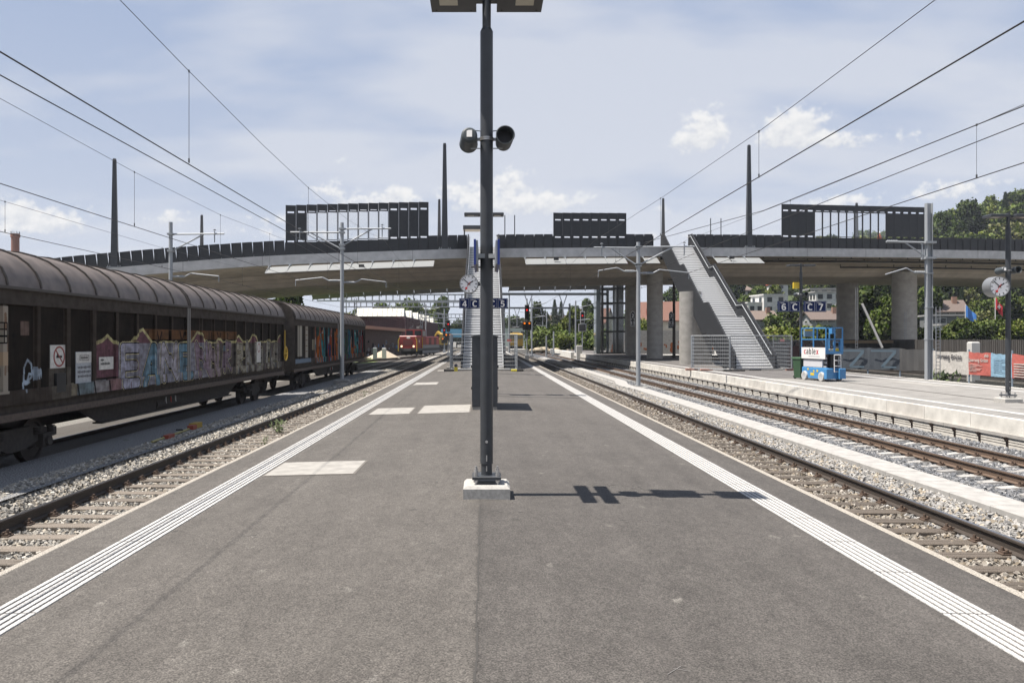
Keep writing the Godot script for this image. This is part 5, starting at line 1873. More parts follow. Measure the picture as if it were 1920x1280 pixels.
func wagons() -> void:
	var LA := 22.9
	var pa := painted(wagon_picture_a(LA))
	var pb := painted(wagon_picture_b(22.2))
	var a := make_wagon("nearest brown covered wagon with faded pastel graffiti letters and notices", 23.85, LA, pa, 20)
	make_wagon("second brown covered wagon with vivid teal and orange graffiti at its far half", 48.3, 22.2, pb, 20)
	# notices screwed to the nearest wagon; local z = 23.85 - distance, local y = height + 0.69
	var sx := 1.352
	var pl := func(z0: float, z1: float, y0: float, y1: float, c: Material, called: String) -> MeshInstance3D:
		var m := MB.new()
		m.span(Vector3(sx - 0.012, y0 + 0.69, 23.85 - z0), Vector3(sx, y1 + 0.69, 23.85 - z1))
		return put(m, called, c, a)
	var turn := Basis(Vector3.UP, PI * 0.5)
	var sheet := M(0.50, 0.49, 0.46, 0.6, 0, blotch, 1.5)
	var n1: MeshInstance3D = pl.call(16.34, 17.03, 1.29, 1.78, sheet, "notice_board")
	n1.set_meta("label", "white notice with crossed out symbol in red ring")
	var ring := MB.new()
	ring.lathe([Vector2(0.185, 0.0), Vector2(0.22, 0.0), Vector2(0.22, 0.006), Vector2(0.185, 0.006), Vector2(0.185, 0.0)], Transform3D(Basis(Vector3(0, 0, 1), -PI * 0.5), Vector3(sx, 1.535 + 0.69, 23.85 - 16.68)), 32)
	ring.bar(Vector3(sx + 0.003, 1.67 + 0.69, 23.85 - 16.55), Vector3(sx + 0.003, 1.40 + 0.69, 23.85 - 16.81), 0.028, 0.005, Vector3(1, 0, 0))
	put(ring, "red_ring", M(0.22, 0.035, 0.03, 0.6), n1)
	var blk := MB.new()
	blk.box(Vector3(sx + 0.001, 1.53 + 0.69, 23.85 - 16.68), Vector3(0.004, 0.05, 0.22))
	blk.box(Vector3(sx + 0.001, 1.56 + 0.69, 23.85 - 16.62), Vector3(0.004, 0.10, 0.06))
	put(blk, "symbol", black, n1)
	var vent := MB.new()
	vent.span(Vector3(sx - 0.01, 0.78 + 0.69, 23.85 - 16.5), Vector3(sx + 0.05, 1.18 + 0.69, 23.85 - 16.86))
	put(vent, "document_box", M(0.012, 0.012, 0.013, 0.6), a)
	var n2: MeshInstance3D = pl.call(17.36, 18.15, 0.80, 1.62, M(0.33, 0.35, 0.37, 0.6, 0, blotch, 1.5), "notice_board")
	var n2b: MeshInstance3D = pl.call(17.37, 18.14, 1.37, 1.61, sheet, "notice_head")
	n2b.position.x = 0.004
	var hb := MB.new()
	for q in [[1.54, 0.0, 0.40, 0.012], [1.43, 0.0, 0.40, 0.012], [1.485, 0.195, 0.012, 0.11], [1.485, -0.195, 0.012, 0.11]]:
		hb.box(Vector3(sx + 0.007, q[0] + 0.69, 23.85 - 17.72 + q[1]), Vector3(0.004, q[3], q[2]))
	for j in 7:
		hb.box(Vector3(sx + 0.007, 1.485 + 0.69, 23.85 - 17.58 - j * 0.046), Vector3(0.004, 0.045 + 0.012 * (j % 2), 0.028))
	put(hb, "framed_print", M(0.06, 0.055, 0.05, 0.6), n2)
	var sp := MB.new()
	for k in 3:
		for j in 9:
			sp.box(Vector3(sx + 0.003, 1.27 - k * 0.10 + 0.69, 23.85 - 17.46 - j * 0.065 - 0.005 * k), Vector3(0.004, 0.035 + 0.012 * ((j * 7 + k) % 3), 0.042))
	put(sp, "small_print", M(0.10, 0.10, 0.11, 0.6), n2)
	var n3: MeshInstance3D = pl.call(18.42, 19.12, 1.18, 1.48, sheet, "notice_board")
	var lp := MB.new()
	for k in 2:
		for j in (4 if k == 0 else 11):
			lp.box(Vector3(sx + 0.003, 1.41 - k * 0.09 + 0.69, 23.85 - 18.50 - j * 0.043), Vector3(0.004, 0.035 + 0.014 * ((j * 5 + k) % 3), 0.030))
	put(lp, "small_print", M(0.07, 0.07, 0.07, 0.6), n3)
	var n4: MeshInstance3D = pl.call(31.2, 31.75, 0.98, 1.80, sheet, "notice_board")
	var r4 := MB.new()
	r4.lathe([Vector2(0.15, 0.0), Vector2(0.18, 0.0), Vector2(0.18, 0.006), Vector2(0.15, 0.006), Vector2(0.15, 0.0)], Transform3D(Basis(Vector3(0, 0, 1), -PI * 0.5), Vector3(sx, 1.56 + 0.69, 23.85 - 31.47)), 24)
	put(r4, "red_ring", M(0.22, 0.035, 0.03, 0.6), n4)
	words("7-9 P", 0.16, black, a, Transform3D(turn, Vector3(sx - 0.012, 1.28 + 0.69, 23.85 - 14.5)), "lettering", false)
	# yellow hand wheel between the two wagons
	var hw := MB.new()
	hw.lathe([Vector2(0.30, -0.02), Vector2(0.335, 0.0), Vector2(0.30, 0.02), Vector2(0.27, 0.0), Vector2(0.30, -0.02)], Transform3D(Basis(Vector3(0, 0, 1), PI * 0.5), Vector3(1.42, 1.95, -11.65)), 24)
	hw.bar(Vector3(1.42, 1.95, -11.35), Vector3(1.42, 1.95, -11.95), 0.04, 0.04)
	hw.bar(Vector3(1.42, 1.65, -11.65), Vector3(1.42, 2.25, -11.65), 0.04, 0.04)
	hw.tube(Vector3(1.2, 1.95, -11.65), Vector3(1.42, 1.95, -11.65), 0.03)
	hw.bar(Vector3(1.40, 2.0, -11.55), Vector3(1.40, 3.0, -11.55), 0.05, 0.05)
	put(hw, "hand_wheel", M(0.42, 0.27, 0.02, 0.5), a)
	# tool left lying on the path
	var t := thing("track_tool", "long yellow and red track tool lying on the gravel path before the nearest wagon", "tool", Vector3(-7.85, -0.55, -19.9), 0.03)
	var tb := MB.new()
	tb.tube(Vector3(0, 0.04, 1.5), Vector3(0, 0.06, -1.3), 0.03)
	put(tb, "bar", M(0.26, 0.23, 0.09, 0.6), t)
	var th := MB.new()
	th.box(Vector3(0.0, 0.10, -1.55), Vector3(0.2, 0.14, 0.5))
	put(th, "motor", M(0.30, 0.20, 0.03, 0.6), t)
	var tr := MB.new()
	tr.box(Vector3(0.04, 0.09, -1.15), Vector3(0.16, 0.11, 0.3))
	tr.box(Vector3(0.05, 0.06, 0.55), Vector3(0.13, 0.09, 0.42))
	put(tr, "grip", M(0.24, 0.05, 0.03, 0.6), t)
	var tk := MB.new()
	tk.box(Vector3(-0.02, 0.05, 0.62), Vector3(0.10, 0.06, 0.25))
	tk.tube(Vector3(-0.08, 0.12, -0.3), Vector3(0.1, 0.12, -0.28), 0.02)
	put(tk, "handle", black, t)

# ---------- fences, hoardings
func mesh_panel(parent: Node, a: Vector3, b: Vector3, h: float, base := 0.12) -> void:
	# tube frame with wire mesh between two posts
	var f := MB.new()
	var up := Vector3(0, h, 0)
	var lo := Vector3(0, base, 0)
	for p in [a, b]:
		f.tube(p + Vector3(0, 0.03, 0), p + up, 0.024, 0.024, 8)
	f.tube(a + up, b + up, 0.021, 0.021, 8)
	f.tube(a + lo, b + lo, 0.021, 0.021, 8)
	put(f, "frame", galv, parent)
	var w := MB.new()
	for k in range(1, 9):
		var y := lerpf(base, h, k / 9.0)
		w.tube(a + Vector3(0, y, 0), b + Vector3(0, y, 0), 0.010, 0.010, 4, false)
	var n := int(a.distance_to(b) / 0.13)
	for k in range(1, n):
		var p := a.lerp(b, float(k) / n)
		w.tube(p + lo, p + up, 0.0045, 0.0045, 3, false)
	tag(put(w, "wire_mesh", galv, parent), "", "", "", "stuff")

func foot(parent: Node, p: Vector3, c := 0) -> void:
	var m := MB.new()
	m.chbox(p + Vector3(0, 0.06, 0), Vector3(0.72, 0.13, 0.24), 0.02)
	put(m, "foot_block", [M(0.05, 0.048, 0.046, 0.9), conc, M(0.24, 0.13, 0.10, 0.9)][c], parent)

func banner(parent: Node, a: Vector3, b: Vector3, y0: float, y1: float, m: Material, called := "banner") -> MeshInstance3D:
	# cloth tied between posts: it sags and billows a little
	var s := MB.new()
	var n := 14
	var d := (b - a).normalized()
	var side := d.cross(Vector3.UP)
	var grid := []
	for i in n + 1:
		var row := []
		for j in 6:
			var t := float(i) / n
			var v := j / 5.0
			var sag := -0.05 * sin(t * PI) * v + 0.02 * sin(t * 17.0 + y0) * v
			row.append(a.lerp(b, t) + Vector3(0, lerpf(y0, y1, v) + sag, 0) + side * (0.018 * sin(t * 9.0 + v * 2.0) * sin(v * PI) + 0.007 * sin(t * 25.0)))
		grid.append(row)
	for i in n:
		for j in 5:
			s.quad(grid[i][j], grid[i + 1][j], grid[i + 1][j + 1], grid[i][j + 1])
			s.quad(grid[i][j] - side * 0.006, grid[i][j + 1] - side * 0.006, grid[i + 1][j + 1] - side * 0.006, grid[i + 1][j] - side * 0.006)
	return put(s, called, m, parent)

func lines(parent: Node, a: Vector3, b: Vector3, y: float, n: int, gap: float, h: float, m: Material, off: Vector3) -> void:
	var s := MB.new()
	for k in n:
		var e := a.lerp(b, 0.75 + 0.25 * sin(k * 2.3))
		s.bar(a + off + Vector3(0, y - k * gap, 0), e + off + Vector3(0, y - k * gap, 0), 0.012, h)
	put(s, "printed_lines", m, parent)

func fences() -> void:
	# round the foot of the central stairs
	var o := thing("mesh_fence", "mobile mesh fence closing off the foot of the central stairs", "fence", Vector3(0, py(1.5), 0))
	var A := Vector3(-1.96, 0, -45.3)
	var B := Vector3(1.92, 0, -45.3)
	mesh_panel(o, A, B, 2.12)
	mesh_panel(o, A + Vector3(0.02, 0, -0.1), A + Vector3(0.02, 0, -3.5), 2.12)
	mesh_panel(o, B + Vector3(-0.02, 0, -0.1), B + Vector3(-0.02, 0, -3.5), 2.12)
	foot(o, A)
	foot(o, B)
	foot(o, B + Vector3(0, 0, -3.4), 1)
	foot(o, A + Vector3(0, 0, -3.4), 1)
	var rs := MB.new()
	rs.box(Vector3(1.45, 1.78, -45.27), Vector3(0.26, 0.14, 0.01))
	put(rs, "warning_plate", M(0.42, 0.14, 0.12, 0.6), o)
	var wl := thing("warning_lamp", "small yellow warning lamp at the left fence foot of the central stairs", "warning lamp", Vector3(-1.62, py(1.6), -45.2))
	var wm := MB.new()
	wm.box(Vector3(0, 0.12, 0), Vector3(0.2, 0.24, 0.12))
	put(wm, "battery_case", M(0.40, 0.33, 0.02, 0.5), wl)
	var wd := MB.new()
	wd.tube(Vector3(0, 0.33, -0.05), Vector3(0, 0.33, 0.05), 0.10, 0.10, 14)
	put(wd, "lens", M(0.03, 0.03, 0.05, 0.3), wl)
	var yb := MB.new()
	yb.chbox(Vector3(1.72, 0.06 + py(1.7), -45.05), Vector3(0.34, 0.12, 0.16), 0.02)
	tag(put(yb, "yellow_block", M(0.5, 0.42, 0.02, 0.6)), "yellow block at the right fence foot of the central stairs", "block")
	# round the foot of the second stairs
	var q := thing("mesh_fence", "mobile mesh fence before the second stairs", "fence")
	var xs := [P(1298, 690, 47.8), P(1365, 690, 46.9), P(1482, 690, 47.9)]
	for p in xs:
		p.y = 0.02
	var p0 := Vector3(xs[0].x, 0.0, -47.9)
	var p1 := Vector3(xs[1].x, 0.0, -46.6)
	var p2 := Vector3(xs[2].x, 0.0, -47.6)
	mesh_panel(q, p0, p1, 2.12)
	mesh_panel(q, p1 + Vector3(0.06, 0, 0), p2, 2.12)
	var p3 := Vector3(13.8, 0, -51.5)
	mesh_panel(q, p0 + Vector3(0, 0, -0.1), p3, 2.12)
	mesh_panel(q, p2 + Vector3(0, 0, -0.1), Vector3(18.9, 0, -51.2), 2.12)
	foot(q, p0, 2)
	foot(q, p0.lerp(p1, 0.4), 2)
	foot(q, p1, 0)
	foot(q, p1 + Vector3(0.5, 0, 0.1), 0)
	foot(q, p2, 2)
	foot(q, p2 + Vector3(-2.2, 0, -0.2), 0)
	foot(q, Vector3(13.4, 0, -49.7), 1)
	var wp := MB.new()
	wp.box(p2 + Vector3(-0.6, 1.85, 0.03), Vector3(0.25, 0.16, 0.01))
	put(wp, "warning_plate", M(0.42, 0.2, 0.2, 0.6), q)
	# posts with banners along the far tracks
	var red := M(0.34, 0.085, 0.070, 0.8, 0, blotch, 0.8)
	var sky_b := M(0.18, 0.30, 0.40, 0.8, 0, blotch, 0.8)
	var pale := M(0.37, 0.36, 0.34, 0.8, 0, blotch, 0.8)
	var grey_b := M(0.24, 0.24, 0.24, 0.8, 0, blotch, 0.8)
	var ink := M(0.03, 0.03, 0.04, 0.7)
	var f := thing("banner_fence", "long post fence with red, blue and grey building-site banners", "fence", Vector3(27.4, -0.72, 0))
	var turn := Basis(Vector3.UP, -PI * 0.5)
	var posts := []  # along the track first, then slanting in front of the bridge
	for k in 3:
		posts.append(Vector3(0, 0, -(37.0 + 3.62 * k)))
	for k in 4:
		posts.append(Vector3(-0.1 - 1.62 * k, 0, -(47.6 + 0.75 * k)))
	for pq in posts:
		var m := MB.new()
		m.tube(pq + Vector3(0, -0.1, 0), pq + Vector3(0, 2.05, 0), 0.045, 0.045, 8)
		put(m, "post", M(0.20, 0.25, 0.31, 0.5, 0.3), f)
	var mesh_low := MB.new()
	for i in posts.size() - 1:
		for k in 9:
			mesh_low.tube(posts[i] + Vector3(0, 0.05 + k * 0.075, 0), posts[i + 1] + Vector3(0, 0.05 + k * 0.075, 0), 0.004, 0.004, 3, false)
		for k in 36:
			var pq: Vector3 = posts[i].lerp(posts[i + 1], k / 36.0)
			var p: Vector3 = posts[i].lerp(posts[i + 1], (k + 1) / 36.0)
			mesh_low.tube(pq + Vector3(0, 0.02, 0), p + Vector3(0, 0.68, 0), 0.004, 0.004, 3, false)
			mesh_low.tube(pq + Vector3(0, 0.68, 0), p + Vector3(0, 0.02, 0), 0.004, 0.004, 3, false)
	tag(put(mesh_low, "wire_mesh", M(0.10, 0.12, 0.12, 0.6), f), "", "", "", "stuff")
	var off := Vector3(-0.03, 0, 0)
	for i in posts.size() - 1:
		var a: Vector3 = posts[i + 1] + Vector3(-0.05, 0, 0.05)
		var b: Vector3 = posts[i] + Vector3(-0.05, 0, 0.05)
		match i:
			0:
				banner(f, a, b, 0.62, 1.86, red)
				lines(f, a.lerp(b, 0.05), a.lerp(b, 0.6), 1.35, 6, 0.13, 0.05, pale, off)
			1:
				banner(f, a, a.lerp(b, 0.53), 0.64, 1.92, red)
				banner(f, a.lerp(b, 0.535), b, 0.62, 1.88, sky_b)
				words("Querung Grüze", 0.17, pale, f, Transform3D(turn, a.lerp(b, 0.24) + Vector3(-0.035, 1.46, 0)), "lettering", true)
				words("sbb", 0.16, pale, f, Transform3D(turn, a.lerp(b, 0.44) + Vector3(-0.035, 1.72, 0)), "lettering", true)
				lines(f, a.lerp(b, 0.03), a.lerp(b, 0.36), 1.22, 6, 0.075, 0.018, pale, off)
				lines(f, a.lerp(b, 0.60), a.lerp(b, 0.95), 1.55, 7, 0.11, 0.012, M(0.08, 0.13, 0.2, 0.7), off)
			2:
				banner(f, a, b, 0.60, 1.93, pale)
				words("Querung Grüze", 0.27, ink, f, Transform3D(turn, a.lerp(b, 0.44) + Vector3(-0.035, 1.60, 0)), "lettering", true)
			3:
				banner(f, a, b, 0.70, 2.05, M(0.075, 0.075, 0.075, 0.8))
			_:
				var c: Material = M(0.055, 0.066, 0.080, 0.8)
				banner(f, a, b, 0.72, 2.1, c)
				var gm := MB.new()
				var along := (b - a).normalized()
				var n := along.cross(Vector3.UP)
				var c0 := a.lerp(b, 0.5) + n * 0.14 + Vector3(0, 1.4, 0)
				if n.z < 0:
					c0 = a.lerp(b, 0.5) - n * 0.14 + Vector3(0, 1.4, 0)
				gm.bar(c0 + along * -0.7 + Vector3(0, 0.5, 0), c0 + along * 0.7 + Vector3(0, 0.5, 0), 0.10, 0.01, n)
				gm.bar(c0 + along * 0.65 + Vector3(0, 0.45, 0), c0 + along * -0.1 + Vector3(0, -0.5, 0), 0.16, 0.01, n)
				gm.bar(c0 + along * -0.1 + Vector3(0, -0.5, 0), c0 + along * 0.7 + Vector3(0, -0.5, 0), 0.10, 0.01, n)
				put(gm, "printed_letters", M(0.075, 0.115, 0.15, 0.8), f)
	# dark slatted wall behind the tracks
	var nb := thing("slatted_wall", "dark slatted noise wall behind the banners and tracks", "wall", Vector3(41.0, -0.8, 0))
	var bk := MB.new()
	bk.span(Vector3(0.06, 0, -30), Vector3(0.12, 2.62, -175))
	put(bk, "backing", M(0.022, 0.021, 0.02, 0.8), nb)
	var slat := MB.new()
	slat.box(Vector3(0, 1.34, 0), Vector3(0.05, 2.68, 0.17))
	var slm := slat.mesh()
	for k in 300:
		var b := 0.8 + 0.1 * (k % 4)
		put(slm, "slat", M(0.045 * b, 0.042 * b, 0.040 * b, 0.8), nb, at(Vector3(R.randf_range(-0.006, 0.006), 0, -53.0 - 0.235 * k)))
	# far wall beyond the right tracks, straight ahead
	var fw := thing("timber_wall", "long dark timber wall beyond the gravel straight ahead", "wall", Vector3(0, -0.8, -170))
	var fm := MB.new()
	for k in 60:
		fm.box(Vector3(11.5 + 0.5 * k, 1.2, 0.0), Vector3(0.46, 2.4 + 0.06 * (k % 3), 0.1))
	put(fm, "boards", M(0.065, 0.062, 0.058, 0.9), fw)
	# white and graffiti hoardings beyond the piers
	var hd := thing("hoarding", "white tarpaulin fence with orange splashes behind the middle piers", "hoarding", Vector3(0, -0.1, -107))
	for k in 8:
		var xa := 18.0 + k * 1.8
		var bm := MB.new()
		bm.box(Vector3(xa, 1.6, 0), Vector3(1.77, 3.2 + 0.04 * (k % 3), 0.06))
		put(bm, "panel", M(0.36, 0.36, 0.35, 0.8, 0, blotch, 0.5), hd)
		var sp := MB.new()
		for j in 5:
			var c := Vector3(xa + R.randf_range(-0.7, 0.7), R.randf_range(0.3, 1.7), 0.034)
			sp.lathe([Vector2(R.randf_range(0.12, 0.3), -0.002), Vector2(0.0, 0.002)], Transform3D(Basis(Vector3(1, 0, 0), PI * 0.5) * Basis.from_scale(Vector3(R.randf_range(0.5, 1.2), 1, R.randf_range(0.8, 2.2))), c), 9)
		put(sp, "paint_splash", M(0.30, 0.10, 0.04, 0.8), hd)
	var gw := thing("graffiti_wall", "low wall with pale graffiti behind the mesh fence of the second stairs", "wall", Vector3(33.5, -0.8, 0))
	var gm := MB.new()
	gm.box(Vector3(0, 1.35, -86), Vector3(0.2, 2.5, 22))
	put(gm, "wall", M(0.22, 0.21, 0.20, 0.9, 0, blotch, 0.4), gw)
	var cols := [M(0.45, 0.45, 0.45, 0.8), M(0.30, 0.08, 0.10, 0.8), M(0.35, 0.22, 0.25, 0.8), M(0.03, 0.03, 0.03, 0.8)]
	for k in 4:
		var sm := MB.new()
		for j in 22:
			var c := Vector3(-0.11 - 0.004 * k, R.randf_range(1.5, 2.4), -76 - R.randf() * 20)
			sm.bar(c, c + Vector3(0, R.randf_range(-0.5, 0.5), R.randf_range(-0.6, 0.6)), 0.012, R.randf_range(0.06, 0.16), Vector3(1, 0, 0))
		put(sm, "graffiti", cols[k], gw)
	var wb := thing("timber_hoarding", "dark brown and grey hoarding left of the blue lift machine", "hoarding", Vector3(19.0, 0.0, -51.5), 0.12)
	for k in 5:
		var bm := MB.new()
		bm.box(Vector3(0.5 + k * 1.02, 0.72, 0), Vector3(0.98, 1.46, 0.06))
		put(bm, "panel", [M(0.085, 0.085, 0.085, 0.8), M(0.040, 0.018, 0.016, 0.8), M(0.05, 0.05, 0.052, 0.8), M(0.07, 0.02, 0.02, 0.8)][k % 4], wb)
	# timber deck and leaning beam between the big piers
	var td := MB.new()
	td.box(Vector3(0, 0, 0), Vector3(8.5, 0.28, 2.2))
	tag(put(td, "timber_deck", M(0.13, 0.09, 0.05, 0.9), null, at(Vector3(38.4, 1.65, -79.5))), "brown timber deck edge between the two big right piers", "deck")
	var lb := MB.new()
	lb.bar(Vector3.ZERO, Vector3(1.5, -3.6, 0.3), 0.16, 0.16)
	tag(put(lb, "leaning_beam", M(0.40, 0.40, 0.39, 0.7), null, Transform3D(Basis(), P(1617, 569, 64.0))), "pale beam leaning between the two big right piers", "beam")
	var sc := MB.new()
	for k in 22:
		sc.box(Vector3(0, k * 0.36, 0), Vector3(0.55, 0.05, 0.05))
	for s in [-0.27, 0.27]:
		sc.box(Vector3(s, 4.0, 0), Vector3(0.07, 8.2, 0.07))
	tag(put(sc, "ladder_mast", galv, null, Transform3D(Basis().scaled(Vector3(0.3, 0.80, 0.3)), Vector3(31.4, -0.2, -66.0))), "pale ladder mast beside the left big pier", "mast")
	tag(put(sc, "ladder_mast", galv, null, Transform3D(Basis().scaled(Vector3(0.35, 0.62, 0.35)), Vector3(43.3, -0.2, -80.5))), "ladder mast just left of the nearer big pier", "mast")
	tag(put(sc, "ladder_mast", galv, null, Transform3D(Basis().scaled(Vector3(0.4, 0.52, 0.4)), Vector3(24.0, -0.6, -41.4))), "ladder mast right behind the thick steel mast", "mast")

# ---------- machines
func wheel(m_t: Material, m_r: Material, r: float, w: float, x: Transform3D, parent: Node) -> void:
	var t := MB.new()
	t.lathe([Vector2(r * 0.6, -w * 0.5), Vector2(r * 0.93, -w * 0.5), Vector2(r, -w * 0.35), Vector2(r, w * 0.35), Vector2(r * 0.93, w * 0.5), Vector2(r * 0.6, w * 0.5)], x, 24)
	var o := put(t, "wheel", m_t, parent)
	var d := MB.new()
	d.lathe([Vector2(0, -w * 0.42), Vector2(r * 0.6, -w * 0.5), Vector2(r * 0.6, w * 0.5), Vector2(r * 0.2, w * 0.42), Vector2(0, w * 0.42)], x, 18)
	put(d, "rim", m_r, o)

func vehicles() -> void:
	scissor_lift()
	locomotive()
	worker()
	var gb := thing("waste_bin", "green wheeled bin behind the blue lift machine", "bin", Vector3(15.28, 0, -37.7), 0.2)
	var m := MB.new()
	m.hexa([Vector3(-0.22, 0.06, 0.25), Vector3(0.22, 0.06, 0.25), Vector3(0.22, 0.06, -0.25), Vector3(-0.22, 0.06, -0.25), Vector3(-0.28, 0.95, 0.34), Vector3(0.28, 0.95, 0.34), Vector3(0.28, 0.95, -0.32), Vector3(-0.28, 0.95, -0.32)])
	put(m, "body", M(0.02, 0.055, 0.025, 0.6), gb)
	var l := MB.new()
	l.chbox(Vector3(0, 1.0, 0), Vector3(0.62, 0.09, 0.74), 0.03)
	put(l, "lid", M(0.03, 0.075, 0.035, 0.6), gb)
	for s in [-0.2, 0.2]:
		var w := MB.new()
		w.tube(Vector3(s, 0.1, -0.27), Vector3(s + 0.05, 0.1, -0.27), 0.1, 0.1, 12)
		put(w, "wheel", black, gb)

func scissor_lift() -> void:
	var blue := M(0.045, 0.18, 0.38, 0.4, 0, blotch, 1.5)
	var grey := M(0.33, 0.34, 0.36, 0.5, 0.2)
	var o := thing("scissor_lift", "blue scissor lift with a white banner parked on the second platform", "lift machine", Vector3(15.6, 0.0, -36.2), 0.16)
	# long axis along z; the camera sees the left side (-x) and the near end (+z)
	var c := MB.new()
	c.chbox(Vector3(0, 0.36, 0), Vector3(0.80, 0.50, 1.9), 0.03)
	put(c, "chassis", blue, o)
	for s in [-1.0, 1.0]:
		var e := MB.new()
		e.chbox(Vector3(s * 0.32, 0.36, 1.03), Vector3(0.30, 0.46, 0.2), 0.02)
		put(e, "end_box", blue, o)
		for z in [-0.68, 0.68]:
			wheel(M(0.36, 0.36, 0.35, 0.7), M(0.30, 0.31, 0.32, 0.5), 0.21, 0.13, Transform3D(Basis(Vector3(0, 0, 1), PI * 0.5), Vector3(s * 0.42, 0.21, z)), o)
	for q in [[0.46, 0.30, 0.12, 0.10], [0.30, -0.1, 0.3, 0.12], [0.52, -0.45, 0.12, 0.09], [0.44, 0.02, 0.10, 0.09]]:
		var y := MB.new()
		y.box(Vector3(-0.403, q[0], q[1]), Vector3(0.006, q[3], q[2]))
		put(y, "sticker", M(0.5, 0.36, 0.02, 0.5), o)
	# folded scissor arms
	var k := 0
	for y in [0.66, 0.76, 0.86, 0.96, 1.06, 1.16]:
		for x in [-0.3, 0.3]:
			var a := MB.new()
			a.bar(Vector3(x, y, -0.85 if k % 2 else 0.85), Vector3(x, y + 0.07, 0.85 if k % 2 else -0.85), 0.05, 0.07)
			put(a, "scissor_arm", grey, o)
		k += 1
	var hood := MB.new()
	hood.box(Vector3(-0.36, 0.80, -0.1), Vector3(0.05, 0.34, 1.5))
	put(hood, "side_cover", M(0.42, 0.43, 0.46, 0.5), o)
	var dk := MB.new()
	dk.box(Vector3(0.1, 0.9, 0.75), Vector3(0.4, 0.6, 0.2))
	put(dk, "cylinder_block", black, o)
	# ladder at the near end
	var ld := MB.new()
	for x in [-0.02, 0.30]:
		ld.tube(Vector3(x, 0.42, 1.02), Vector3(x, 1.22, 1.0), 0.022)
	for y in [0.45, 0.7, 0.95, 1.2]:
		ld.tube(Vector3(-0.02, y, 1.02), Vector3(0.30, y, 1.02), 0.02)
	put(ld, "ladder", plain_white, o)
	# platform and rails
	var pf := MB.new()
	pf.box(Vector3(0, 1.30, 0), Vector3(0.84, 0.12, 2.0))
	put(pf, "work_platform", blue, o)
	var rl := MB.new()
	var top := 2.42
	for q in [[-0.40, -0.98], [-0.40, 0.0], [-0.40, 0.98], [0.40, -0.98], [0.40, 0.0], [0.40, 0.98], [0.02, 0.98]]:
		rl.box(Vector3(q[0], 1.88, q[1]), Vector3(0.045, 1.1, 0.045))
	for y in [1.9, top]:
		for x in [-0.40, 0.40]:
			rl.box(Vector3(x, y, 0), Vector3(0.045, 0.045, 2.0))
		for z in [-0.98, 0.98]:
			rl.box(Vector3(0, y, z), Vector3(0.84, 0.045, 0.045))
	rl.box(Vector3(-0.36, 1.64, 0.985), Vector3(0.14, 0.6, 0.04))
	rl.box(Vector3(0.36, 1.64, 0.985), Vector3(0.14, 0.6, 0.04))
	rl.box(Vector3(0.16, 1.78, 0.9), Vector3(0.30, 0.04, 0.04))
	rl.box(Vector3(0.02, 1.6, 0.9), Vector3(0.04, 0.4, 0.04))
	rl.box(Vector3(0.30, 1.6, 0.9), Vector3(0.04, 0.4, 0.04))
	put(rl, "guard_rail", blue, o)
	var bn := MB.new()
	bn.box(Vector3(-0.435, 1.27, 0.02), Vector3(0.012, 0.52, 1.9))
	var b := put(bn, "banner", plain_white, o)
	var turn := Basis(Vector3.UP, -PI * 0.5)
	var cs := "cablex"
	var pos := -0.64
	for i in 6:
		words(cs[i], 0.26, M(0.35, 0.02, 0.03, 0.6) if i == 0 or i == 5 else M(0.05, 0.05, 0.05, 0.6), b, Transform3D(turn, Vector3(-0.443, 1.34, pos)), "lettering")
		pos += [0.21, 0.22, 0.20, 0.15, 0.22, 0.2][i]
	var sl := MB.new()
	sl.box(Vector3(-0.443, 1.12, 0.1), Vector3(0.004, 0.03, 0.9))
	put(sl, "small_line", grey, b)
	var bx := MB.new()
	bx.box(Vector3(-0.2, 2.2, -0.7), Vector3(0.5, 0.34, 0.1))
	put(bx, "tool_case", M(0.12, 0.20, 0.28, 0.5), o)
	var yl := MB.new()
	yl.box(Vector3(-0.2, 2.33, -0.64), Vector3(0.46, 0.08, 0.02))
	yl.box(Vector3(0.2, 1.42, 0.8), Vector3(0.2, 0.12, 0.2))
	put(yl, "yellow_label", M(0.5, 0.36, 0.02, 0.5), o)
	var bk := MB.new()
	bk.box(Vector3(-0.12, 1.72, -0.3), Vector3(0.36, 0.44, 0.2))
	put(bk, "black_case", black, o)
	var ct := MB.new()
	ct.box(Vector3(0.08, 2.28, 0.7), Vector3(0.16, 0.26, 0.2))
	put(ct, "control_box", blue, o)
	var pl := MB.new()
	pl.box(Vector3(0.1, 1.40, 0.4), Vector3(0.5, 0.1, 0.9))
	put(pl, "loose_planks", M(0.35, 0.33, 0.28, 0.8), o)

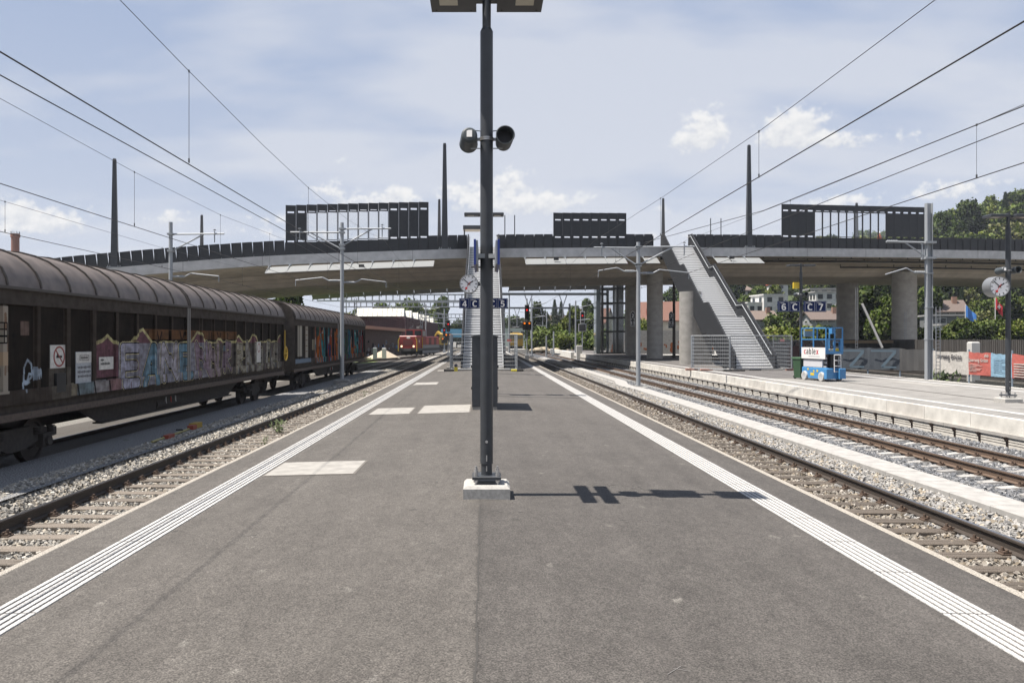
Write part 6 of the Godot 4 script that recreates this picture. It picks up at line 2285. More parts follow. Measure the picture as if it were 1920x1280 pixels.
func locomotive() -> void:
	var red := M(0.16, 0.008, 0.010, 0.45, 0, blotch, 0.5)
	var dred := M(0.08, 0.012, 0.014, 0.5)
	var yel := M(0.5, 0.36, 0.02, 0.5)
	var o := thing("shunting_locomotive", "red shunting locomotive with yellow handrails coming down the yard", "locomotive", Vector3(-11.5, -0.6, -118.0), -0.20)
	# front end at z = 0, body runs to -z
	var f := MB.new()
	f.span(Vector3(-1.5, 0.75, 0.0), Vector3(1.5, 1.15, -14.0))
	put(f, "frame", M(0.05, 0.05, 0.05, 0.7), o)
	var h := MB.new()
	h.chbox(Vector3(0, 2.1, -1.5), Vector3(2.7, 1.9, 2.9), 0.12)
	put(h, "front_hood", red, o)
	var rc := MB.new()
	rc.box(Vector3(0, 2.05, -0.03), Vector3(1.5, 0.75, 0.04))
	put(rc, "front_recess", dred, o)
	var pl := MB.new()
	pl.lathe([Vector2(0.3, 0.0), Vector2(0.3, 0.03), Vector2(0, 0.035)], Transform3D(Basis(Vector3(1, 0, 0), PI * 0.5) * Basis.from_scale(Vector3(1, 1, 0.5)), Vector3(0.1, 2.75, -0.05)), 14)
	put(pl, "oval_plate", plain_white, o)
	var c := MB.new()
	c.hexa([Vector3(-1.42, 1.15, -3.0), Vector3(1.42, 1.15, -3.0), Vector3(1.42, 1.15, -5.6), Vector3(-1.42, 1.15, -5.6), Vector3(-1.3, 4.0, -3.2), Vector3(1.3, 4.0, -3.2), Vector3(1.3, 4.0, -5.4), Vector3(-1.3, 4.0, -5.4)])
	var cab := put(c, "cab", red, o)
	for x in [-0.68, 0.68]:
		var w := MB.new()
		w.box(Vector3(x, 3.45, -3.12), Vector3(1.05, 0.8, 0.06), Basis(Vector3(1, 0, 0), -0.07))
		put(w, "window", M(0.012, 0.014, 0.016, 0.1), cab)
	for z in [-3.8, -4.7]:
		var w := MB.new()
		w.box(Vector3(1.345, 3.4, z), Vector3(0.06, 0.75, 0.6))
		put(w, "side_window", M(0.30, 0.33, 0.35, 0.15), cab)
	var b := MB.new()
	b.chbox(Vector3(0, 2.05, -9.7), Vector3(2.5, 1.8, 8.1), 0.10)
	put(b, "rear_hood", red, o)
	for k in 5:
		var d := MB.new()
		d.box(Vector3(1.26, 2.0, -6.6 - k * 1.55), Vector3(0.03, 1.4, 1.4))
		put(d, "side_door", dred if k % 2 else M(0.34, 0.05, 0.05, 0.5), o)
	var cr := MB.new()
	cr.box(Vector3(1.28, 2.2, -2.0), Vector3(0.02, 0.6, 0.16))
	cr.box(Vector3(1.37, 2.2, -1.5), Vector3(0.02, 0.5, 0.14))
	cr.box(Vector3(1.37, 2.2, -1.5), Vector3(0.02, 0.14, 0.5))
	put(cr, "white_cross", plain_white, o)
	var rl := MB.new()
	for x in [-1.45, 1.45]:
		rl.tube(Vector3(x, 0.7, 0.06), Vector3(x, 2.3, 0.06), 0.045)
		rl.tube(Vector3(x, 2.3, 0.06), Vector3(x * 0.85, 2.75, 0.06), 0.04)
		rl.tube(Vector3(x, 1.1, -3.0), Vector3(x, 2.8, -3.0), 0.04)
	put(rl, "yellow_handrail", yel, o)
	var sk := MB.new()
	for k in 12:
		sk.box(Vector3(1.47, 1.0, -3.4 - k * 0.85), Vector3(0.05, 1.3, 0.78))
	put(sk, "side_skirt", M(0.20, 0.20, 0.20, 0.7), o)
	for x in [-0.95, 0.95]:
		var l := MB.new()
		l.tube(Vector3(x, 1.45, 0.02), Vector3(x, 1.45, 0.08), 0.16, 0.16, 12)
		put(l, "headlight", glow(0.9, 0.8, 0.65, 0.7), o)
		var bf := MB.new()
		bf.tube(Vector3(x * 0.93, 1.0, 0), Vector3(x * 0.93, 1.0, 0.5), 0.12, 0.12, 10)
		bf.tube(Vector3(x * 0.93, 1.0, 0.5), Vector3(x * 0.93, 1.0, 0.56), 0.24, 0.24, 14)
		put(bf, "buffer", black, o)
	for z in [-2.0, -4.6, -9.4, -12.0]:
		for x in [-0.76, 0.76]:
			var w := MB.new()
			w.tube(Vector3(x, 0.5, z), Vector3(x * 1.15, 0.5, z), 0.5, 0.5, 18)
			put(w, "wheel", black, o)
	var ug := MB.new()
	ug.span(Vector3(-1.2, 0.25, -0.6), Vector3(1.2, 0.74, -13.4))
	put(ug, "running_gear", M(0.015, 0.014, 0.013, 0.9), o)
	var pn := MB.new()
	pn.box(Vector3(0, 4.1, -4.3), Vector3(1.9, 0.18, 1.7))
	for x in [-0.7, 0.7]:
		pn.tube(Vector3(x, 4.2, -3.7), Vector3(x * 0.7, 4.75, -5.0), 0.05)
		pn.tube(Vector3(x * 0.7, 4.75, -5.0), Vector3(x * 0.8, 5.0, -4.0), 0.05)
		insulator(Vector3(x * 1.2, 4.1, -3.6), Vector3(x * 1.2, 4.5, -3.6), pn)
	pn.box(Vector3(0, 5.0, -4.0), Vector3(1.9, 0.07, 0.3))
	put(pn, "pantograph", M(0.06, 0.05, 0.05, 0.6), o)
	var hp := MB.new()
	hp.box(Vector3(0.4, 4.35, -4.8), Vector3(0.7, 0.4, 0.7))
	put(hp, "roof_equipment", M(0.18, 0.18, 0.18, 0.6), o)

func field_body(joints: Array, cell: float) -> MB:
	# joints: [a, b, ra, rb]; one surface round all bones by surface nets
	var lo := Vector3(1e9, 1e9, 1e9)
	var hi := -lo
	for j in joints:
		for k in 2:
			var e := Vector3.ONE * (float(j[2 + k]) + 0.08)
			lo = lo.min(j[k] - e)
			hi = hi.max(j[k] + e)
	var n := Vector3i(((hi - lo) / cell).ceil()) + Vector3i.ONE
	var val := PackedFloat32Array()
	val.resize(n.x * n.y * n.z)
	for z in n.z:
		for y in n.y:
			for x in n.x:
				var p := lo + Vector3(x, y, z) * cell
				var s := 0.0
				for j in joints:
					var ab: Vector3 = j[1] - j[0]
					var t := clampf((p - j[0]).dot(ab) / maxf(ab.length_squared(), 1e-6), 0, 1)
					var d := p.distance_to(j[0] + ab * t) - lerpf(j[2], j[3], t)
					s += exp(-d * 40.0)
				val[(z * n.y + y) * n.x + x] = -log(maxf(s, 1e-30)) / 40.0
	var at_v := {}
	var pts := []
	var id := func(x: int, y: int, z: int) -> int: return (z * n.y + y) * n.x + x
	for z in n.z - 1:
		for y in n.y - 1:
			for x in n.x - 1:
				var sum := Vector3.ZERO
				var cnt := 0
				for e in [[0, 1], [2, 3], [4, 5], [6, 7], [0, 2], [1, 3], [4, 6], [5, 7], [0, 4], [1, 5], [2, 6], [3, 7]]:
					var a := Vector3i(e[0] & 1, (e[0] >> 1) & 1, e[0] >> 2)
					var b := Vector3i(e[1] & 1, (e[1] >> 1) & 1, e[1] >> 2)
					var va: float = val[id.call(x + a.x, y + a.y, z + a.z)]
					var vb: float = val[id.call(x + b.x, y + b.y, z + b.z)]
					if (va < 0) != (vb < 0):
						sum += Vector3(a).lerp(Vector3(b), va / (va - vb))
						cnt += 1
				if cnt:
					at_v[id.call(x, y, z)] = pts.size()
					pts.append(lo + (Vector3(x, y, z) + sum / cnt) * cell)
	var m := MB.new()
	for z in range(1, n.z - 1):
		for y in range(1, n.y - 1):
			for x in range(1, n.x - 1):
				var v0: float = val[id.call(x, y, z)]
				for ax in 3:
					var d := Vector3i(int(ax == 0), int(ax == 1), int(ax == 2))
					var v1: float = val[id.call(x + d.x, y + d.y, z + d.z)]
					if (v0 < 0) == (v1 < 0):
						continue
					var u := Vector3i(d.z, d.x, d.y)
					var w := Vector3i(d.y, d.z, d.x)
					var q := []
					for s in [Vector3i.ZERO, u, u + w, w]:
						q.append(pts[at_v[id.call(x - s.x, y - s.y, z - s.z)]])
					if v0 < 0:
						m.quad(q[0], q[1], q[2], q[3])
					else:
						m.quad(q[3], q[2], q[1], q[0])
	return m

func worker() -> void:
	# someone in orange work clothes behind the right screen on the bridge
	var p := BP(38.3, 1.6, 0.02)
	var o := thing("person", "person in orange work clothes and white helmet behind the right bridge screen", "person", p, 0.6)
	var hip := 0.92
	var j := [
		[Vector3(-0.10, hip, 0), Vector3(-0.13, 0.50, 0.05), 0.095, 0.065], [Vector3(-0.13, 0.50, 0.05), Vector3(-0.14, 0.08, -0.04), 0.06, 0.045], [Vector3(-0.14, 0.05, -0.05), Vector3(-0.15, 0.04, 0.12), 0.045, 0.04],
		[Vector3(0.10, hip, 0), Vector3(0.13, 0.50, 0.02), 0.095, 0.065], [Vector3(0.13, 0.50, 0.02), Vector3(0.13, 0.08, -0.06), 0.06, 0.045], [Vector3(0.13, 0.05, -0.06), Vector3(0.15, 0.04, 0.11), 0.045, 0.04],
		[Vector3(0, hip, 0), Vector3(0, 1.2, 0.0), 0.15, 0.145], [Vector3(0, 1.2, 0), Vector3(0, 1.42, -0.01), 0.16, 0.13], [Vector3(-0.17, 1.42, 0), Vector3(0.17, 1.42, 0), 0.08, 0.08],
		[Vector3(-0.20, 1.41, 0), Vector3(-0.30, 1.15, 0.06), 0.065, 0.05], [Vector3(-0.30, 1.15, 0.06), Vector3(-0.22, 1.02, 0.28), 0.046, 0.036],
		[Vector3(0.20, 1.41, 0), Vector3(0.28, 1.14, 0.05), 0.065, 0.05], [Vector3(0.28, 1.14, 0.05), Vector3(0.20, 1.0, 0.27), 0.046, 0.036],
		[Vector3(0, 1.44, 0), Vector3(0, 1.56, 0.01), 0.06, 0.055], [Vector3(0, 1.62, 0.02), Vector3(0, 1.70, 0.02), 0.085, 0.095],
	]
	put(field_body(j, 0.035), "body", M(0.60, 0.12, 0.015, 0.7), o)
	var hd := MB.new()
	hd.lathe([Vector2(0.135, 1.70), Vector2(0.125, 1.76), Vector2(0.08, 1.83), Vector2(0, 1.85)], at(Vector3(0, 0, 0.01)), 16)
	put(hd, "helmet", plain_white, o)
	var fc := MB.new()
	fc.lathe([Vector2(0, 1.52), Vector2(0.06, 1.54), Vector2(0.088, 1.60), Vector2(0.092, 1.70)], at(Vector3(0, 0, 0.028)), 14)
	fc.box(Vector3(0, 1.625, 0.12), Vector3(0.025, 0.04, 0.03))
	put(fc, "face", M(0.42, 0.25, 0.18, 0.6), o)

# ---------- the yard beyond the bridge
func signal_post(label: String, u: float, z: float, y_top: float, lamps: int, border: bool) -> void:
	var x := (u - U0) * z / F
	var o := thing("railway_signal", label, "signal", Vector3(x, -0.7, -z), 0.0, "railway signals beyond the stairs")
	var top := y_top + 0.7
	var m := MB.new()
	m.tube(Vector3.ZERO, Vector3(0, top + 0.8, 0), 0.09, 0.08, 8)
	m.box(Vector3(0, 0.3, 0), Vector3(0.5, 0.6, 0.5))
	put(m, "mast", galv, o)
	var hu := MB.new()
	hu.chbox(Vector3(0, top - 0.9, 0.12), Vector3(0.55, 1.8, 0.2), 0.05)
	var h1 := put(hu, "upper_screen", black, o)
	var hl := MB.new()
	hl.chbox(Vector3(0, top - 2.6, 0.12), Vector3(1.1, 1.1, 0.2), 0.05)
	var h2 := put(hl, "lower_screen", black, o)
	if border:
		for q in [[0.62, 1.9, top - 0.9], [1.2, 1.2, top - 2.6]]:
			var b := MB.new()
			b.box(Vector3(0, q[2], 0.05), Vector3(q[0] + 0.08, q[1] + 0.06, 0.06))
			put(b, "white_border", plain_white, o)
	var r := MB.new()
	r.tube(Vector3(0, top - 0.65, 0.2), Vector3(0, top - 0.65, 0.26), 0.12, 0.12, 10)
	put(r, "red_signal_lamp", glow(0.9, 0.10, 0.07, 0.5), h1)
	if lamps:
		for s in [-0.3, 0.3]:
			var a := MB.new()
			a.tube(Vector3(s, top - 2.3, 0.2), Vector3(s, top - 2.3, 0.26), 0.12, 0.12, 10)
			put(a, "amber_signal_lamp", glow(0.95, 0.5, 0.08, 0.5), h2)
	for k in 5:
		var sh := MB.new()
		sh.tube(Vector3(0, top - 0.25 - 0.3 * k, 0.2), Vector3(0, top - 0.25 - 0.3 * k, 0.36), 0.14, 0.14, 8, false)
		if k % 2 == 0:
			put(sh, "hood", black, h1)

func yard() -> void:
	signal_post("signal with red lamp and two amber lamps right of the central stairs", 988, 98.0, 6.2, 2, false)
	signal_post("white rimmed signal with red lamp before the houses", 1092, 128.0, 6.4, 0, true)
	signal_post("signal with red lamp and two amber lamps left of the central stairs", 840.5, 122.0, 4.9, 2, false)
	signal_post("lower farther signal beside it left of the central stairs", 833, 150.0, 4.3, 2, false)
	# maroon hall with white roof lights
	var hall := thing("maroon_hall", "long maroon industrial hall with white sawtooth roof lights", "hall", Vector3(0, -0.8, 0))
	var maroon := M(0.072, 0.034, 0.037, 0.85, 0, streak, 0.1)
	var a := Vector3(-24.5, 0, -152)
	var b := Vector3(-15.2, 0, -150)
	var c := Vector3(-13.0, 0, -222)
	var d := Vector3(-30.0, 0, -222)
	var up := Vector3(0, 7.1, 0)
	var m := MB.new()
	m.hexa([a, b, c, d, a + up, b + up, c + up, d + up])
	put(m, "wall", maroon, hall)
	for k in 60:
		var t := k / 60.0
		var rb := MB.new()
		var p := b.lerp(c, t)
		rb.box(p + Vector3(0.06, 3.5, 0), Vector3(0.12, 7.0, 0.1))
		if k % 2 == 0:
			put(rb, "wall_rib", M(0.06, 0.02, 0.022, 0.8), hall)
	for k in 24:
		var p := a.lerp(b, k / 24.0)
		var rb := MB.new()
		rb.box(p + Vector3(0, 3.5, 0.06), Vector3(0.08, 7.0, 0.12))
		put(rb, "wall_rib", M(0.06, 0.02, 0.022, 0.8), hall)
	var pale := M(0.42, 0.42, 0.38, 0.5, 0, blotch, 0.3)
	for k in 6:
		var z0 := -150.0 - k * 12.0
		var x1 := -15.4 + k * 0.35
		var x0 := x1 - 9.3
		var s := MB.new()
		s.hexa([Vector3(x0, 7.12, z0 - 0.3), Vector3(x1, 7.12, z0 - 0.3), Vector3(x1, 7.12, z0 - 6.0), Vector3(x0, 7.12, z0 - 6.0), Vector3(x0 + 0.2, 8.7, z0 - 1.6), Vector3(x1 - 0.1, 8.7, z0 - 1.6), Vector3(x1 - 0.1, 8.7, z0 - 3.0), Vector3(x0 + 0.2, 8.7, z0 - 3.0)])
		var sl := put(s, "roof_light", pale, hall)
		for j in 10:
			var x := lerpf(x0, x1, (j + 0.5) / 10.0)
			var g := MB.new()
			g.bar(Vector3(x, 7.14, z0 - 0.28), Vector3(x, 8.72, z0 - 1.58), 0.06, 0.05)
			put(g, "glazing_bar", M(0.25, 0.25, 0.23, 0.6), sl)
	# brown shed before it
	var sh := thing("brown_shed", "low brown shed with rusty sloping roof edge and graffiti before the maroon hall", "shed", Vector3(0, -0.8, 0))
	var sa := Vector3(-18.6, 0, -118)
	var sb := Vector3(-15.0, 0, -142)
	var sc2 := Vector3(-24.0, 0, -142)
	var sd := Vector3(-28.0, 0, -118)
	var sm := MB.new()
	sm.hexa([sd, sa, sb, sc2, sd + Vector3(0, 4.7, 0), sa + Vector3(0, 4.4, 0), sb + Vector3(0, 4.2, 0), sc2 + Vector3(0, 4.7, 0)])
	put(sm, "wall", M(0.065, 0.043, 0.033, 0.9, 0, streak, 0.3), sh)
	var rf := MB.new()
	rf.bar(sa + Vector3(0.1, 4.55, 0.8), sb + Vector3(0.1, 4.35, -0.6), 1.6, 0.5)
	put(rf, "roof_edge", M(0.33, 0.19, 0.13, 0.9, 0, streak, 0.5), sh)
	var r := RandomNumberGenerator.new()
	r.seed = 77
	for q in [[M(0.30, 0.31, 0.33, 0.8), 26], [M(0.06, 0.16, 0.32, 0.8), 12], [M(0.02, 0.02, 0.025, 0.8), 14]]:
		var gm := MB.new()
		for k in q[1]:
			var t := r.randf()
			var p := sa.lerp(sb, t) + Vector3(0.05 + 0.01 * q[1] / 26.0, r.randf_range(0.3, 2.2), 0)
			gm.bar(p, p + Vector3(0.0, r.randf_range(-0.8, 0.8), r.randf_range(-1.0, 1.0)).rotated(Vector3.UP, 0.15), 0.04, r.randf_range(0.15, 0.4), Vector3(1, 0, 0))
		put(gm, "graffiti", q[0], sh)
	# boxes, heap, cabinets
	var i := 0
	for q in [[P(720, 655, 108.0), Vector3(0.55, 1.5, 0.5), "white upright switch box before the brown shed"], [P(703, 655, 104.0), Vector3(0.5, 1.6, 0.5), "grey upright switch box farther left before the brown shed"], [P(1086, 655, 103.0), Vector3(0.7, 1.9, 0.7), "white concrete block by the second gravel bed"], [P(1826, 655, 47.5), Vector3(0.5, 2.55, 0.5), "white cabinet showing over the fence between pale and red banner"], [P(1035, 648, 135.0), Vector3(0.6, 1.1, 0.6), "small white marker block on the far right gravel"]]:
		var bm := MB.new()
		bm.chbox(Vector3(0, q[1].y * 0.5, 0), q[1], 0.06)
		var p: Vector3 = q[0]
		p.y = -0.8
		tag(put(bm, "switch_box", M(0.40, 0.40, 0.39, 0.7) if i != 1 else M(0.22, 0.24, 0.26, 0.7), null, at(p)), q[2], "box")
		i += 1
	var hp := MB.new()
	for k in 14:
		var a0 := TAU * k / 14
		var a1 := TAU * (k + 1) / 14
		hp.tri(Vector3(cos(a0) * 2.6, 0, -sin(a0) * 1.6), Vector3(cos(a1) * 2.6, 0, -sin(a1) * 1.6), Vector3(0.2, 1.3, 0))
	tag(put(hp, "sand_heap", M(0.36, 0.31, 0.24, 0.95), null, at(Vector3(-14.2, -0.8, -110))), "pale sand heap between the wagons and the brown shed", "heap")
	var gr := MB.new()
	gr.quad(Vector3(-40, -0.79, -88), Vector3(-12.6, -0.79, -88), Vector3(-12.6, -0.79, -116), Vector3(-40, -0.79, -116))
	tag(put(gr, "grass", M(0.12, 0.16, 0.045, 1.0, 0, fine, 0.2)), "strip of yellowish grass before the brown shed", "grass", "", "stuff")
	# far tracks of the yard that fan out towards the left
	var rust := M(0.085, 0.055, 0.038, 0.75, 0.2, noise("rust", 0.05, 0.6, 1.0, 4), 1.5)
	make_track("railway_track", "track under the red locomotive", -12.4, -0.62, -12, 150, -10, 40, "old", rust, 0, -0.20, Vector3(-12.4, -0.62, -104))
	make_track("railway_track", "crossing yard track farther left of the red locomotive", -19.0, -0.64, 0, 110, 1, 40, "old", rust, 0, -0.12, Vector3(-19.0, -0.64, -92))
	# white gravel islands
	var isl := MB.new()
	isl.quad(Vector3(-8.4, -0.66, -70), Vector3(-7.0, -0.66, -70), Vector3(-7.0, -0.66, -170), Vector3(-8.4, -0.66, -170))
	struct(isl, "gravel_path", M(0.27, 0.26, 0.24, 0.95, 0, gravel_t, 0.5), "pale gravel strip between the yard tracks beyond the bridge")
	var isr := MB.new()
	isr.quad(Vector3(12.8, -0.3, -108), Vector3(40, -0.3, -108), Vector3(40, 0.2, -168), Vector3(10.5, -0.5, -168))
	struct(isr, "gravel_slope", M(0.27, 0.265, 0.25, 0.95, 0, gravel_t, 0.5), "pale gravel slope right of the far tracks")
	var kw := MB.new()
	kw.span(Vector3(12.2, -0.8, -110), Vector3(12.7, 0.1, -170))
	kw.span(Vector3(4.8, -0.8, -150), Vector3(9.0, 0.0, -156))
	struct(kw, "low_wall", conc_light, "low pale concrete kerb along the far gravel")
	for k in 7:
		var rk := MB.new()
		var s := R.randf_range(0.4, 0.9)
		rk.lathe([Vector2(0, -0.3), Vector2(0.8, -0.1), Vector2(1.0, 0.3), Vector2(0.6, 0.8), Vector2(0, 0.9)], Transform3D(Basis.from_scale(Vector3(s * 1.4, s, s)), Vector3.ZERO), 7)
		tag(put(rk, "boulder", M(0.30, 0.26, 0.19, 0.9), null, at(Vector3(8.5 + k * 1.1, -0.2, -138 - (k % 3)))), ["first", "second", "third", "fourth", "fifth", "sixth", "seventh"][k] + " tan boulder from the left along the far gravel", "boulder", "boulders along the far gravel")
	# yellow machines
	var ye := M(0.30, 0.20, 0.03, 0.6)
	var y1 := thing("rail_car", "yellow maintenance rail car on the far right track", "rail car", Vector3(6.8, -0.5, -165))
	var bm := MB.new()
	bm.chbox(Vector3(0, 2.3, -3), Vector3(2.9, 2.8, 6), 0.3)
	put(bm, "body", ye, y1)
	var wn := MB.new()
	for x in [-0.75, 0.75]:
		wn.box(Vector3(x, 2.9, 0.03), Vector3(1.1, 0.8, 0.06))
	put(wn, "window", M(0.10, 0.09, 0.06, 0.2), y1)
	var un := MB.new()
	un.span(Vector3(-1.3, 0.1, 0.2), Vector3(1.3, 0.95, -6))
	put(un, "underframe", black, y1)
	var st := MB.new()
	st.box(Vector3(0, 1.5, 0.04), Vector3(2.7, 0.12, 0.05))
	st.box(Vector3(0, 3.75, -2.0), Vector3(1.4, 0.3, 1.5))
	put(st, "trim", M(0.30, 0.17, 0.02, 0.5), y1)
	var y2 := thing("track_machine", "yellow track building machine behind the red locomotive", "track machine", Vector3(-11.0, -0.5, -188))
	var b2 := MB.new()
	b2.chbox(Vector3(0.5, 1.9, -4), Vector3(3.0, 1.6, 8), 0.2)
	b2.chbox(Vector3(1.2, 3.2, -1.0), Vector3(1.8, 1.3, 2.0), 0.2)
	b2.bar(Vector3(1.6, 3.0, -2), Vector3(-0.4, 4.2, -5), 0.5, 0.5)
	b2.bar(Vector3(-0.4, 4.2, -5), Vector3(-1.4, 2.8, -7), 0.4, 0.4)
	put(b2, "body_and_boom", ye, y2)
	var u2 := MB.new()
	u2.span(Vector3(-1.3, 0.1, 1.0), Vector3(2.4, 1.1, -9))
	put(u2, "underframe", black, y2)
	# blue canopy and small things far off
	var bl := MB.new()
	bl.box(Vector3(0, 2.5, 0), Vector3(7.0, 2.4, 6))
	tag(put(bl, "blue_cover", M(0.10, 0.30, 0.45, 0.7), null, at(Vector3(-9.0, 1.2, -230))), "bright blue sheeted scaffold far down the yard", "scaffold")
	# kilometre signs on pier and pole
	for q in [[P(1186.5, 596, 75.8), "house shaped black sign with 2 on the middle pier"], [P(1258.5, 596, 79.7), "house shaped black sign with 2 on the dark wooden pole"]]:
		var s := thing("track_sign", q[1], "sign", q[0], 0.0, "house shaped track signs")
		var pm := MB.new()
		pm.prism(PackedVector2Array([Vector2(-0.22, -0.8), Vector2(0.22, -0.8), Vector2(0.22, 0.45), Vector2(0, 0.72), Vector2(-0.22, 0.45)]), 0, 0.03)
		put(pm, "board", plain_white, s)
		for k in 2:
			var bk := MB.new()
			bk.prism(PackedVector2Array([Vector2(-0.19, -0.76 + k * 0.68), Vector2(0.19, -0.76 + k * 0.68), Vector2(0.19, -0.2 + k * 0.62), Vector2(0, -0.06 + k * 0.70), Vector2(-0.19, -0.2 + k * 0.62)]), 0.03, 0.04)
			put(bk, "black_field", black, s)
			words("13" if k == 0 else "2", 0.34, plain_white, s, at(Vector3(0, -0.50 + k * 0.70, 0.04)))
	# chimney
	var ch := thing("brick_chimney", "short red brick chimney over the roof of the nearest wagon", "chimney", Vector3(-119.7, -0.8, -200))
	var cm := MB.new()
	cm.lathe([Vector2(1.1, 0), Vector2(0.95, 28.6), Vector2(1.12, 28.7), Vector2(1.12, 29.6), Vector2(0.8, 29.6)], Transform3D(), 18)
	put(cm, "shaft", M(0.20, 0.095, 0.07, 0.9, 0, streak, 0.5), ch)
	var cr := MB.new()
	for k in 8:
		cr.tube(Vector3(cos(k * TAU / 8) * 1.0, 29.6, sin(k * TAU / 8) * 1.0), Vector3(cos(k * TAU / 8) * 1.0, 30.2, sin(k * TAU / 8) * 1.0), 0.05, 0.05, 5)
	put(cr, "crown_rods", black, ch)
	# flags
	for q in [["blue flag on a pale pole among the trees at the right", P(1811, 608, 128.0), 3.6, M(0.05, 0.19, 0.55, 0.7), true, 1.7], ["red flag with white cross at the right edge", P(1867, 600, 128.0), 4.2, M(0.42, 0.02, 0.03, 0.7), true, 1.1], ["small red pennant beside the white house", P(1799, 614, 126.0), 1.6, M(0.42, 0.02, 0.03, 0.7), false, 0.5]]:
		var base: Vector3 = q[1]
		var g := gy(base.x, -base.z)
		var o := thing("flag_pole", q[0], "flag", Vector3(base.x, g, base.z))
		var hh: float = base.y - g + q[2] - 0.3
		var pm := MB.new()
		pm.tube(Vector3.ZERO, Vector3(0, hh, 0), 0.07, 0.05, 8)
		put(pm, "pole", plain_white, o)
		var fm := MB.new()
		var L: float = q[5]
		for k in 6:
			var t0 := k / 6.0
			var t1 := (k + 1) / 6.0
			var f0 := Vector3(L * t0, hh - 0.1 - t0 * 1.6, 0.15 * sin(t0 * 8))
			var f1 := Vector3(L * t1, hh - 0.1 - t1 * 1.6, 0.15 * sin(t1 * 8))
			var hgt := Vector3(0, -1.9 + 0.3 * t0, 0)
			var hgt1 := Vector3(0, -1.9 + 0.3 * t1, 0)
			fm.quad(f0 + hgt, f1 + hgt1, f1, f0)
		var fl := put(fm, "flag", q[3], o)
		if q[3] == M(0.42, 0.02, 0.03, 0.7) and q[4]:
			var cs := MB.new()
			cs.box(Vector3(L * 0.5, hh - 1.75, 0.16), Vector3(0.55, 0.18, 0.04))
			cs.box(Vector3(L * 0.5, hh - 1.75, 0.16), Vector3(0.18, 0.7, 0.05))
			put(cs, "white_cross", plain_white, fl)

# ---------- houses
func house(called: String, label: String, p: Vector3, size: Vector3, turn: float, wall: Material, roof: Material, gable: float, cols: int, rows: int, extra := "") -> Node3D:
	var o := thing(called, label, "house", p, turn)
	var m := MB.new()
	m.span(Vector3(-size.x * 0.5, -6.0, -size.z * 0.5), Vector3(size.x * 0.5, size.y, size.z * 0.5))
	if gable > 0:  # ridge along x
		m.prism(PackedVector2Array([Vector2(-size.z * 0.5, size.y), Vector2(size.z * 0.5, size.y), Vector2(0, size.y + gable * 0.97)]), -size.x * 0.5, size.x * 0.5, Transform3D(Basis(Vector3(0, 0, -1), Vector3.UP, Vector3(1, 0, 0)), Vector3.ZERO))
	var w := put(m, "wall", wall, o)
	var r := MB.new()
	if gable > 0:
		var e := 0.5
		var k := gable / (size.z * 0.5)
		for s in [-1.0, 1.0]:
			var a := Vector3(-size.x * 0.5 - e, size.y - e * k, s * (size.z * 0.5 + e))
			var b := Vector3(size.x * 0.5 + e, size.y - e * k, s * (size.z * 0.5 + e))
			var c := Vector3(size.x * 0.5 + e, size.y + gable, 0)
			var d := Vector3(-size.x * 0.5 - e, size.y + gable, 0)
			var t := Vector3(0, 0.22, 0)
			if s > 0:
				r.hexa([a, b, c, d, a + t, b + t, c + t, d + t])
			else:
				r.hexa([d, c, b, a, d + t, c + t, b + t, a + t])
	else:
		r.box(Vector3(0, size.y + 0.15, 0), Vector3(size.x + 0.6, 0.3, size.z + 0.6))
	var rf := put(r, "roof", roof, o)
	if gable > 0:
		var ch := MB.new()
		ch.box(Vector3(size.x * 0.22, size.y + gable * 0.9, size.z * 0.14), Vector3(0.8, 2.0, 0.8))
		put(ch, "chimney", M(0.20, 0.12, 0.09, 0.9), rf)
	if extra == "dormer":
		for s in [-0.25, 0.2]:
			var dm := MB.new()
			dm.box(Vector3(size.x * s, size.y + gable * 0.42, size.z * 0.30), Vector3(2.2, 1.5, 2.0))
			put(dm, "dormer", M(0.25, 0.06, 0.04, 0.8), rf)
			var dw := MB.new()
			dw.box(Vector3(size.x * s, size.y + gable * 0.42, size.z * 0.30 + 1.02), Vector3(1.3, 1.0, 0.06))
			put(dw, "dormer_window", M(0.02, 0.025, 0.03, 0.15), rf)
	var dark := M(0.02, 0.025, 0.03, 0.15)
	for face in 2:
		var n := cols if face == 0 else maxi(1, int(cols * size.z / size.x))
		for i in n:
			for j in rows:
				var t := (i + 0.5) / n - 0.5
				var y := size.y * (j + 0.55) / rows
				var ww := minf(1.3, (size.x if face == 0 else size.z) / n * 0.55)
				var hh := minf(1.5, size.y / rows * 0.5)
				var f := MB.new()
				var g := MB.new()
				if face == 0:
					f.box(Vector3(t * size.x, y, size.z * 0.5 + 0.02), Vector3(ww + 0.2, hh + 0.2, 0.08))
					g.box(Vector3(t * size.x, y, size.z * 0.5 + 0.05), Vector3(ww, hh, 0.06))
				else:
					f.box(Vector3(-size.x * 0.5 - 0.02, y, t * size.z), Vector3(0.08, hh + 0.2, ww + 0.2))
					g.box(Vector3(-size.x * 0.5 - 0.05, y, t * size.z), Vector3(0.06, hh, ww))
				var fo := put(f, "window", M(0.40, 0.40, 0.38, 0.7), o)
				put(g, "pane", dark, fo)
	return o

func spot(u: float, v: float, z: float) -> Vector3:
	return P(u, v, z)

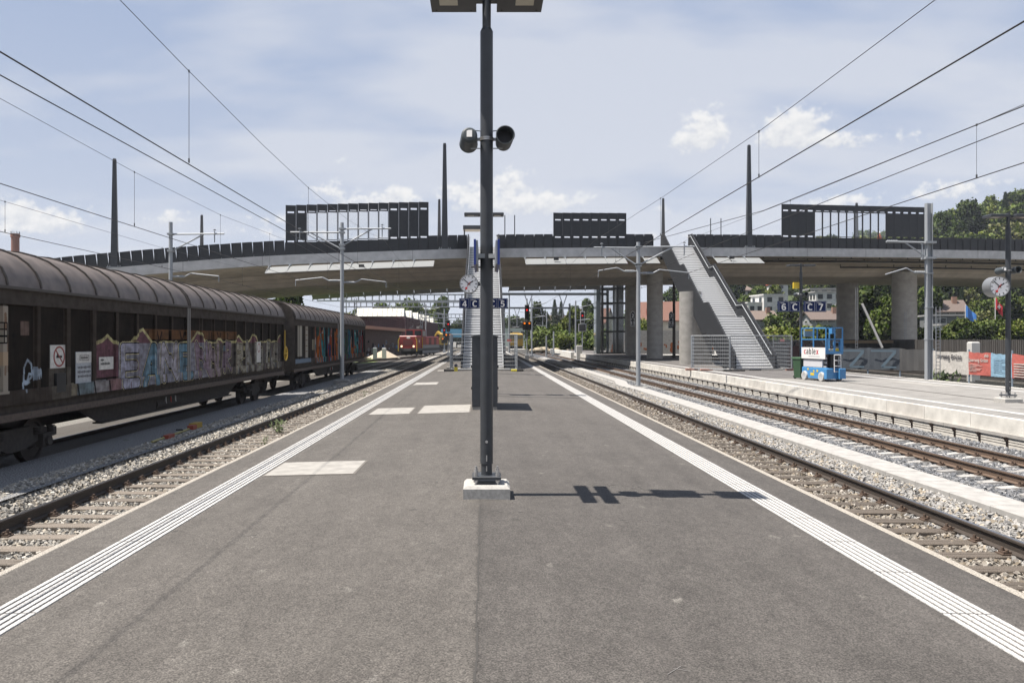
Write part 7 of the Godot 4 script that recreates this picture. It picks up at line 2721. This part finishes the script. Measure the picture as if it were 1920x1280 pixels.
func houses() -> void:
	var cream := M(0.40, 0.37, 0.31, 0.85, 0, blotch, 0.2)
	var white := M(0.50, 0.50, 0.49, 0.8, 0, blotch, 0.2)
	var grey := M(0.20, 0.21, 0.22, 0.8, 0, blotch, 0.2)
	var tile := M(0.115, 0.055, 0.040, 0.85, 0, streak, 0.6)
	var tile_b := M(0.13, 0.10, 0.085, 0.85, 0, streak, 0.6)
	var tile_p := M(0.10, 0.077, 0.067, 0.85, 0, streak, 0.6)
	var flat := M(0.22, 0.22, 0.22, 0.8)
	house("cream_house", "cream house with steep red roof left of the lift tower", spot(1116, 632, 240.0), Vector3(9, 4.6, 8), -0.5, cream, tile, 4.0, 3, 2)
	house("cream_house", "cream house with brown roof among trees straight ahead", spot(1042, 632, 300.0), Vector3(11, 5.2, 9), 0.4, cream, tile_b, 3.0, 3, 2)
	house("pale_house", "small pale house behind the yellow rail car", spot(985, 632, 380.0), Vector3(14, 5.5, 10), 0.1, cream, tile_b, 3.5, 4, 2)
	house("red_roofed_house", "long house with orange tiled roof and red dormers right of the piers", spot(1266, 622, 150.0), Vector3(15, 2.2, 10), -0.35, cream, tile, 3.4, 5, 1, "dormer")
	house("white_house", "white cube house under the second stairs' bridge end", spot(1441, 590, 205.0), Vector3(6.2, 4.9, 7), 0.15, white, white, 0.0, 2, 2)
	house("white_house", "low white house left of the white cube house", spot(1408, 593, 205.0), Vector3(4.0, 3.3, 6), 0.1, white, white, 0.0, 2, 1)
	house("dark_roofed_house", "small house with dark brown roof below the white cube house", spot(1429, 606, 168.0), Vector3(4.2, 0.8, 6), 0.0, grey, tile_b, 1.7, 2, 1)
	house("tall_white_house", "narrow white house with red trim close under the bridge", spot(1458, 556, 240.0), Vector3(4.2, 3.6, 6), 0.0, white, M(0.45, 0.08, 0.04, 0.8), 0.0, 1, 2)
	house("hillside_house", "pale house with dark roof high left under the bridge", spot(1384, 556, 250.0), Vector3(5.5, 1.8, 8), 0.3, white, tile_b, 1.5, 2, 1)
	house("terraced_block", "long flat white terraced house behind the blue signs", spot(1560, 584, 185.0), Vector3(10, 4.3, 9), -0.1, white, flat, 0.0, 5, 2)
	house("terraced_block", "set back upper storey of the long white terraced house", spot(1545, 553, 200.0), Vector3(9, 1.2, 8), -0.1, cream, flat, 0.0, 4, 1)
	house("pink_roofed_house", "low house with faded pinkish tiled roof behind the blue lift machine", spot(1546, 607, 150.0), Vector3(6.6, 0.7, 8), -0.1, grey, tile_p, 1.6, 3, 1)
	house("grey_house", "grey house with brown grey roof right of the thick steel mast", spot(1775, 600, 150.0), Vector3(4.8, 1.6, 7), -0.25, grey, tile_p, 2.0, 2, 1)
	house("grey_house", "dark grey terrace house just below the brown grey roof", spot(1773, 612, 140.0), Vector3(6.4, 1.8, 6), -0.2, M(0.11, 0.115, 0.12, 0.7), flat, 0.0, 2, 1)
	house("white_house", "small white house with two dark windows above the dark slatted wall", spot(1780, 630, 130.0), Vector3(4.4, 1.7, 5), -0.1, white, flat, 0.0, 2, 1)
	house("apartment_block", "big pale apartment block with rows of dark windows behind the right clock", spot(1830, 572, 235.0), Vector3(16, 7.2, 10), -0.1, white, flat, 0.0, 7, 3)
	house("apartment_block", "farther apartment block at the right edge behind trees", spot(1905, 572, 240.0), Vector3(12, 7.0, 10), -0.1, white, flat, 0.0, 5, 3)
	house("long_roof_shed", "low shed with pale green roof far down the right tracks", spot(1000, 634, 300.0), Vector3(22, 3.4, 9), 0.0, M(0.30, 0.36, 0.33, 0.7), M(0.30, 0.36, 0.33, 0.7), 0.0, 5, 1)

# ---------- trees
func leaf_mat(r: float, g: float, b: float) -> StandardMaterial3D:
	var key := ["leaf", r, g, b]
	if not mats.has(key):
		var m := StandardMaterial3D.new()
		m.albedo_color = Color(r, g, b).linear_to_srgb()
		m.vertex_color_use_as_albedo = true
		m.roughness = 0.85
		m.metallic_specular = 0.15
		m.backlight_enabled = true
		m.backlight = Color(0.6, 0.7, 0.25)
		mats[key] = m
	return mats[key]

func crown_mesh(sd: int, kind: String, leaves: int, leaf: float) -> ArrayMesh:
	# crown of unit height, width about one, standing on y = 0
	var r := RandomNumberGenerator.new()
	r.seed = sd
	var m := MB.new()
	m.use_col = true
	var lobes := []
	if kind == "conifer":
		for k in leaves:
			var t := pow(r.randf(), 0.75)
			var tier := floorf(t * 13.0) / 13.0
			var rad := pow(1.0 - t, 1.2) * 0.30 * (0.75 + 0.35 * (1.0 - (t - tier) * 13.0)) + 0.01
			var a := r.randf() * TAU
			var q := Vector3(cos(a) * rad * sqrt(r.randf_range(0.25, 1.0)), 0.04 + t * 0.95, sin(a) * rad)
			var out := Vector3(cos(a), -0.35, sin(a)).normalized()
			var sd2 := out.cross(Vector3.UP).normalized() * leaf * 0.45
			var c := r.randf_range(0.55, 1.25)
			m.col = Color(c, c, c)
			var nn := (Vector3(cos(a), 0.7, sin(a)) + Vector3(r.randf_range(-0.4, 0.4), 0, r.randf_range(-0.4, 0.4))).normalized()
			var ls := 0.35 + 0.75 * (1.0 - t)
			m.tri3(q - sd2 * ls, q + sd2 * ls, q + out * leaf * 1.3 * ls, nn, nn, nn)
		return m.mesh()
	var n := 13 if kind == "round" else 9
	for k in n:
		var a := r.randf() * TAU
		var y := r.randf_range(0.26, 0.84)
		var rad := r.randf_range(0.08, 0.33) * (1.1 - absf(y - 0.45))
		if kind == "tall":
			rad *= 0.6
		lobes.append([Vector3(cos(a) * rad, y, sin(a) * rad), r.randf_range(0.13, 0.23) * (0.85 if kind == "tall" else 1.0)])
	if kind == "shrub":
		lobes.clear()
		for k in 9:
			var a := r.randf() * TAU
			lobes.append([Vector3(cos(a) * r.randf_range(0.1, 0.42), r.randf_range(0.22, 0.68), sin(a) * r.randf_range(0.1, 0.42)), r.randf_range(0.18, 0.32)])
	for k in leaves:
		var L = lobes[r.randi() % lobes.size()]
		var d := Vector3(r.randfn(), r.randfn() * 0.9 + 0.15, r.randfn()).normalized()
		var rr: float = L[1] * (pow(r.randf(), 0.35) * 1.08)
		if r.randf() < 0.08:
			rr *= 1.25
		var q: Vector3 = L[0] + d * rr
		if q.y < 0.03:
			continue
		var s := leaf * r.randf_range(0.6, 1.35)
		var ax := Vector3(r.randfn(), r.randfn(), r.randfn()).normalized()
		var t := ax.cross(d).normalized() * s
		var b := (t.cross(ax).normalized() + d * r.randf_range(-0.5, 0.5)) * s * 0.8
		var c := r.randf_range(0.6, 1.3)
		m.col = Color(c * r.randf_range(0.9, 1.12), c, c * r.randf_range(0.7, 1.1))
		var nn := (d + Vector3(r.randfn(), r.randfn(), r.randfn()) * 0.45).normalized()
		m.tri3(q - t * 0.5 - b * 0.5, q + t * 0.5 - b * 0.4, q + t * 0.35 + b * 0.6, nn, nn, nn)
		m.tri3(q - t * 0.5 - b * 0.5, q + t * 0.35 + b * 0.6, q - t * 0.45 + b * 0.5, nn, nn, nn)
	return m.mesh()

var crowns := {}

func crown(kind: String) -> ArrayMesh:
	if not crowns.has(kind):
		crowns[kind] = []
		for k in 3:
			crowns[kind].append(crown_mesh(kind.hash() % 100 + k * 17, kind, {"round": 7500, "tall": 5000, "conifer": 3600, "shrub": 4600}[kind], {"round": 0.042, "tall": 0.042, "conifer": 0.055, "shrub": 0.055}[kind]))
	return crowns[kind][R.randi() % 3]

func tree(label: String, kind: String, p: Vector3, h: float, w: float, col: Array, group := "") -> void:
	var o := thing({"round": "leafy_tree", "tall": "slender_tree", "conifer": "conifer", "shrub": "shrub"}[kind], label, "shrub" if kind == "shrub" else "tree", p, 0.0, group)
	var tr := MB.new()
	if kind != "shrub":
		tr.tube(Vector3(0, -0.5, 0), Vector3(0.02 * h, h * 0.45, 0), h * 0.028, h * 0.014, 8)
		for k in 4:
			var a := k * 1.7
			tr.tube(Vector3(0.01 * h, h * (0.22 + 0.06 * k), 0), Vector3(cos(a) * w * 0.28, h * (0.45 + 0.07 * k), sin(a) * w * 0.28), h * 0.012, h * 0.004, 6)
	else:
		for k in 4:
			var a := k * 1.6
			tr.tube(Vector3(0, -0.3, 0), Vector3(cos(a) * w * 0.25, h * 0.5, sin(a) * w * 0.25), h * 0.02, h * 0.008, 5)
	put(tr, "trunk", M(0.06, 0.048, 0.038, 0.95), o)
	var b := Basis(Vector3.UP, R.randf() * TAU).scaled(Vector3(w, h, w))
	put(crown(kind), "crown", leaf_mat(col[0], col[1], col[2]), o, Transform3D(b, Vector3.ZERO))

const MID := [0.115, 0.150, 0.055]
const DARK := [0.068, 0.092, 0.040]
const BRIGHT := [0.165, 0.195, 0.062]
const OLIVE := [0.150, 0.158, 0.075]
const PINE := [0.045, 0.064, 0.035]

func tree_at(label: String, kind: String, u: float, v: float, z: float, w: float, col: Array, group := "") -> void:
	var top := P(u, v, z)
	var g := gy(top.x, z)
	tree(label, kind, Vector3(top.x, g, -z), top.y - g, w, col, group)

func trees() -> void:
	tree_at("big dark leafy tree over the roof of the second wagon", "round", 535, 540, 112, 9.5, DARK)
	tree_at("smaller tree right of the big tree over the second wagon", "round", 600, 583, 130, 4.5, OLIVE)
	tree_at("low tree at the left end behind the wagon's roof ridge", "round", 480, 548, 125, 7.0, MID)
	tree_at("olive tree just right of the slim mast behind the gantry", "round", 655, 583, 200, 11, OLIVE)
	tree_at("broad tree behind the left end of the maroon hall", "round", 705, 568, 245, 17, MID)
	tree_at("broad tree behind the middle of the maroon hall", "round", 758, 558, 250, 15, MID)
	tree_at("darker tree behind the right end of the maroon hall", "round", 800, 574, 255, 12, DARK)
	tree_at("tree filling the gap behind the left gantry leg", "round", 680, 578, 215, 12, MID)
	tree_at("tree filling the gap between the trees behind the maroon hall", "round", 732, 570, 260, 15, DARK)
	tree_at("pale tree at the right over the maroon hall", "round", 780, 570, 270, 14, OLIVE)
	tree_at("single round tree left of the central stairs", "round", 826, 556, 235, 11, MID)
	tree_at("small tree close left of the central stairs", "round", 856, 596, 240, 6, DARK)
	tree_at("tree between the central stairs and the first right signal", "round", 966, 590, 330, 13, DARK)
	tree_at("dense tree behind the first right signal", "round", 1012, 566, 180, 7.5, DARK)
	tree_at("dark conifer straight ahead right of the stairs", "conifer", 1040, 560, 235, 13, PINE)
	tree_at("second dark conifer beside it", "conifer", 1052, 564, 240, 12, PINE)
	tree_at("bright round tree before the conifers", "round", 1072, 574, 150, 6.0, BRIGHT)
	tree_at("tall leafy tree left of the red roofed house", "round", 1088, 567, 205, 9, MID)
	tree_at("dark tree at the left side of the lift tower", "round", 1104, 560, 215, 8.5, DARK)
	var i := 0
	for q in [[1002, 616, 150, 4.5], [1022, 606, 150, 5.5], [1046, 614, 145, 6.5], [1068, 620, 140, 5.0], [1092, 616, 138, 5.5], [1118, 610, 135, 5.0], [1060, 602, 165, 6.0]]:
		tree_at(["first", "second", "third", "fourth", "fifth", "sixth", "uppermost"][i] + " green shrub in the row above the far timber wall", "shrub", q[0], q[1], q[2], q[3], BRIGHT if i % 3 == 0 else MID, "shrubs above the far timber wall")
		i += 1
	for q in [["round tree between the two middle piers", "round", 1196, 572, 155, 8, MID], ["bright tree right of the lift tower behind the piers", "round", 1200, 596, 140, 6, BRIGHT], ["wooded top behind the orange roof", "round", 1262, 536, 300, 18, DARK], ["tree crown at the right of the orange roof", "round", 1288, 544, 260, 14, MID], ["bushy tree under the second stairs", "round", 1300, 566, 200, 10, MID]]:
		tree_at(q[0], q[1], q[2], q[3], q[4], q[5], q[6])
	for q in [["bright willow bush left of the blue lift machine", "shrub", 1490, 602, 105, 6.5, BRIGHT], ["dark bush left of the bright willow bush", "shrub", 1445, 608, 112, 5.5, OLIVE], ["dark green tree behind the blue signs", "round", 1475, 566, 160, 10, MID], ["dark tree right of the white cube house", "round", 1490, 540, 190, 11, DARK], ["green tree left of the white cube house", "round", 1412, 540, 225, 12, MID], ["bright tree over the white cube house", "round", 1432, 536, 245, 12, BRIGHT], ["tree over the terraced house", "round", 1540, 530, 250, 18, DARK], ["second tree over the terraced house", "round", 1510, 524, 255, 14, MID], ["dark hedge tree behind the lift machine's rails", "round", 1560, 606, 120, 6, DARK], ["dark broad tree between the big piers", "round", 1632, 540, 112, 9.5, DARK], ["second dark tree between the big piers", "round", 1660, 560, 108, 7.5, MID], ["large dark tree behind the big piers", "round", 1640, 510, 160, 17, DARK], ["tree right of the nearer big pier", "round", 1735, 528, 150, 9, MID], ["bright low tree by the thick steel mast", "shrub", 1733, 606, 105, 4.0, BRIGHT], ["dark leafy tree right of the thick steel mast", "round", 1762, 534, 215, 10, DARK]]:
		tree_at(q[0], q[1], q[2], q[3], q[4], q[5], q[6])
	for q in [["slim conifer between the flags and the steel mast", "conifer", 1804, 538, 170, 8.5, PINE], ["broad dark conifer below the right clock", "conifer", 1848, 548, 165, 18, PINE], ["small slim conifer left of the broad conifer", "conifer", 1828, 560, 172, 7, PINE], ["pale round tree left of the right clock", "round", 1826, 542, 190, 10, OLIVE], ["large green tree right of the right clock", "round", 1905, 546, 150, 9.5, MID], ["olive tree behind the lamp post at the right edge", "round", 1880, 562, 165, 9, OLIVE]]:
		tree_at(q[0], q[1], q[2], q[3], q[4], q[5], q[6])
	i = 0
	for k in 13:
		var u := 1752.0 + k * 15.0
		tree_at(["first", "second", "third", "fourth", "fifth", "sixth", "seventh", "eighth", "ninth", "tenth", "eleventh", "twelfth", "thirteenth"][k] + " tree from the left in the row behind the dark slatted wall", "round" if k % 3 else "shrub", u, 588 + (k * 37) % 24 + (22 if k < 3 else 0), 112 + (k * 13) % 16, 5.2 + (k * 7) % 3, [MID, OLIVE, BRIGHT, DARK][(k * 3) % 4], "trees behind the dark slatted wall")
	# trees between the houses on the lower slope
	for k in 30:
		var z := 150.0 + (k * 29) % 66
		tree_at(nth(k) + " tree from the left on the lower slope behind the right clock", "round", 1722.0 + k * 8.3, 552 + (k * 41) % 30, z, 6.5 + (k * 3) % 5, [MID, DARK, OLIVE, MID, BRIGHT][(k * 7) % 5], "trees of the lower slope")
	# wood on the hill
	var r := RandomNumberGenerator.new()
	r.seed = 40
	for k in 150:
		var z := r.randf_range(235, 360)
		var u := r.randf_range(1600, 1990)
		if k > 60:
			u = r.randf_range(1340, 1700)
			z = r.randf_range(230, 330)
		if k > 95:
			u = r.randf_range(1700, 1980)
			z = r.randf_range(200, 260)
		var x := (u - U0) * z / F
		var g := gy(x, z)
		var h := r.randf_range(11, 17)
		var limit := 432.0 - smoothstep(1640, 1930, u) * 88.0
		var vt := V0 - (g + h - EYE) * F / z
		if vt < limit:
			h = EYE - (limit - V0) * z / F - g
			if h < 6.0:
				continue
		tree("leafy tree in the wood on the hillside", "round" if r.randf() < 0.86 else "tall", Vector3(x, g, -z), h, h * r.randf_range(0.75, 1.05), [MID, DARK, MID, BRIGHT, DARK, OLIVE][r.randi() % 6], "trees of the wood on the hillside")
	tree_at("dark spire conifer at the top of the wood on the right", "conifer", 1886, 358, 250, 18, PINE)
	tree_at("second dark conifer at the far right top of the wood", "conifer", 1920, 362, 255, 18, PINE)
	tree_at("large round tree on the skyline of the hillside wood", "round", 1824, 376, 245, 17, DARK)
	tree_at("rounded bright tree at the right end of the skyline", "round", 1908, 382, 240, 16, MID)
	tree_at("tree on the skyline just right of the right bridge screen", "round", 1772, 388, 250, 14, DARK)
